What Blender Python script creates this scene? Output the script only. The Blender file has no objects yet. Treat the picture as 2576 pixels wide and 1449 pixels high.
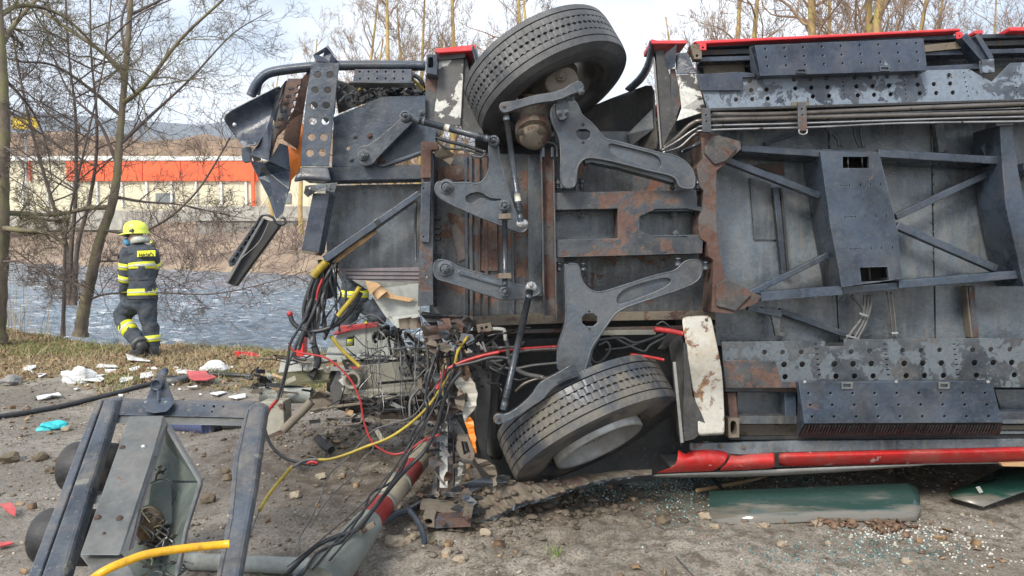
import bpy, bmesh, math, random
import numpy as np
from mathutils import Vector, Matrix
from mathutils.geometry import tessellate_polygon, delaunay_2d_cdt
random.seed(7); np.random.seed(7)
C = bpy.context.scene.collection
S = bpy.context.scene
# ------------------------------------------------------------------ camera, sky, sun, exposure
F = 1874.0; CU, CV = 1288.0, 724.5
CAM = Vector((0, 0, 1.65)); PITCH = math.atan((CV - 600) / F)
cd = bpy.data.cameras.new('camera'); cam = bpy.data.objects.new('camera', cd); C.objects.link(cam)
cam.location = CAM; cam.rotation_euler = (math.pi / 2 - PITCH, 0, 0)
cd.sensor_width = 36; cd.lens = 36 * F / 2576; cd.clip_start = .05; cd.clip_end = 5000
S.camera = cam
SUN_EL, SUN_AZ = math.radians(42), math.radians(212)      # azimuth clockwise from +Y: behind the viewer, a little left
w = bpy.data.worlds.new('World'); S.world = w; w.use_nodes = True
nt = w.node_tree; nt.nodes.clear()
def WN(t, **k):
    n = nt.nodes.new(t)
    for a, b in k.items(): setattr(n, a, b)
    return n
out = WN('ShaderNodeOutputWorld'); bg = WN('ShaderNodeBackground'); bg.inputs[1].default_value = .12
sky = WN('ShaderNodeTexSky', sky_type='NISHITA', sun_disc=False, sun_elevation=SUN_EL, sun_rotation=SUN_AZ)
sky.air_density = 1.0; sky.dust_density = 1.5; sky.ozone_density = 1.5
tc = WN('ShaderNodeTexCoord'); mp = WN('ShaderNodeMapping'); mp.inputs['Scale'].default_value = (1, 1, 3.2)
nz = WN('ShaderNodeTexNoise'); nz.inputs['Scale'].default_value = 2.2; nz.inputs['Detail'].default_value = 7; nz.inputs['Roughness'].default_value = .55
rp = WN('ShaderNodeValToRGB'); rp.color_ramp.elements[0].position = .36; rp.color_ramp.elements[1].position = .60
rp.color_ramp.elements[0].color = (.30, .30, .30, 1); rp.color_ramp.elements[1].color = (.93, .93, .93, 1)
mx = WN('ShaderNodeMix', data_type='RGBA'); mx.inputs[7].default_value = (9.0, 9.5, 10.2, 1)
L = nt.links.new
L(tc.outputs['Generated'], mp.inputs[0]); L(mp.outputs[0], nz.inputs['Vector']); L(nz.outputs[0], rp.inputs[0])
L(rp.outputs[0], mx.inputs[0]); L(sky.outputs[0], mx.inputs[6]); L(mx.outputs[2], bg.inputs[0]); L(bg.outputs[0], out.inputs[0])
sd = bpy.data.lights.new('sun', 'SUN'); sd.energy = 2.7; sd.angle = math.radians(16); sd.color = (1, .93, .82)
sun = bpy.data.objects.new('sun', sd); C.objects.link(sun)
sv = Vector((math.sin(SUN_AZ) * math.cos(SUN_EL), math.cos(SUN_AZ) * math.cos(SUN_EL), math.sin(SUN_EL)))
sun.rotation_euler = sv.to_track_quat('Z', 'Y').to_euler(); sun.location = (-6, -8, 12)
S.view_settings.view_transform = 'Standard'; S.view_settings.look = 'None'
S.view_settings.gamma = 1; S.view_settings.exposure = 0.6; S.view_settings.use_curve_mapping = False
# ------------------------------------------------------------------ geometry helpers
RT = Vector((1, 0, 0)); UPV = Vector((0, math.sin(PITCH), math.cos(PITCH))); FW = Vector((0, math.cos(PITCH), -math.sin(PITCH)))
def P(u, v, D):                                   # a point D metres out along the viewing axis
    return CAM + RT * ((u - CU) / F * D) + UPV * ((CV - v) / F * D) + FW * D
def px(n, D): return n * D / F
FR = {'K2': (528.3, 75.5, .4167), 'K3': (981, 0, .573), 'K4': (1585, 37.7, .3906), 'K5': (1585, 566, .3906),
      'E1': (0, 905.7, .375), 'E2': (603.8, 792.5, .4532), 'E3': (1132, 754.8, .3906), 'E4': (1660.5, 1094.4, .3554),
      'E5': (264.2, 528.3, .2707), 'E6': (0, 830.3, .2637), 'F1': (0, 0, .6512), 'D': (0, 0, 1)}
def k(f, *pts):
    a, b, s = FR[f]
    r = [(a + p[0] * s, b + p[1] * s) + tuple(p[2:]) for p in pts]
    return r[0] if len(r) == 1 else r
WL = {}
def thing(name, label, cat, loc=(0, 0, 0), group=None, kind=None):
    o = bpy.data.objects.new(name, None); C.objects.link(o); o.location = loc; o.empty_display_size = .1
    WL[o.name] = Vector(loc); return tag(o, label, cat, group, kind)
def tag(o, label=None, cat=None, group=None, kind=None):
    if label: o['label'] = label
    if cat: o['category'] = cat
    if group: o['group'] = group
    if kind: o['kind'] = kind
    return o
def link(name, me, parent=None, loc=None, label=None):
    o = bpy.data.objects.new(name, me); C.objects.link(o)
    base = Vector((0, 0, 0))
    if parent is not None:
        o.parent = parent; base = WL[parent.name]
    if loc is not None:
        o.location = Vector(loc) - base; WL[o.name] = Vector(loc)
    else: WL[o.name] = base.copy()
    if label: o['label'] = label
    return o
def mk(name, V, Fc, mat, parent=None, smooth=False, bevel=0, solid=0, label=None, origin=None, sub=0, recalc=True):
    base = WL[parent.name] if parent is not None else (Vector(origin) if origin is not None else Vector((0, 0, 0)))
    me = bpy.data.meshes.new(name)
    me.from_pydata([tuple(Vector(v) - base) for v in V], [], Fc)
    if recalc:
        bm = bmesh.new(); bm.from_mesh(me); bmesh.ops.recalc_face_normals(bm, faces=bm.faces); bm.to_mesh(me); bm.free()
    for m in (mat if isinstance(mat, (list, tuple)) else [mat]): me.materials.append(m)
    if smooth: me.polygons.foreach_set('use_smooth', [True] * len(me.polygons))
    o = link(name, me, parent, label=label)
    if parent is None and origin is not None: o.location = base; WL[o.name] = base
    if solid:
        m = o.modifiers.new('s', 'SOLIDIFY'); m.thickness = solid; m.offset = 0
    if sub:
        m = o.modifiers.new('d', 'SUBSURF'); m.levels = m.render_levels = sub
    if bevel:
        m = o.modifiers.new('b', 'BEVEL'); m.width = bevel; m.segments = 2; m.limit_method = 'ANGLE'; m.angle_limit = .7
        m.use_clamp_overlap = True
    return o
def chaikin(pts, it=1):
    for _ in range(it):
        q = []
        n = len(pts)
        for i in range(n):
            a, b = pts[i], pts[(i + 1) % n]
            q.append(tuple(.75 * s + .25 * t for s, t in zip(a, b))); q.append(tuple(.25 * s + .75 * t for s, t in zip(a, b)))
        pts = q
    return pts
def circ(u, v, r, n=12, ry=None):
    return [(u + r * math.cos(t * 2 * math.pi / n), v + (ry or r) * math.sin(t * 2 * math.pi / n)) for t in range(n)]
def rect(x0, y0, x1, y1): return [(x0, y0), (x1, y0), (x1, y1), (x0, y1)]
def pip(x, y, P_):
    c = False; j = len(P_) - 1
    for i in range(len(P_)):
        a, b = P_[i], P_[j]
        if (a[1] > y) != (b[1] > y) and x < (b[0] - a[0]) * (y - a[1]) / (b[1] - a[1]) + a[0]: c = not c
        j = i
    return c
def poly(name, pts, D, th, mat, parent, holes=(), bevel=.003, rnd=0, label=None, ext=None):
    """plate cut to an outline and given thickness th (m) away from the viewer; a point may carry its own depth offset"""
    if rnd: pts = chaikin(pts, rnd)
    loops = [pts] + [list(h) for h in holes]
    flat = [p for l in loops for p in l]
    tri = None
    if holes:
        ed = []; o = 0
        for l in loops: ed += [(o + i, o + (i + 1) % len(l)) for i in range(len(l))]; o += len(l)
        cd_ = delaunay_2d_cdt([Vector((p[0], -p[1])) for p in flat], ed, [], 1, 1e-4)
        if len(cd_[0]) == len(flat) and all(len(q) == 1 for q in cd_[3]): mpp = [q[0] for q in cd_[3]]; tri = [t for t in (tuple(mpp[i] for i in t) for t in cd_[2]) if not any(pip(sum(flat[i][0] for i in t) / 3, sum(flat[i][1] for i in t) / 3, h) for h in loops[1:]) and pip(sum(flat[i][0] for i in t) / 3, sum(flat[i][1] for i in t) / 3, pts)]
        else: print('CDT fallback', name)
    if tri is None: tri = tessellate_polygon([[Vector((p[0], -p[1], 0)) for p in l] for l in loops])
    e = ext if ext is not None else FW
    A = [P(p[0], p[1], D + (p[2] if len(p) > 2 else 0)) for p in flat]
    n = len(A); V = A + [a + e * th for a in A]
    Fc = [tuple(t) for t in tri] + [tuple(i + n for i in reversed(t)) for t in tri]
    o = 0
    for l in loops:
        m = len(l)
        for i in range(m):
            a, b = o + i, o + (i + 1) % m
            Fc.append((a, b, b + n, a + n))
        o += m
    return mk(name, V, Fc, mat, parent, bevel=bevel, label=label)
def crs(pts, n=6):
    pts = [Vector(p) for p in pts]
    if len(pts) < 3: return pts
    q = [2 * pts[0] - pts[1]] + pts + [2 * pts[-1] - pts[-2]]
    o = []
    for i in range(1, len(q) - 2):
        for j in range(n):
            t = j / n; a, b, c, d = q[i - 1:i + 3]
            o.append(.5 * ((2 * b) + (c - a) * t + (2 * a - 5 * b + 4 * c - d) * t * t + (3 * b - a - 3 * c + d) * t ** 3))
    o.append(q[-2]); return o
def tubegeo(V, Fc, pts, r, sides=8, cap=True, rot=0):
    pts = [Vector(p) for p in pts]; n = len(pts); b0 = len(V)
    rs = r if isinstance(r, (list, tuple)) else [r] * n
    if len(rs) != n: rs = [rs[0] + (rs[-1] - rs[0]) * i / (n - 1) for i in range(n)]
    t = (pts[1] - pts[0]).normalized(); nn = t.orthogonal().normalized()
    if abs(t.dot(FW)) < .9: nn = (FW - t * FW.dot(t)).normalized()
    for i in range(n):
        t = (pts[min(i + 1, n - 1)] - pts[max(i - 1, 0)])
        if t.length < 1e-9: t = Vector((0, 0, 1))
        t.normalize(); nn = nn - t * nn.dot(t)
        if nn.length < 1e-6: nn = t.orthogonal()
        nn.normalize(); bb = t.cross(nn)
        for s in range(sides):
            a = rot + 2 * math.pi * s / sides
            V.append(pts[i] + (nn * math.cos(a) + bb * math.sin(a)) * rs[i])
    for i in range(n - 1):
        for s in range(sides):
            a = b0 + i * sides + s; b = b0 + i * sides + (s + 1) % sides
            Fc.append((a, b, b + sides, a + sides))
    if cap:
        Fc.append(tuple(b0 + s for s in range(sides))); Fc.append(tuple(b0 + (n - 1) * sides + s for s in reversed(range(sides))))
def tube(name, pts, D, r, mat, parent=None, sides=10, label=None, sm=6, origin=None, world=False):
    """pts (u, v[, depth offset]); r in metres"""
    W = [Vector(p) if world else P(p[0], p[1], D + (p[2] if len(p) > 2 else 0)) for p in pts]
    if len(W) > 2 and sm: W = crs(W, sm)
    V, Fc = [], []; tubegeo(V, Fc, W, r, sides)
    return mk(name, V, Fc, mat, parent, smooth=True, label=label, origin=origin, recalc=False)
def beam(name, a, b, wpx, th, D, mat, parent, bevel=.003, w2=None, holes=(), label=None):
    """straight bar between two picture points, wpx wide there, th metres deep"""
    da = a[2] if len(a) > 2 else 0; db = b[2] if len(b) > 2 else 0
    dx, dy = b[0] - a[0], b[1] - a[1]; l = math.hypot(dx, dy); nx, ny = -dy / l, dx / l
    w2 = wpx if w2 is None else w2
    pts = [(a[0] + nx * wpx / 2, a[1] + ny * wpx / 2, da), (b[0] + nx * w2 / 2, b[1] + ny * w2 / 2, db),
           (b[0] - nx * w2 / 2, b[1] - ny * w2 / 2, db), (a[0] - nx * wpx / 2, a[1] - ny * wpx / 2, da)]
    return poly(name, pts, D, th, mat, parent, bevel=bevel, holes=holes, label=label)
def loft(name, rows, D, mat, parent, thick=.004, label=None, sub=1, smooth=True, origin=None, world=False, closed=False):
    n = len(rows[0]); V = [Vector(p) if world else P(p[0], p[1], D + (p[2] if len(p) > 2 else 0)) for r in rows for p in r]
    Fc = []
    for i in range(len(rows) - 1):
        for j in range(n if closed else n - 1):
            a = i * n + j; b = i * n + (j + 1) % n
            Fc.append((a, b, b + n, a + n))
    return mk(name, V, Fc, mat, parent, smooth=smooth, solid=thick, sub=sub, label=label, origin=origin)
CB = Matrix((RT, UPV, -FW)).transposed()           # picture axes as a basis, z towards the viewer
def _bolt(kind):
    V, Fc = [], []
    def ring(z, r, n, ph=0): 
        b = len(V)
        for i in range(n): V.append(Vector((r * math.cos(ph + i * 2 * math.pi / n), r * math.sin(ph + i * 2 * math.pi / n), z)))
        return b
    def wall(a, b, n):
        for i in range(n): Fc.append((a + i, a + (i + 1) % n, b + (i + 1) % n, b + i))
    if kind == 'hex':
        spec = [(12, [(-.6, 1.25), (.1, 1.25), (.14, 1.18)]), (6, [(.14, 1), (.62, 1), (.72, .85)]), (8, [(.72, .5), (1.1, .5), (1.16, .42)])]
    elif kind == 'rivet': spec = [(10, [(-.3, 1), (.25, .95), (.5, .7), (.65, .3)])]
    else: spec = [(16, [(-1.2, 1.0), (-.2, 1.0), (0, .96), (.02, .8), (.3, .78), (.34, .6), (.1, .55), (.1, .42)]), (6, [(.1, .4), (.55, .4), (.62, .32)]), (8, [(.62, .2), (.9, .2), (.93, .16)])]
    for n, prof in spec:
        pr = None
        for z, r in prof:
            b = ring(z, r, n)
            if pr is not None: wall(pr, b, n)
            pr = b
        Fc.append(tuple(pr + i for i in range(n)))
    me = bpy.data.meshes.new('bolt'); me.from_pydata([tuple(CB @ v) for v in V], [], Fc)
    return me
BM = {}
def bolt(u, v, D, rpx, mat, parent, kind='hex', name=None):
    key = (kind, mat.name)
    if key not in BM:
        BM[key] = _bolt(kind); BM[key].materials.append(mat)
    s = px(rpx, D) / (1.0 if kind != 'hex' else 1.15)
    o = link(name or ('bushing' if kind == 'bush' else 'rivet' if kind == 'rivet' else 'bolt'), BM[key], parent, loc=P(u, v, D))
    o.scale = (s, s, s); return o
def ball(name, c, r, mat, parent, sc=(1, 1, 1), seg=14, label=None, noise=0, origin=None):
    bm = bmesh.new(); bmesh.ops.create_uvsphere(bm, u_segments=seg, v_segments=max(6, seg * 2 // 3), radius=1)
    V = []
    for v in bm.verts:
        q = 1 + (random.random() - .5) * noise
        V.append(Vector(c) + Vector((v.co.x * r * sc[0] * q, v.co.y * r * sc[1] * q, v.co.z * r * sc[2] * q)))
    Fc = [tuple(x.index for x in f.verts) for f in bm.faces]; bm.free()
    return mk(name, V, Fc, mat, parent, smooth=True, label=label, origin=origin, recalc=False)
def lathe(name, c, ax, prof, mat, parent, seg=48, smooth=True, label=None, mod=None, up=None):
    """prof: (along axis, radius[, flag]); c world, ax world unit"""
    ax = Vector(ax).normalized(); a = (Vector(up) if up is not None else ax.orthogonal()); a = (a - ax * a.dot(ax)).normalized(); b = ax.cross(a)
    V, Fc = [], []; n = len(prof)
    for s in range(seg):
        t = 2 * math.pi * s / seg; dd = a * math.cos(t) + b * math.sin(t)
        for p in prof:
            z, r = p[0], p[1]
            if mod: z, r = mod(s, p)
            V.append(Vector(c) + ax * z + dd * r)
    for s in range(seg):
        s2 = (s + 1) % seg
        for i in range(n - 1): Fc.append((s * n + i, s * n + i + 1, s2 * n + i + 1, s2 * n + i))
    return mk(name, V, Fc, mat, parent, smooth=smooth, label=label, recalc=True)
# numpy value noise
_T = np.random.RandomState(3).rand(256, 256)
def vn(x, y):
    xi = np.floor(x).astype(int); yi = np.floor(y).astype(int); fx = x - xi; fy = y - yi
    fx = fx * fx * (3 - 2 * fx); fy = fy * fy * (3 - 2 * fy)
    g = lambda a, b: _T[a & 255, b & 255]
    return (g(xi, yi) * (1 - fx) + g(xi + 1, yi) * fx) * (1 - fy) + (g(xi, yi + 1) * (1 - fx) + g(xi + 1, yi + 1) * fx) * fy
def fbm(x, y, oc=5, g=.5):
    x = np.asarray(x, float); y = np.asarray(y, float)
    s = 0; a = 1; t = 0
    for i in range(oc):
        s = s + a * vn(x * 2 ** i + i * 17.3, y * 2 ** i + i * 9.1); t += a; a *= g
    return s / t
# ------------------------------------------------------------------ materials
class NB:
    def __init__(s, name):
        s.m = bpy.data.materials.new(name); s.m.use_nodes = True; s.t = s.m.node_tree; s.t.nodes.clear()
        s.o = s.n('ShaderNodeOutputMaterial'); s.b = s.n('ShaderNodeBsdfPrincipled'); s.l(s.b.outputs[0], s.o.inputs[0])
        s.tc = s.n('ShaderNodeTexCoord').outputs['Object']
    def n(s, t, **kw):
        x = s.t.nodes.new(t)
        for a, b in kw.items(): setattr(x, a, b)
        return x
    def l(s, a, b): s.t.links.new(a, b)
    def inp(s, sock, v):
        if hasattr(v, 'is_linked') or hasattr(v, 'links'): s.l(v, sock)
        else: sock.default_value = v
    def vary(s, amt=9.0):
        oi = s.n('ShaderNodeObjectInfo'); m = s.n('ShaderNodeMath', operation='MULTIPLY'); s.l(oi.outputs['Random'], m.inputs[0]); m.inputs[1].default_value = amt
        a = s.n('ShaderNodeVectorMath', operation='ADD'); s.l(s.tc, a.inputs[0]); s.l(m.outputs[0], a.inputs[1]); s.rnd = oi.outputs['Random']
        return a.outputs[0]
    def noise(s, vec, sc, det=6, ro=.6, scale=None, dist=0):
        if scale:
            mp = s.n('ShaderNodeMapping'); mp.inputs['Scale'].default_value = scale; s.l(vec, mp.inputs[0]); vec = mp.outputs[0]
        x = s.n('ShaderNodeTexNoise'); x.inputs['Scale'].default_value = sc; x.inputs['Detail'].default_value = det
        x.inputs['Roughness'].default_value = ro; x.inputs['Distortion'].default_value = dist; s.l(vec, x.inputs['Vector']); return x.outputs[0]
    def ramp(s, v, a, b, lo=0., hi=1.):
        x = s.n('ShaderNodeMapRange'); x.interpolation_type = 'SMOOTHSTEP'; s.l(v, x.inputs[0]); x.inputs[1].default_value = a; x.inputs[2].default_value = b
        x.inputs[3].default_value = lo; x.inputs[4].default_value = hi; return x.outputs[0]
    def mix(s, f, a, b):
        x = s.n('ShaderNodeMix', data_type='RGBA'); s.inp(x.inputs[0], f); s.inp(x.inputs[6], c4(a)); s.inp(x.inputs[7], c4(b)); return x.outputs[2]
    def math(s, op, a, b):
        x = s.n('ShaderNodeMath', operation=op); s.inp(x.inputs[0], a); s.inp(x.inputs[1], b); return x.outputs[0]
    def bump(s, h, st, dist, prev=None):
        x = s.n('ShaderNodeBump'); x.inputs['Strength'].default_value = st; x.inputs['Distance'].default_value = dist; s.l(h, x.inputs['Height'])
        if prev: s.l(prev, x.inputs['Normal'])
        return x.outputs[0]
def c4(c): return tuple(c) + (1,) if isinstance(c, (tuple, list)) and len(c) == 3 else c
RUST = (.085, .045, .036); RUST2 = (.130, .082, .064)
def grime(name, base, alt, rough=.45, rust=0., chip=None, chipamt=.0, dust=(.17, .15, .125), dustamt=.3, metal=0, crack=.3, streak=0, spec=.5, coat=0, scale=1.0, rustc=None, wear_highlight=0):
    """worn painted or bare surface: two paint tones, dust, rust and chipped patches, cracks in the relief"""
    b = NB(name); v = b.vary()
    big = b.noise(v, 1.6 * scale, 5, .55); mid = b.noise(v, 7 * scale, 8, .65); fine = b.noise(v, 45 * scale, 6, .65)
    col = b.mix(b.ramp(big, .35, .65), base, alt); col = b.mix(b.ramp(mid, .42, .66, 0, .6), col, alt); col = b.mix(b.ramp(b.noise(v, 3.1 * scale, 7, .7), .50, .68, 0, .6), col, tuple(x * .35 for x in base))
    sp_ = b.noise(v, 30 * scale, 4, .75); col = b.mix(b.ramp(sp_, .58, .66, 0, dustamt), col, dust)
    col = b.mix(b.ramp(fine, .35, .75, 0, .35), col, tuple(x * .55 for x in base))
    r = b.math('ADD', b.ramp(mid, .3, .7, -.12, .14), rough)
    if streak:
        st = b.noise(v, 3, 5, .6, scale=(9, 9, .7)); sf = b.ramp(st, .42, .68, 0, streak)
        col = b.mix(sf, col, (.16, .155, .14)); r = b.math('ADD', r, b.ramp(st, .4, .7, 0, -.15))
    if dustamt:
        d = b.noise(v, 4.5 * scale, 9, .7); df = b.ramp(d, .42, .72, 0, dustamt); col = b.mix(df, col, dust); r = b.math('ADD', r, b.ramp(d, .42, .72, 0, .25))
    h = fine
    if rust:
        rn = b.noise(v, 5.5 * scale, 10, .68, dist=.4); rm = b.ramp(rn, .66 - rust * .38, .70 - rust * .36)
        rc = b.mix(b.ramp(mid, .35, .65), rustc or RUST, RUST2)
        rc = b.mix(b.ramp(fine, .4, .7, 0, .6), rc, (.05, .03, .025))
        col = b.mix(rm, col, rc); r = b.math('ADD', r, b.math('MULTIPLY', rm, .35)); h = b.math('SUBTRACT', h, b.math('MULTIPLY', rm, .5))
    if chip:
        cn = b.noise(v, 6.5 * scale, 10, .66, dist=.3); cm = b.ramp(cn, .68 - chipamt * .35, .70 - chipamt * .35)
        col = b.mix(cm, col, b.mix(b.ramp(fine, .3, .8), chip, tuple(x * .7 for x in chip))); r = b.math('ADD', r, b.math('MULTIPLY', cm, .15))
        h = b.math('SUBTRACT', h, b.math('MULTIPLY', cm, .7))
    n1 = None
    if crack:
        vo = b.n('ShaderNodeTexVoronoi', feature='DISTANCE_TO_EDGE'); vo.inputs['Scale'].default_value = 26 * scale
        wv = b.n('ShaderNodeVectorMath', operation='ADD'); nn = b.n('ShaderNodeTexNoise'); nn.inputs['Scale'].default_value = 14; nn.inputs['Detail'].default_value = 4; b.l(v, nn.inputs['Vector'])
        sc = b.n('ShaderNodeVectorMath', operation='SCALE'); sc.inputs[3].default_value = .12; b.l(nn.outputs['Color'], sc.inputs[0]); b.l(v, wv.inputs[0]); b.l(sc.outputs[0], wv.inputs[1]); b.l(wv.outputs[0], vo.inputs['Vector'])
        ck = b.ramp(vo.outputs['Distance'], 0, .035, 0, 1); gate = b.ramp(big, .45, .6, 0, 1)
        ck = b.math('MAXIMUM', ck, b.math('SUBTRACT', 1.0, gate)); col = b.mix(b.math('MULTIPLY', b.math('SUBTRACT', 1.0, ck), crack), col, tuple(x * .25 for x in base))
        n1 = b.bump(ck, .35 * crack, .004)
    nn2 = b.bump(h, .40, .005, b.bump(mid, .30, .012, n1))
    nn3 = b.bump(big, .35, .04, nn2)
    if wear_highlight:
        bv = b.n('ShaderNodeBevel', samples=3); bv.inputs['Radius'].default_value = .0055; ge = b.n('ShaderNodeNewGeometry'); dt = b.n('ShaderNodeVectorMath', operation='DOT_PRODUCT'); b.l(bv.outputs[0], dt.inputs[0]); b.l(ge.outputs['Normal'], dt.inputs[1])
        em = b.math('MULTIPLY', b.ramp(dt.outputs['Value'], .97, .86, 0, wear_highlight), b.ramp(mid, .40, .60, .1, 1)); col = b.mix(em, col, (.22, .25, .28))  # worn edges and bright edge highlights, both put into the colour as a paler tone
    b.l(col, b.b.inputs['Base Color']); b.l(r, b.b.inputs['Roughness']); b.l(nn3, b.b.inputs['Normal'])
    b.b.inputs['Metallic'].default_value = metal; b.b.inputs['Specular IOR Level'].default_value = spec
    if coat: b.b.inputs['Coat Weight'].default_value = coat; b.b.inputs['Coat Roughness'].default_value = .2
    return b.m
M = {}
M['black'] = grime('black_underseal', (.011, .017, .026), (.044, .064, .096), .28, rust=.05, dustamt=.20, wear_highlight=.6)
M['blackrust'] = grime('rusting_black_paint', (.018, .022, .028), (.060, .070, .082), .36, wear_highlight=.5, rust=.42, dustamt=.35, crack=.6)
M['rust'] = grime('rust_scale', (.050, .042, .041), (.105, .088, .083), .55, rust=.58, dustamt=.2, crack=.6)
M['plate'] = grime('blue_black_plate', (.014, .021, .038), (.048, .064, .096), .25, wear_highlight=.6, chip=(.19, .21, .23), chipamt=.10, dustamt=.2, crack=.15)
M['chipped'] = grime('chipped_plate', (.020, .028, .046), (.075, .092, .115), .32, wear_highlight=.4, chip=(.17, .21, .26), chipamt=.62, dustamt=.2, crack=.35)
M['chipped2'] = grime('chipped_grey_plate', (.018, .023, .030), (.070, .080, .092), .36, wear_highlight=.3, chip=(.105, .125, .14), chipamt=.55, dustamt=.35, crack=.5)
M['pan'] = grime('floor_pan_underseal', (.030, .041, .052), (.145, .178, .210), .20, spec=.6, rust=.03, dustamt=.35, streak=.5, crack=.25)
M['pandark'] = grime('dark_floor_pan', (.020, .027, .034), (.095, .115, .135), .25, rust=.04, dustamt=.35, streak=.3, crack=.2)
M['panrust'] = grime('rust_streaked_pan', (.022, .027, .032), (.085, .095, .105), .32, rust=.30, dustamt=.35, streak=.35, crack=.3, rustc=(.15, .060, .030))
M['cast'] = grime('painted_cast_iron', (.024, .031, .042), (.066, .082, .100), .30, spec=.6, wear_highlight=.7, dustamt=.30, crack=.05, rust=.03)
M['link'] = grime('black_enamel_rod', (.008, .011, .017), (.030, .040, .054), .20, spec=.6, wear_highlight=.3, dustamt=.18, crack=0)
M['dark'] = grime('black_part_and_shade', (.012, .013, .015), (.022, .023, .025), .6, dustamt=.18, crack=0)  # black parts, and sheets whose black stands in for shade in gaps
M['liner'] = grime('wheel_arch_liner', (.028, .029, .031), (.060, .061, .062), .55, dustamt=.4, crack=.2)
M['steel'] = grime('bare_steel', (.35, .35, .36), (.42, .42, .42), .34, dustamt=.25, metal=.9, crack=0, rust=.12)
M['bronzepipe'] = grime('brown_steel_pipe', (.10, .085, .075), (.15, .14, .13), .32, dustamt=.3, metal=.5, crack=0, rust=.1)
M['pale'] = grime('chipped_white_enamel', (.50, .49, .44), (.38, .37, .33), .5, rust=.30, dustamt=.7, dust=(.30, .24, .16), crack=.1, rustc=(.26, .14, .06))
M['palechip'] = grime('peeling_white_patch', (.055, .058, .062), (.09, .09, .09), .5, chip=(.60, .60, .56), chipamt=.50, dustamt=.3, crack=.3)
M['red'] = grime('red_body_paint', (.58, .022, .020), (.40, .014, .014), .38, dustamt=.55, dust=(.30, .14, .12), crack=0, chip=(.62, .45, .42), chipamt=.14, coat=.0, streak=0)
M['redbright'] = grime('red_paint_edge', (.75, .05, .06), (.62, .03, .035), .35, dustamt=.12, crack=0)
M['orange'] = grime('orange_body_paint', (.75, .13, .04), (.8, .25, .02), .4, dustamt=.1, crack=0)
M['greybody'] = grime('grey_side_panel', (.30, .30, .29), (.22, .22, .21), .4, dustamt=.5, crack=0)
M['beige'] = grime('beige_sheet_metal', (.44, .42, .34), (.34, .33, .27), .55, rust=.12, dustamt=.3, crack=.2, dust=(.12, .10, .08))
M['greygreen'] = grime('grey_green_panel', (.30, .32, .30), (.40, .42, .39), .5, rust=.10, dustamt=.25, crack=.2, dust=(.12, .10, .08))
M['olive'] = grime('olive_sheet', (.16, .16, .08), (.12, .12, .07), .5, rust=.1, dustamt=.4, crack=0)
M['framepaint'] = grime('navy_frame_paint', (.022, .030, .044), (.070, .084, .104), .34, wear_highlight=.5, chip=(.16, .155, .14), chipamt=.22, dustamt=.75, crack=0)
M['casing'] = grime('grey_steel_casing', (.075, .08, .080), (.145, .15, .146), .36, wear_highlight=.5, rust=.06, dustamt=.3, crack=0)
M['casingin'] = grime('green_grey_casing_inside', (.06, .08, .075), (.12, .15, .13), .4, rust=.12, dustamt=.3, crack=0)
M['wood'] = grime('torn_fibreboard', (.42, .26, .13), (.5, .33, .18), .8, dustamt=.3, crack=.3)
M['mauve'] = grime('faded_mauve_panel', (.17, .14, .16), (.22, .19, .20), .5, dustamt=.4, crack=0, streak=.3)
M['bark_dead'] = grime('muddy_root', (.16, .14, .11), (.22, .19, .15), .8, dustamt=.4, crack=.3)
M['mudmetal'] = grime('mud_caked_metal', (.12, .10, .075), (.17, .14, .105), .75, rust=.30, dustamt=.6, crack=.3)
M['redrag'] = grime('faded_red_fragment', (.50, .06, .07), (.6, .10, .10), .55, dustamt=.35, crack=0)
M['concrete'] = grime('barrier_concrete', (.20, .225, .205), (.15, .17, .16), .75, dustamt=.5, crack=.2)
M['polered'] = grime('barrier_red_paint', (.30, .022, .020), (.20, .018, .018), .45, dustamt=.5, crack=.1)
M['polewhite'] = grime('barrier_cream_paint', (.40, .36, .27), (.30, .26, .19), .5, dustamt=.7, crack=.2)
M['foam'] = grime('white_polystyrene', (.78, .79, .80), (.68, .69, .70), .7, dustamt=.15, crack=0)
M['turq'] = grime('turquoise_plastic', (.02, .38, .42), (.03, .48, .52), .35, dustamt=.05, crack=0)
M['redplastic'] = grime('red_plastic', (.62, .02, .015), (.5, .02, .015), .3, dustamt=.1, crack=0)
M['bellows'] = grime('black_rubber', (.012, .013, .015), (.024, .025, .028), .5, dustamt=.22, crack=0)
M['pipegrey'] = grime('galvanised_pipe', (.23, .26, .25), (.30, .32, .30), .5, dustamt=.5, crack=0, rust=.05)
def simple(name, col, rough=.5, metal=0, bumps=0, var=.25, sc=30):
    b = NB(name); v = b.vary(); n = b.noise(v, sc, 6, .6)
    b.l(b.mix(b.ramp(n, .3, .7), col, tuple(x * (1 - var) for x in col)), b.b.inputs['Base Color']); b.b.inputs['Roughness'].default_value = rough; b.b.inputs['Metallic'].default_value = metal
    if bumps: b.l(b.bump(n, bumps, .01), b.b.inputs['Normal'])
    return b.m
M['cable'] = simple('black_cable_sheath', (.030, .032, .036), .42, var=.4)
M['cablegrey'] = simple('grey_cable_sheath', (.10, .10, .10), .5, var=.4)
M['cablered'] = simple('red_cable_sheath', (.42, .03, .03), .4, var=.4)
M['cableyellow'] = simple('yellow_cable_sheath', (.42, .31, .03), .42, var=.45, sc=18)
M['hose_yellow'] = grime('yellow_conduit', (.75, .40, .01), (.62, .33, .015), .38, dustamt=.35, crack=0, dust=(.06, .04, .02))
M['white'] = simple('white_band', (.55, .52, .45), .5)
M['silver'] = simple('zinc_nut', (.5, .5, .5), .35, .8)
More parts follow.
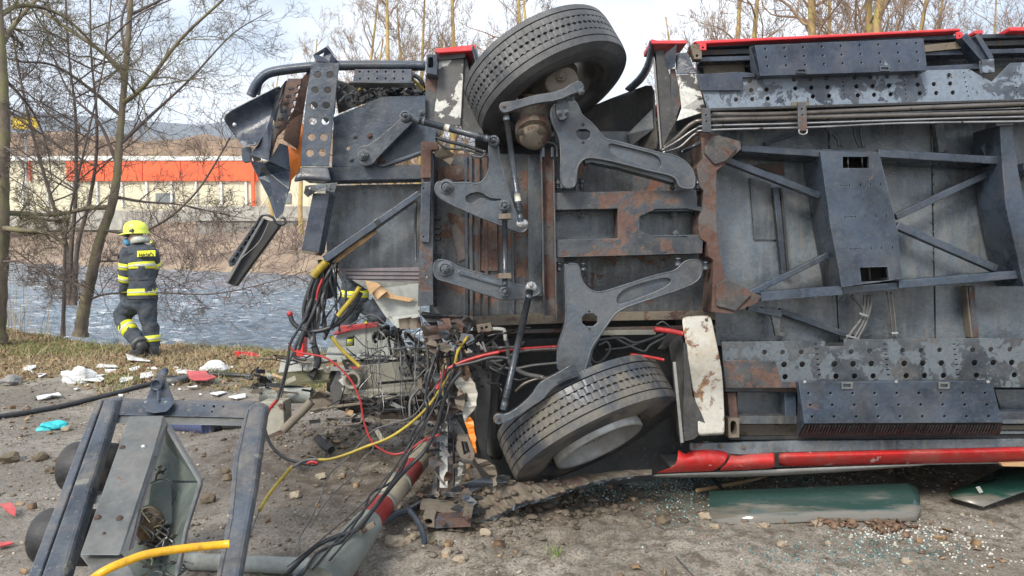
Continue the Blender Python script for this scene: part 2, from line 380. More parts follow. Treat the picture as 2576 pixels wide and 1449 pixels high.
# tyre rubber with dust
def tyre_mat():
    b = NB('tyre_rubber'); v = b.vary(); f = b.noise(v, 60, 5, .6); d = b.noise(v, 5, 8, .65)
    col = b.mix(b.ramp(d, .35, .7, 0, .7), (.045, .048, .053), (.14, .14, .138)); col = b.mix(b.ramp(f, .4, .8, 0, .5), col, (.03, .03, .03))
    b.l(col, b.b.inputs['Base Color']); b.b.inputs['Roughness'].default_value = .55; b.l(b.bump(f, .2, .003), b.b.inputs['Normal']); return b.m
M['tyre'] = tyre_mat()
def mud_tyre():
    b = NB('muddy_tyre_rubber'); v = b.vary(); f = b.noise(v, 50, 6, .65); d = b.noise(v, 4, 8, .65)
    col = b.mix(b.ramp(d, .42, .62, 0, .8), (.040, .047, .058), (.15, .135, .108)); col = b.mix(b.ramp(f, .4, .8, 0, .5), col, (.03, .03, .03))
    b.l(col, b.b.inputs['Base Color']); b.l(b.ramp(d, .4, .6, .36, .75), b.b.inputs['Roughness']); b.l(b.bump(f, .35, .005), b.b.inputs['Normal']); return b.m
M['tyremud'] = mud_tyre()
def glass(name, col, rough=.08):
    b = NB(name); v = b.vary(); d = b.noise(v, 3, 8, .6, scale=(.6, 2, 5))
    sx = b.n('ShaderNodeSeparateXYZ'); b.l(b.tc, sx.inputs[0]); zf = b.math('ADD', d, b.ramp(sx.outputs[2], .02, .11, .22, -.12)); c = b.mix(b.ramp(zf, .46, .64, .0, .9), col, (.17, .155, .13)); b.l(c, b.b.inputs['Base Color'])
    b.l(b.ramp(d, .45, .7, rough, .6), b.b.inputs['Roughness']); b.b.inputs['Specular IOR Level'].default_value = .6
    b.b.inputs['Transmission Weight'].default_value = .15; b.b.inputs['Coat Weight'].default_value = .25; b.b.inputs['Coat Roughness'].default_value = .15; return b.m
M['glass'] = glass('tinted_green_glass', (.030, .064, .057))
M['glassdark'] = glass('dark_green_glass', (.016, .06, .045), .2)
M['shard'] = simple('glass_crumbs', (.22, .36, .36), .15, var=.6, sc=40)
M['shardw'] = simple('white_glass_crumbs', (.6, .62, .58), .25, var=.6, sc=40)
def bark(name, a, bcol, moss=None):
    b = NB(name); v = b.vary(); n = b.noise(v, 6, 8, .7, scale=(1, 1, .3)); g = b.noise(v, 2, 5, .6)
    c = b.mix(b.ramp(n, .35, .65), a, bcol)
    if moss: c = b.mix(b.ramp(g, .42, .62, 0, .8), c, moss)
    b.l(c, b.b.inputs['Base Color']); b.b.inputs['Roughness'].default_value = .85; b.l(b.bump(n, .5, .02), b.b.inputs['Normal']); return b.m
M['bark'] = bark('alder_bark', (.19, .15, .105), (.085, .07, .055), (.17, .16, .07))
M['barkbase'] = bark('brown_wet_bark', (.17, .11, .06), (.09, .065, .045))
M['twig'] = bark('twig_bark', (.12, .092, .075), (.07, .056, .05))
M['barkwarm'] = bark('sunlit_bark', (.52, .36, .17), (.30, .20, .11), (.50, .40, .10))  # warm sunlight on the far trees put into bark and twig colours
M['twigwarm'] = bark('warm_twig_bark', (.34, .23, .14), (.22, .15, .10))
M['twigred'] = bark('reddish_brush_twigs', (.20, .13, .10), (.13, .09, .075))
# ------------------------------------------------------------------ the setting: ground, river, hills
def near_edge(x): return np.interp(x, [-40, -9.4, -6.5, -4.4, -3.3, 40], [24, 13.3, 11.4, 10.75, 10.5, 10.3])
def far_edge(x): return np.interp(x, [-120, -45, -14, 0, 15, 60], [105, 66, 44, 35, 29, 27])
def hfun(x, y):
    x = np.asarray(x, float); y = np.asarray(y, float)
    ne = near_edge(x) + (fbm(x * .8, y * .1 + 5, 3) - .5) * .8; fe = far_edge(x) + (fbm(x * .2, y * .1 + 50, 3) - .5) * 3
    near = (fbm(x * .7, y * .7, 3) - .5) * .10 + (fbm(x * 4, y * 4, 4, .55) - .5) * .016 + (fbm(x * 22, y * 22, 3, .6) - .5) * .012
    # soil pushed up by the wreck, ruts, the raised verge
    def bump(cx, cy, sx, sy, h): return h * np.exp(-((x - cx) / sx) ** 2 - ((y - cy) / sy) ** 2)
    rough = bump(-.1, 4.25, .9, .6, 1) + bump(-1.3, 5.6, 1.0, .8, 1) + bump(.7, 3.9, .8, .4, .6)
    near = near + bump(-.2, 4.35, .8, .45, .10) + bump(-1.3, 5.9, 1.1, .5, .12) + rough * (fbm(x * 9, y * 9, 4, .6) - .5) * .10
    near = near + bump(1.6, 3.7, 1.8, .25, .03)
    verge = np.clip((y - ne + 3.2) / 1.6, 0, 1); near = near + verge * .05 + verge * (fbm(x * 6, y * 6, 4, .6) - .5) * .08
    flat = np.clip(1 - (np.hypot((x + 3.2) / 1.4, (y - 7.2) / 1.2)) ** 2, 0, 1); near = near * (1 - .7 * flat) - .02 * flat
    d = np.clip((y - ne) / 1.1, 0, 1); d = d * d * (3 - 2 * d); near = near * (1 - d) - d
    t = (y - fe)
    far = np.interp(t, [-4, -1.5, 0, 3, 26, 60], [-1, -.8, -.25, .7, 3.7, 3.9]) + np.clip(t + 1, 0, 3) / 3 * (fbm(x * .35, y * .35, 4, .6) - .5) * 1.1
    far = far + np.clip((t - 300) / 500, 0, 1) * 6
    return np.where(y < ne + 1.2, near, np.where(t > -4, far, -1.0))
def hs(x, y): return float(hfun(np.array([x]), np.array([y]))[0])
def G(u, v, dz=0):
    d = (P(u, v, 1) - CAM); z = 0
    for _ in range(6):
        t = (z - CAM.z) / d.z; q = CAM + d * t; z = hs(q.x, q.y)
    return Vector((q.x, q.y, z + dz))
xs = np.concatenate([-np.geomspace(8.2, 900, 60)[::-1], np.arange(-8, 7.001, .026), np.geomspace(7.3, 900, 55)])
ys = np.concatenate([[-60, -20, -6, -2, 0, .8], np.geomspace(1.4, 13, 560), np.geomspace(13.2, 110, 150), np.geomspace(115, 2500, 40)])
X, Y = np.meshgrid(xs, ys); Z = hfun(X, Y)
nx, ny = len(xs), len(ys)
me = bpy.data.meshes.new('ground'); me.vertices.add(nx * ny); me.vertices.foreach_set('co', np.stack([X, Y, Z], -1).ravel())
i = np.arange(nx * ny).reshape(ny, nx); q = np.stack([i[:-1, :-1], i[:-1, 1:], i[1:, 1:], i[1:, :-1]], -1).reshape(-1, 4)
me.loops.add(q.size); me.loops.foreach_set('vertex_index', q.ravel()); me.polygons.add(len(q)); me.polygons.foreach_set('loop_start', np.arange(len(q)) * 4)
me.polygons.foreach_set('loop_total', np.full(len(q), 4)); me.update(); me.polygons.foreach_set('use_smooth', np.ones(len(q), bool))
ne = near_edge(X)
gr = np.clip((Y - ne + 3.0 + (fbm(X * 1.1, Y * 1.1, 4) - .5) * 2.6 + np.clip(-X - 5, 0, 4) * .25) / .9, 0, 1) * (Y < ne + 2) * (X < -.5)
wt = np.clip((fbm(X * .9 + 40, Y * .9, 5, .6) - .42) / .12, 0, 1) * (Y < ne - 2.2) * np.clip((1.2 - X) / 1.5, 0.12, 1)
fr = (Y > far_edge(X) - 3).astype(float)
dg_ = np.clip(1.3 * np.exp(-((X + .2) / 1.0) ** 2 - ((Y - 4.5) / .55) ** 2) + 1.5 * np.exp(-((X + 1.4) / 1.3) ** 2 - ((Y - 5.6) / .9) ** 2) + .5 * np.exp(-((X - 1.8) / 2.5) ** 2 - ((Y - 4.9) / .6) ** 2) + (fbm(X * 2.5, Y * 2.5, 4) - .5) * 1.2 - .1, 0, 1) * (Y < 8)
for nm, ar in (('dug', dg_), ('grass', gr), ('wet', wt), ('far', fr)):
    at = me.attributes.new(nm, 'FLOAT', 'POINT'); at.data.foreach_set('value', ar.ravel().astype(np.float32))
b = NB('mud_and_bank'); v = b.tc
A = lambda nm: (lambda a: (setattr(a, 'attribute_name', nm), a.outputs['Fac'])[1])(b.n('ShaderNodeAttribute'))
n1 = b.noise(v, 1.1, 6, .6); n2 = b.noise(v, 9, 9, .7); n3 = b.noise(v, 70, 6, .7); n4 = b.noise(v, 220, 3, .6)
mud = b.mix(b.ramp(n1, .38, .62), (.235, .205, .165), (.36, .325, .275)); mud = b.mix(b.ramp(n2, .45, .68), mud, (.105, .083, .060))
mud = b.mix(b.ramp(n3, .42, .66, 0, .85), mud, (.060, .048, .036)); mud = b.mix(b.ramp(n4, .60, .72, 0, .8), mud, (.33, .31, .27))
grs = b.mix(b.ramp(n2, .4, .6), (.28, .22, .12), (.16, .12, .065)); grs = b.mix(b.ramp(b.noise(v, 2.2, 5, .6), .48, .6, 0, .75), grs, (.10, .13, .03))
farc = b.mix(b.ramp(b.noise(v, .35, 7, .7), .4, .6), (.30, .22, .15), (.17, .12, .085))
wetf = b.math('MULTIPLY', A('wet'), b.ramp(n2, .30, .55, 1, .25))
mud = b.mix(b.math('MULTIPLY', wetf, .65), mud, (.095, .085, .074)); mud = b.mix(b.math('MULTIPLY', A('dug'), b.ramp(n2, .35, .55, .3, .8)), mud, (.065, .048, .033))
col = b.mix(A('grass'), mud, grs); col = b.mix(A('far'), col, farc)
b.l(col, b.b.inputs['Base Color'])
rgh = b.math('SUBTRACT', .78, b.math('MULTIPLY', wetf, .62)); b.l(rgh, b.b.inputs['Roughness'])
bs = b.n('ShaderNodeMath', operation='SUBTRACT'); bs.inputs[0].default_value = 1; b.l(wetf, bs.inputs[1])
hh = b.math('MULTIPLY', b.math('ADD', b.math('ADD', n3, b.math('MULTIPLY', n4, .6)), b.math('MULTIPLY', n2, .5)), b.math('ADD', bs.outputs[0], .25))
b.l(b.bump(hh, .55, .014), b.b.inputs['Normal'])
me.materials.append(b.m)
go = bpy.data.objects.new('ground', me); C.objects.link(go); WL['ground'] = Vector((0, 0, 0))
tag(go, 'wet brown mud and gravel ground rising to a grassy river bank', kind='structure')
# river
wz = -.42
wx = np.concatenate([-np.geomspace(16, 300, 40)[::-1], np.arange(-15.6, 4, .09), np.geomspace(4.4, 300, 40)])
wy = np.concatenate([np.geomspace(10.4, 30, 260), np.geomspace(30.4, 110, 90)])
X, Y = np.meshgrid(wx, wy); fa = np.clip(1.3 - Y / 80, .3, 1)
Z = wz + fa * ((fbm(X * .5 + Y * .12, Y * 1.0, 3) - .5) * .14 + (fbm(X * 2.2, Y * 4.0, 4, .6) - .5) * .20)
nx, ny = len(wx), len(wy); me = bpy.data.meshes.new('river_water')
i = np.arange(nx * ny).reshape(ny, nx); q = np.stack([i[:-1, :-1], i[:-1, 1:], i[1:, 1:], i[1:, :-1]], -1).reshape(-1, 4)
me.vertices.add(nx * ny); me.vertices.foreach_set('co', np.stack([X, Y, Z], -1).ravel())
me.loops.add(q.size); me.loops.foreach_set('vertex_index', q.ravel()); me.polygons.add(len(q)); me.polygons.foreach_set('loop_start', np.arange(len(q)) * 4)
me.polygons.foreach_set('loop_total', np.full(len(q), 4)); me.update(); me.polygons.foreach_set('use_smooth', np.ones(len(q), bool))
b = NB('river_water'); n1 = b.noise(b.tc, .9, 6, .6, scale=(1, 3.0, 1)); n2 = b.noise(b.tc, 3.2, 5, .6, scale=(1, 2.6, 1))
fm = b.ramp(b.math('ADD', b.math('MULTIPLY', n1, .6), b.math('MULTIPLY', n2, .4)), .545, .63, 0, .6)
b.l(b.mix(fm, b.mix(b.ramp(n2, .4, .6), (.07, .10, .13), (.16, .205, .25)), (.72, .76, .80)), b.b.inputs['Base Color'])
b.l(b.math('ADD', b.math('MULTIPLY', fm, .5), .12), b.b.inputs['Roughness']); b.l(b.bump(n2, .8, .12, b.bump(n1, .8, .25)), b.b.inputs['Normal'])
me.materials.append(b.m); wo = bpy.data.objects.new('river_water', me); C.objects.link(wo); tag(wo, 'choppy blue grey river water', kind='structure')
# hills
def hill(name, label, y0, crest, depth, mat, hz=3.6, seed=0, hn=.22):
    us = np.linspace(-900, 3500, 150); V = []; Fc = []
    for r in range(12):
        t = r / 11
        for u in us:
            cv = np.interp(u, [c[0] for c in crest], [c[1] for c in crest]) - 600
            D = y0 + depth * t; x = (u - CU) / F * y0
            hgt = (-cv / F * (y0 + depth) + CAM.z - hz); nzv = (float(fbm(x * 6 / y0 * 3 + seed, t * 3 + seed, 4)) - .5)
            V.append((x, D, hz - .5 + hgt * math.sin(t * math.pi / 2) + nzv * hgt * hn))
    n = len(us)
    for r in range(11):
        for c in range(n - 1): Fc.append((r * n + c, r * n + c + 1, (r + 1) * n + c + 1, (r + 1) * n + c))
    o = mk(name, V, Fc, mat, smooth=True); return tag(o, label, kind='structure')
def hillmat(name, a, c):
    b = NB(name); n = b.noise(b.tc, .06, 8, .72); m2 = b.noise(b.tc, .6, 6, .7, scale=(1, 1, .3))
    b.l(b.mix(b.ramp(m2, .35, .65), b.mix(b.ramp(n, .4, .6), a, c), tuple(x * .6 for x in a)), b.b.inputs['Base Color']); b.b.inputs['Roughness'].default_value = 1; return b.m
hill('wooded_hill', 'bare brown wooded hillside behind the long hall', 190, [(-900, 330), (0, 370), (330, 352), (420, 338), (600, 345), (900, 380), (3500, 420)], 120, hillmat('brown_woods', (.34, .22, .12), (.20, .13, .09)))
hill('distant_hill', 'pale blue distant hill', 1100, [(-900, 250), (0, 300), (300, 322), (480, 306), (640, 338), (900, 350), (3500, 400)], 300, hillmat('hazy_far_forest', (.12, .15, .18), (.16, .18, .20)), seed=9, hn=.05)  # blue of the distance haze partly put into the far hill colour
# ------------------------------------------------------------------ hall across the river
HX, HY = -60, 92
hall = thing('exhibition_hall', 'long cream hall with a bright orange band across the river', 'building', (-58, 92, 3.6))
def wbox(name, x0, x1, y0, y1, z0, z1, mat, parent, bevel=0, label=None):
    V = [(x, y, z) for z in (z0, z1) for y in (y0, y1) for x in (x0, x1)]
    return mk(name, V, [(0, 1, 3, 2), (4, 6, 7, 5), (0, 4, 5, 1), (2, 3, 7, 6), (0, 2, 6, 4), (1, 5, 7, 3)], mat, parent, bevel=bevel, label=label)
def zz(v, D=90): return CAM.z + (600 - v) / F * D
def xx(u, D=90): return (u - CU) / F * D
M['cream'] = simple('cream_cladding', (.72, .66, .48), .6, sc=.4, var=.2); M['orangewall'] = simple('orange_cladding', (.85, .13, .035), .5, sc=.3, var=.15)
M['con'] = simple('pale_concrete', (.46, .45, .40), .8, sc=.6, var=.4); M['win'] = simple('hall_window_glass', (.20, .22, .22), .2); M['trimw'] = simple('white_trim', (.8, .8, .76), .5)
wbox('wall', xx(-260), xx(800), 90, 130, 2.5, zz(398), M['cream'], hall)
for j in range(10):
    a = -200 + j * 95
    if a < 90: continue
    wbox('orange_panel', xx(a + .9), xx(min(a + 94, 648)), 89.6, 89.99, zz(457), zz(408), M['orangewall'], hall)
wbox('orange_panel', xx(85), xx(89), 89.6, 89.99, zz(457), zz(408), M['orangewall'], hall)
wbox('roof_edge', xx(-260), xx(800), 89.5, 90, zz(407), zz(396), M['trimw'], hall)
wbox('post', xx(641), xx(649), 89.3, 89.58, 3.4, zz(408), M['orangewall'], hall, label='orange post')
for a in (398, 690): wbox('window', xx(a), xx(a + 46), 89.85, 89.98, zz(512), zz(487), M['win'], hall)
for a in range(-60, 640, 62): wbox('pilaster', xx(a), xx(a + 5), 89.75, 89.98, zz(522), zz(458), M['trimw'], hall)
ter = thing('retaining_wall', 'low pale concrete terrace wall below the cream hall', 'wall', (-50, 84, 3.4))
wbox('wall_panel', xx(-200, 84), xx(470, 84), 84, 88, 2.6, zz(530, 84), M['con'], ter); wbox('wall_panel', xx(471, 84), xx(830, 84), 83.5, 88, 2.2, zz(520, 84), M['con'], ter)
cl = grime('stained_concrete', (.34, .32, .28), (.24, .22, .19), .8, dustamt=.3, crack=0, streak=.5, scale=.3)
sb = thing('abutment', 'stained concrete block on the sandy far bank under the terrace', 'wall', (-22, 70, 2))
wbox('block', xx(495, 68), xx(740, 68), 68, 72, .5, zz(556, 68), cl, sb); wbox('cap', xx(490, 68), xx(745, 68), 67.8, 72.2, zz(556, 68) + .01, zz(550, 68), M['con'], sb)
yb = thing('roadside_sign', 'yellow sign panel behind the bare trees beyond the river', 'sign', (xx(72, 80), 80, 3.6))
wbox('panel', xx(45, 80), xx(108, 80), 80, 80.2, zz(328, 80), zz(298, 80), simple('yellow_sign', (.8, .55, .03), .5), yb); wbox('post', xx(74, 80), xx(79, 80), 80.05, 80.15, 3.4, zz(329, 80), M['steel'], yb)
kb = thing('white_cabinet', 'small white cabinet on the sandy far bank', 'cabinet', (xx(472, 62), 62, 1.2)); wbox('housing', xx(465, 62), xx(479, 62), 62, 62.5, .6, zz(612, 62), M['trimw'], kb); wbox('lid', xx(464, 62), xx(480, 62), 61.95, 62.55, zz(612, 62) + .005, zz(609, 62), M['con'], kb)
# ------------------------------------------------------------------ trees
def grow(V, Fc, p, d, Ln, r, lv, rng, spread=.75, up=.12, minr=.004, kids=None, tips=None, wob=.16):
    n = max(3, int(Ln / (.10 + .25 * Ln ** .5 * .5)) + 2) if lv else 7
    n = min(n, 9); pts = [p.copy()]; dd = d.normalized(); rs = [r]
    for i in range(n):
        dd = (dd + Vector((rng.gauss(0, wob), rng.gauss(0, wob), rng.gauss(0, wob) + up * .3))).normalized()
        p = p + dd * (Ln / n); pts.append(p.copy()); rs.append(max(minr * .6, r * (1 - .8 * (i + 1) / n)))
    tubegeo(V, Fc, pts, rs, 6 if r > .05 else 4 if r > .012 else 3, cap=False)
    if tips is not None and lv <= 1: tips.append(pts[-1])
    if lv <= 0: return
    kc = kids[lv]
    for j in range(kc):
        t = rng.uniform(.18, 1.0); i = min(n - 1, int(t * n)); b = pts[i].lerp(pts[i + 1], t * n - i)
        ax = (pts[i + 1] - pts[i]).normalized(); o = ax.orthogonal().normalized(); o.rotate(Matrix.Rotation(rng.uniform(0, 6.28), 3, ax))
        nd = (ax * (1 - spread * .5) + o * spread + Vector((0, 0, up))).normalized()
        grow(V, Fc, b, nd, Ln * rng.uniform(.35, .62) * (1.15 - .4 * t), max(minr, rs[i] * rng.uniform(.4, .6)), lv - 1, rng, spread, up, minr, kids, tips, wob)
def limb(V, Fc, pts, r0, r1, kids, lv, rng, Lf=.45, nk=8, **kw):
    c = crs(pts, 5); n = len(c); rs = [r0 + (r1 - r0) * (i / (n - 1)) ** .8 for i in range(n)]
    tubegeo(V, Fc, c, rs, 8 if r0 > .05 else 5, cap=True); Lt = sum((c[i + 1] - c[i]).length for i in range(n - 1))
    for j in range(nk):
        t = rng.uniform(.12, 1); i = min(n - 2, int(t * (n - 1))); ax = (c[i + 1] - c[i]).normalized(); o = ax.orthogonal().normalized(); o.rotate(Matrix.Rotation(rng.uniform(0, 6.28), 3, ax))
        nd = (ax * .55 + o * .85 + Vector((0, 0, kw.get('up', .1)))).normalized()
        grow(V, Fc, c[i], nd, Lt * Lf * rng.uniform(.4, 1) * (1.1 - .5 * t), max(.006, rs[i] * rng.uniform(.3, .5)), lv, rng, kids=kids, **kw)
def F1(D, *pts): return [P(*k('F1', p)[:2], D + (p[2] if len(p) > 2 else 0)) for p in pts]
rng = random.Random(11)
# riverside alder the firefighter walks past
def alder(base, trunkpts, tr, limbs, label, D, seed, kidn=(0, 6, 7), matt='bark', catk=True):
    rng = random.Random(seed)
    t = thing('alder_tree', label, 'tree', base); V, Fc = [], []
    c = crs(trunkpts, 8); n = len(c); rs = [tr * (1.12 if i < 2 else 1) * (1 - .72 * (i / (n - 1)) ** .62) * (1 + .05 * math.sin(i * 1.7)) for i in range(n)]
    tubegeo(V, Fc, c, rs, 14); mk('trunk', V, Fc, M[matt], t, smooth=True, recalc=False)
    for pts, r0, r1, nk in limbs:
        V, Fc = [], []; limb(V, Fc, pts, r0, r1, [0, kidn[1], kidn[2]], 2, rng, nk=int(nk * 1.9), Lf=.46, minr=.0038, up=.06, wob=.2)
        mk('branch', V, Fc, M['bark' if r0 > .035 else 'twig'], t, smooth=True, recalc=False)
    return t
D1 = 12.4
b1 = G(200, 838)
tp = F1(D1, (310, 1300), (322, 1210), (355, 1060), (385, 930), (430, 800), (452, 680), (462, 540), (474, 400), (490, 210), (505, 0), (515, -260), (525, -600))
lb = [(F1(D1, (474, 400, 0), (560, 330, -.3), (700, 150, -.6), (860, 0, -.9), (980, -120, -1)), .045, .012, 12),
      (F1(D1, (470, 550, 0), (600, 430, .3), (740, 300, .5), (900, 130, .7), (1050, 40, .9)), .035, .006, 12),
      (F1(D1, (480, 280, 0), (380, 190, .2), (230, 90, .4), (80, -10, .5), (-60, -80, .5)), .05, .012, 12),
      (F1(D1, (470, 450, 0), (330, 330, -.2), (200, 250, -.4), (60, 235, -.6), (-60, 180, -.6)), .035, .008, 12),
      (F1(D1, (455, 640, 0), (380, 470, .4), (270, 360, .8), (200, 200, 1.2), (160, 40, 1.5)), .035, .008, 12),
      (F1(D1, (445, 760, 0), (560, 780, .2), (690, 790, .2), (850, 825, .3), (985, 850, .4)), .028, .005, 14),
      (F1(D1, (430, 800, 0), (340, 805, .0), (200, 830, -.2), (60, 820, -.4), (-40, 850, -.6)), .05, .02, 12),
      (F1(D1, (350, 1155, 0), (420, 1135, -.4), (600, 1130, -.6), (830, 1135, -.6), (1080, 1080, -.4), (1200, 1040, -.2)), .022, .005, 16),
      (F1(D1, (365, 1010, 0), (480, 1010, .3), (560, 1040, .3), (700, 1100, .4), (800, 1190, .4)), .018, .004, 10),
      (F1(D1, (400, 890, 0), (520, 900, -.4), (640, 850, -.6), (760, 740, -.8), (850, 600, -1), (890, 530, -1)), .025, .012, 8),
      (F1(D1, (340, 1120, 0), (250, 1080, .2), (160, 1040, .2), (60, 970, .1)), .024, .010, 10),
      (F1(D1, (488, 230, 0), (470, 80, .6), (520, -60, .9), (600, -200, 1)), .03, .01, 8),
      (F1(D1, (500, 60, 0), (620, 0, .3), (760, -80, .6), (900, -200, .8)), .03, .008, 8)]
alder(b1, tp, .115, lb, 'slender leaning alder with mossy trunk on the bank beside the walking firefighter', D1, 3)
D2 = 11.0
tp = F1(D2, (-30, 1320), (-15, 1150), (0, 900), (5, 700), (12, 480), (5, 250), (-10, 0), (-30, -400))
lb = [(F1(D2, (0, 60, 0), (90, 20, .4), (240, 60, .8), (380, 190, 1.1), (470, 290, 1.3)), .045, .01, 12),
      (F1(D2, (10, 300, 0), (70, 360, .2), (130, 440, .4), (180, 560, .5), (200, 700, .5)), .03, .008, 10),
      (F1(D2, (5, 820, 0), (110, 830, .3), (190, 850, .4), (270, 840, .5)), .045, .02, 10),
      (F1(D2, (0, 880, 0), (90, 890, -.2), (180, 900, -.1), (250, 940, .0)), .05, .02, 8),
      (F1(D2, (0, 1010, 0), (100, 1015, -.3), (210, 1070, -.3), (310, 1100, -.2)), .02, .006, 10),
      (F1(D2, (5, 180, 0), (60, 90, .5), (160, -20, .9), (280, -120, 1.2)), .05, .015, 12),
      (F1(D2, (8, 560, 0), (60, 600, -.3), (95, 660, -.4), (80, 760, -.5)), .02, .006, 8)]
alder(G(-20, 880), tp, .18, lb, 'thick dark mossy tree trunk leaning in at the edge of the bank', D2, 5)
D3 = 14.2
for pts, lab, sd in (([(262, 1180), (262, 980), (215, 820), (160, 640), (110, 450), (60, 200), (20, -100)], 'thin grey alder stem leaning outward behind the mossy trunk', 8),
                     ([(268, 1180), (275, 960), (290, 800), (295, 600), (290, 420), (265, 200), (250, -100)], 'thin straight alder stem rising between two darker trees', 9),
                     ([(285, 1180), (300, 950), (345, 780), (372, 600), (372, 420), (352, 200), (348, -100)], 'thin reddish alder stem close behind the slender leaning alder', 10),
                     ([(243, 1300), (248, 1100), (252, 940), (262, 860), (330, 560), (400, 250), (430, 0)], 'very thin pale sapling in front of the thin alder stems', 12)):
    D = D3 if sd < 12 else 12.0
    tp = F1(D, *pts); lb = []
    r2 = random.Random(sd)
    for j in range(7):
        i = 2 + j % 4; q = tp[i].lerp(tp[i + 1] if i + 1 < len(tp) else tp[i], r2.random()); s = r2.choice((-1, 1)); dl = r2.uniform(1, 2.2)
        lb.append(([q, q + Vector((s * dl * .35, r2.uniform(-.3, .3), dl * .2)), q + Vector((s * dl * .7, r2.uniform(-.5, .5), dl * .55)), q + Vector((s * dl, r2.uniform(-.6, .6), dl))], .018, .005, 7))
    alder(G(pts[0][0] * .651, 826) if sd < 12 else G(158, 838), tp, .055 if sd < 12 else .035, lb, lab, D, sd, kidn=(0, 3, 4), matt='twig')
# bare brush along the far bank, clumps one cannot count
def brush(name, label, spots, mat, hgt, n, seed):
    r = random.Random(seed); V, Fc = [], []
    for x, y in spots:
        z = hs(x, y)
        for j in range(n):
            d = Vector((r.gauss(0, .45), r.gauss(0, .3), 1))
            grow(V, Fc, Vector((x + r.gauss(0, .4), y + r.gauss(0, .4), z - .1)), d, hgt * r.uniform(.6, 1.1), .03, 2, r, kids=[0, 3, 4], minr=.014, up=.25)
    o = mk(name, V, Fc, mat, smooth=False, recalc=False); return tag(o, label, kind='stuff')
r = random.Random(5); sp = []
for j in range(70):
    x = r.uniform(-62, -12); y = float(far_edge(x)) + r.uniform(.5, 7); 
    if x > -27 and r.random() < .5: continue
    sp.append((x, y))
brush('undergrowth', 'reddish bare brush along the far river bank', sp, M['twigred'], 2.6, 3, 4)
sp = [(r.uniform(-75, -20), r.uniform(72, 84)) for j in range(26)]
brush('brushwood', 'brown bare shrubs below the cream hall', sp, M['twigred'], 3.0, 2, 14)
# a belt of wood on the hillside
V, Fc = [], []
for j in range(170):
    u = r.uniform(-200, 800); D = r.uniform(195, 300); x = (u - CU) / F * D
    t = (D - 190) / 120; z = 3 + 34 * math.sin(min(1, t) * math.pi / 2)
    for q in range(4): grow(V, Fc, Vector((x, D, z - 2)), Vector((r.gauss(0, .5), r.gauss(0, .5), 1)), r.uniform(5, 9), .16, 1, r, kids=[0, 5], minr=.08, up=.2)
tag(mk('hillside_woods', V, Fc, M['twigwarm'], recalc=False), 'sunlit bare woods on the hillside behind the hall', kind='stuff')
# tall bare trees beyond the bus
def bigtree(seed, H=17, tr=.26):
    r = random.Random(seed); V, Fc = [], []; p = Vector((0, 0, -.4)); pts = [p.copy()]; d = Vector((r.gauss(0, .05), r.gauss(0, .05), 1))
    for i in range(9):
        d = (d + Vector((r.gauss(0, .06), r.gauss(0, .06), .15))).normalized(); p = p + d * (H / 9); pts.append(p.copy())
    c = crs(pts, 3); n = len(c); rs = [tr * (1 - .8 * i / (n - 1)) for i in range(n)]; tubegeo(V, Fc, c, rs, 9)
    W, Wf = [], []
    for j in range(20):
        t = r.uniform(.22, 1); i = min(n - 2, int(t * (n - 1))); o = Vector((r.gauss(0, 1), r.gauss(0, 1), 0)).normalized()
        grow(W, Wf, c[i], o * .75 + Vector((0, 0, .7)), H * .33 * r.uniform(.5, 1) * (1.2 - .6 * t), rs[i] * r.uniform(.3, .5), 3, r, kids=[0, 4, 5, 6], minr=.011, up=.2, spread=.7)
    return (V, Fc), (W, Wf)
protos = []
for s_ in range(4):
    (V, Fc), (W, Wf) = bigtree(40 + s_)
    ms = []
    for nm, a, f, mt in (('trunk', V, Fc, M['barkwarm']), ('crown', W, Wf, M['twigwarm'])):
        m_ = bpy.data.meshes.new(nm); m_.from_pydata([tuple(q) for q in a], [], f); m_.materials.append(mt); m_.polygons.foreach_set('use_smooth', [True] * len(m_.polygons)); ms.append(m_)
    protos.append(ms)
bt = [(895, 44, .8, 'first'), (940, 40, .75, ''), (985, 38, .85, ''), (1012, 41, .8, ''), (1060, 39, .85, ''), (1100, 45, .7, ''), (1150, 40, .9, ''), (1325, 36, .9, ''), (1392, 34, .8, ''),
      (1690, 44, .7, ''), (1842, 38, .9, ''), (1896, 35, .9, ''), (2030, 36, 1.15, ''), (2090, 41, .9, ''), (2152, 34, 1.15, ''), (2200, 33, 1.1, ''), (2240, 40, .9, ''), (2330, 43, .8, ''), (2480, 44, .8, ''), (2572, 36, 1.1, ''), (760, 60, .8, ''), (690, 75, .9, '')]
desc = ['thin yellowish trunk at the outer end of the row above the torn bus front', 'slim trunk second from the river end of the row', 'straight brown trunk left of the red corner of the torn front', 'thin trunk in the tight cluster above the steering bay', 'double looking pale trunk above the small black perforated box',
        'thin far trunk behind the cluster above the bus front', 'branching yellow trunk just left of the raised wheel', 'lone yellow trunk directly behind the top of the raised wheel', 'lone slim trunk above the raised tyre crown',
        'thin grey distant tree right of the raised wheel', 'forked brown trunk above the left end of the red skirt', 'yellow trunk beside the forked brown one above the red skirt', 'thick pale trunk above the middle of the top red skirt', 'distant thin trunk between two thick pale trunks',
        'thick mossy yellow trunk above the upper perforated box', 'thick yellow trunk leaning right of the mossy one', 'distant brown trunk beyond the leaning yellow one', 'small far tree with fine twigs above the right of the red skirt', 'small far tree with fine twigs near the right edge of the sky',
        'thick yellow trunk at the far right end of the tree row', 'faint far tree just left of the crumpled roof corner', 'faint far tree above the river beside the hanging torn shield']
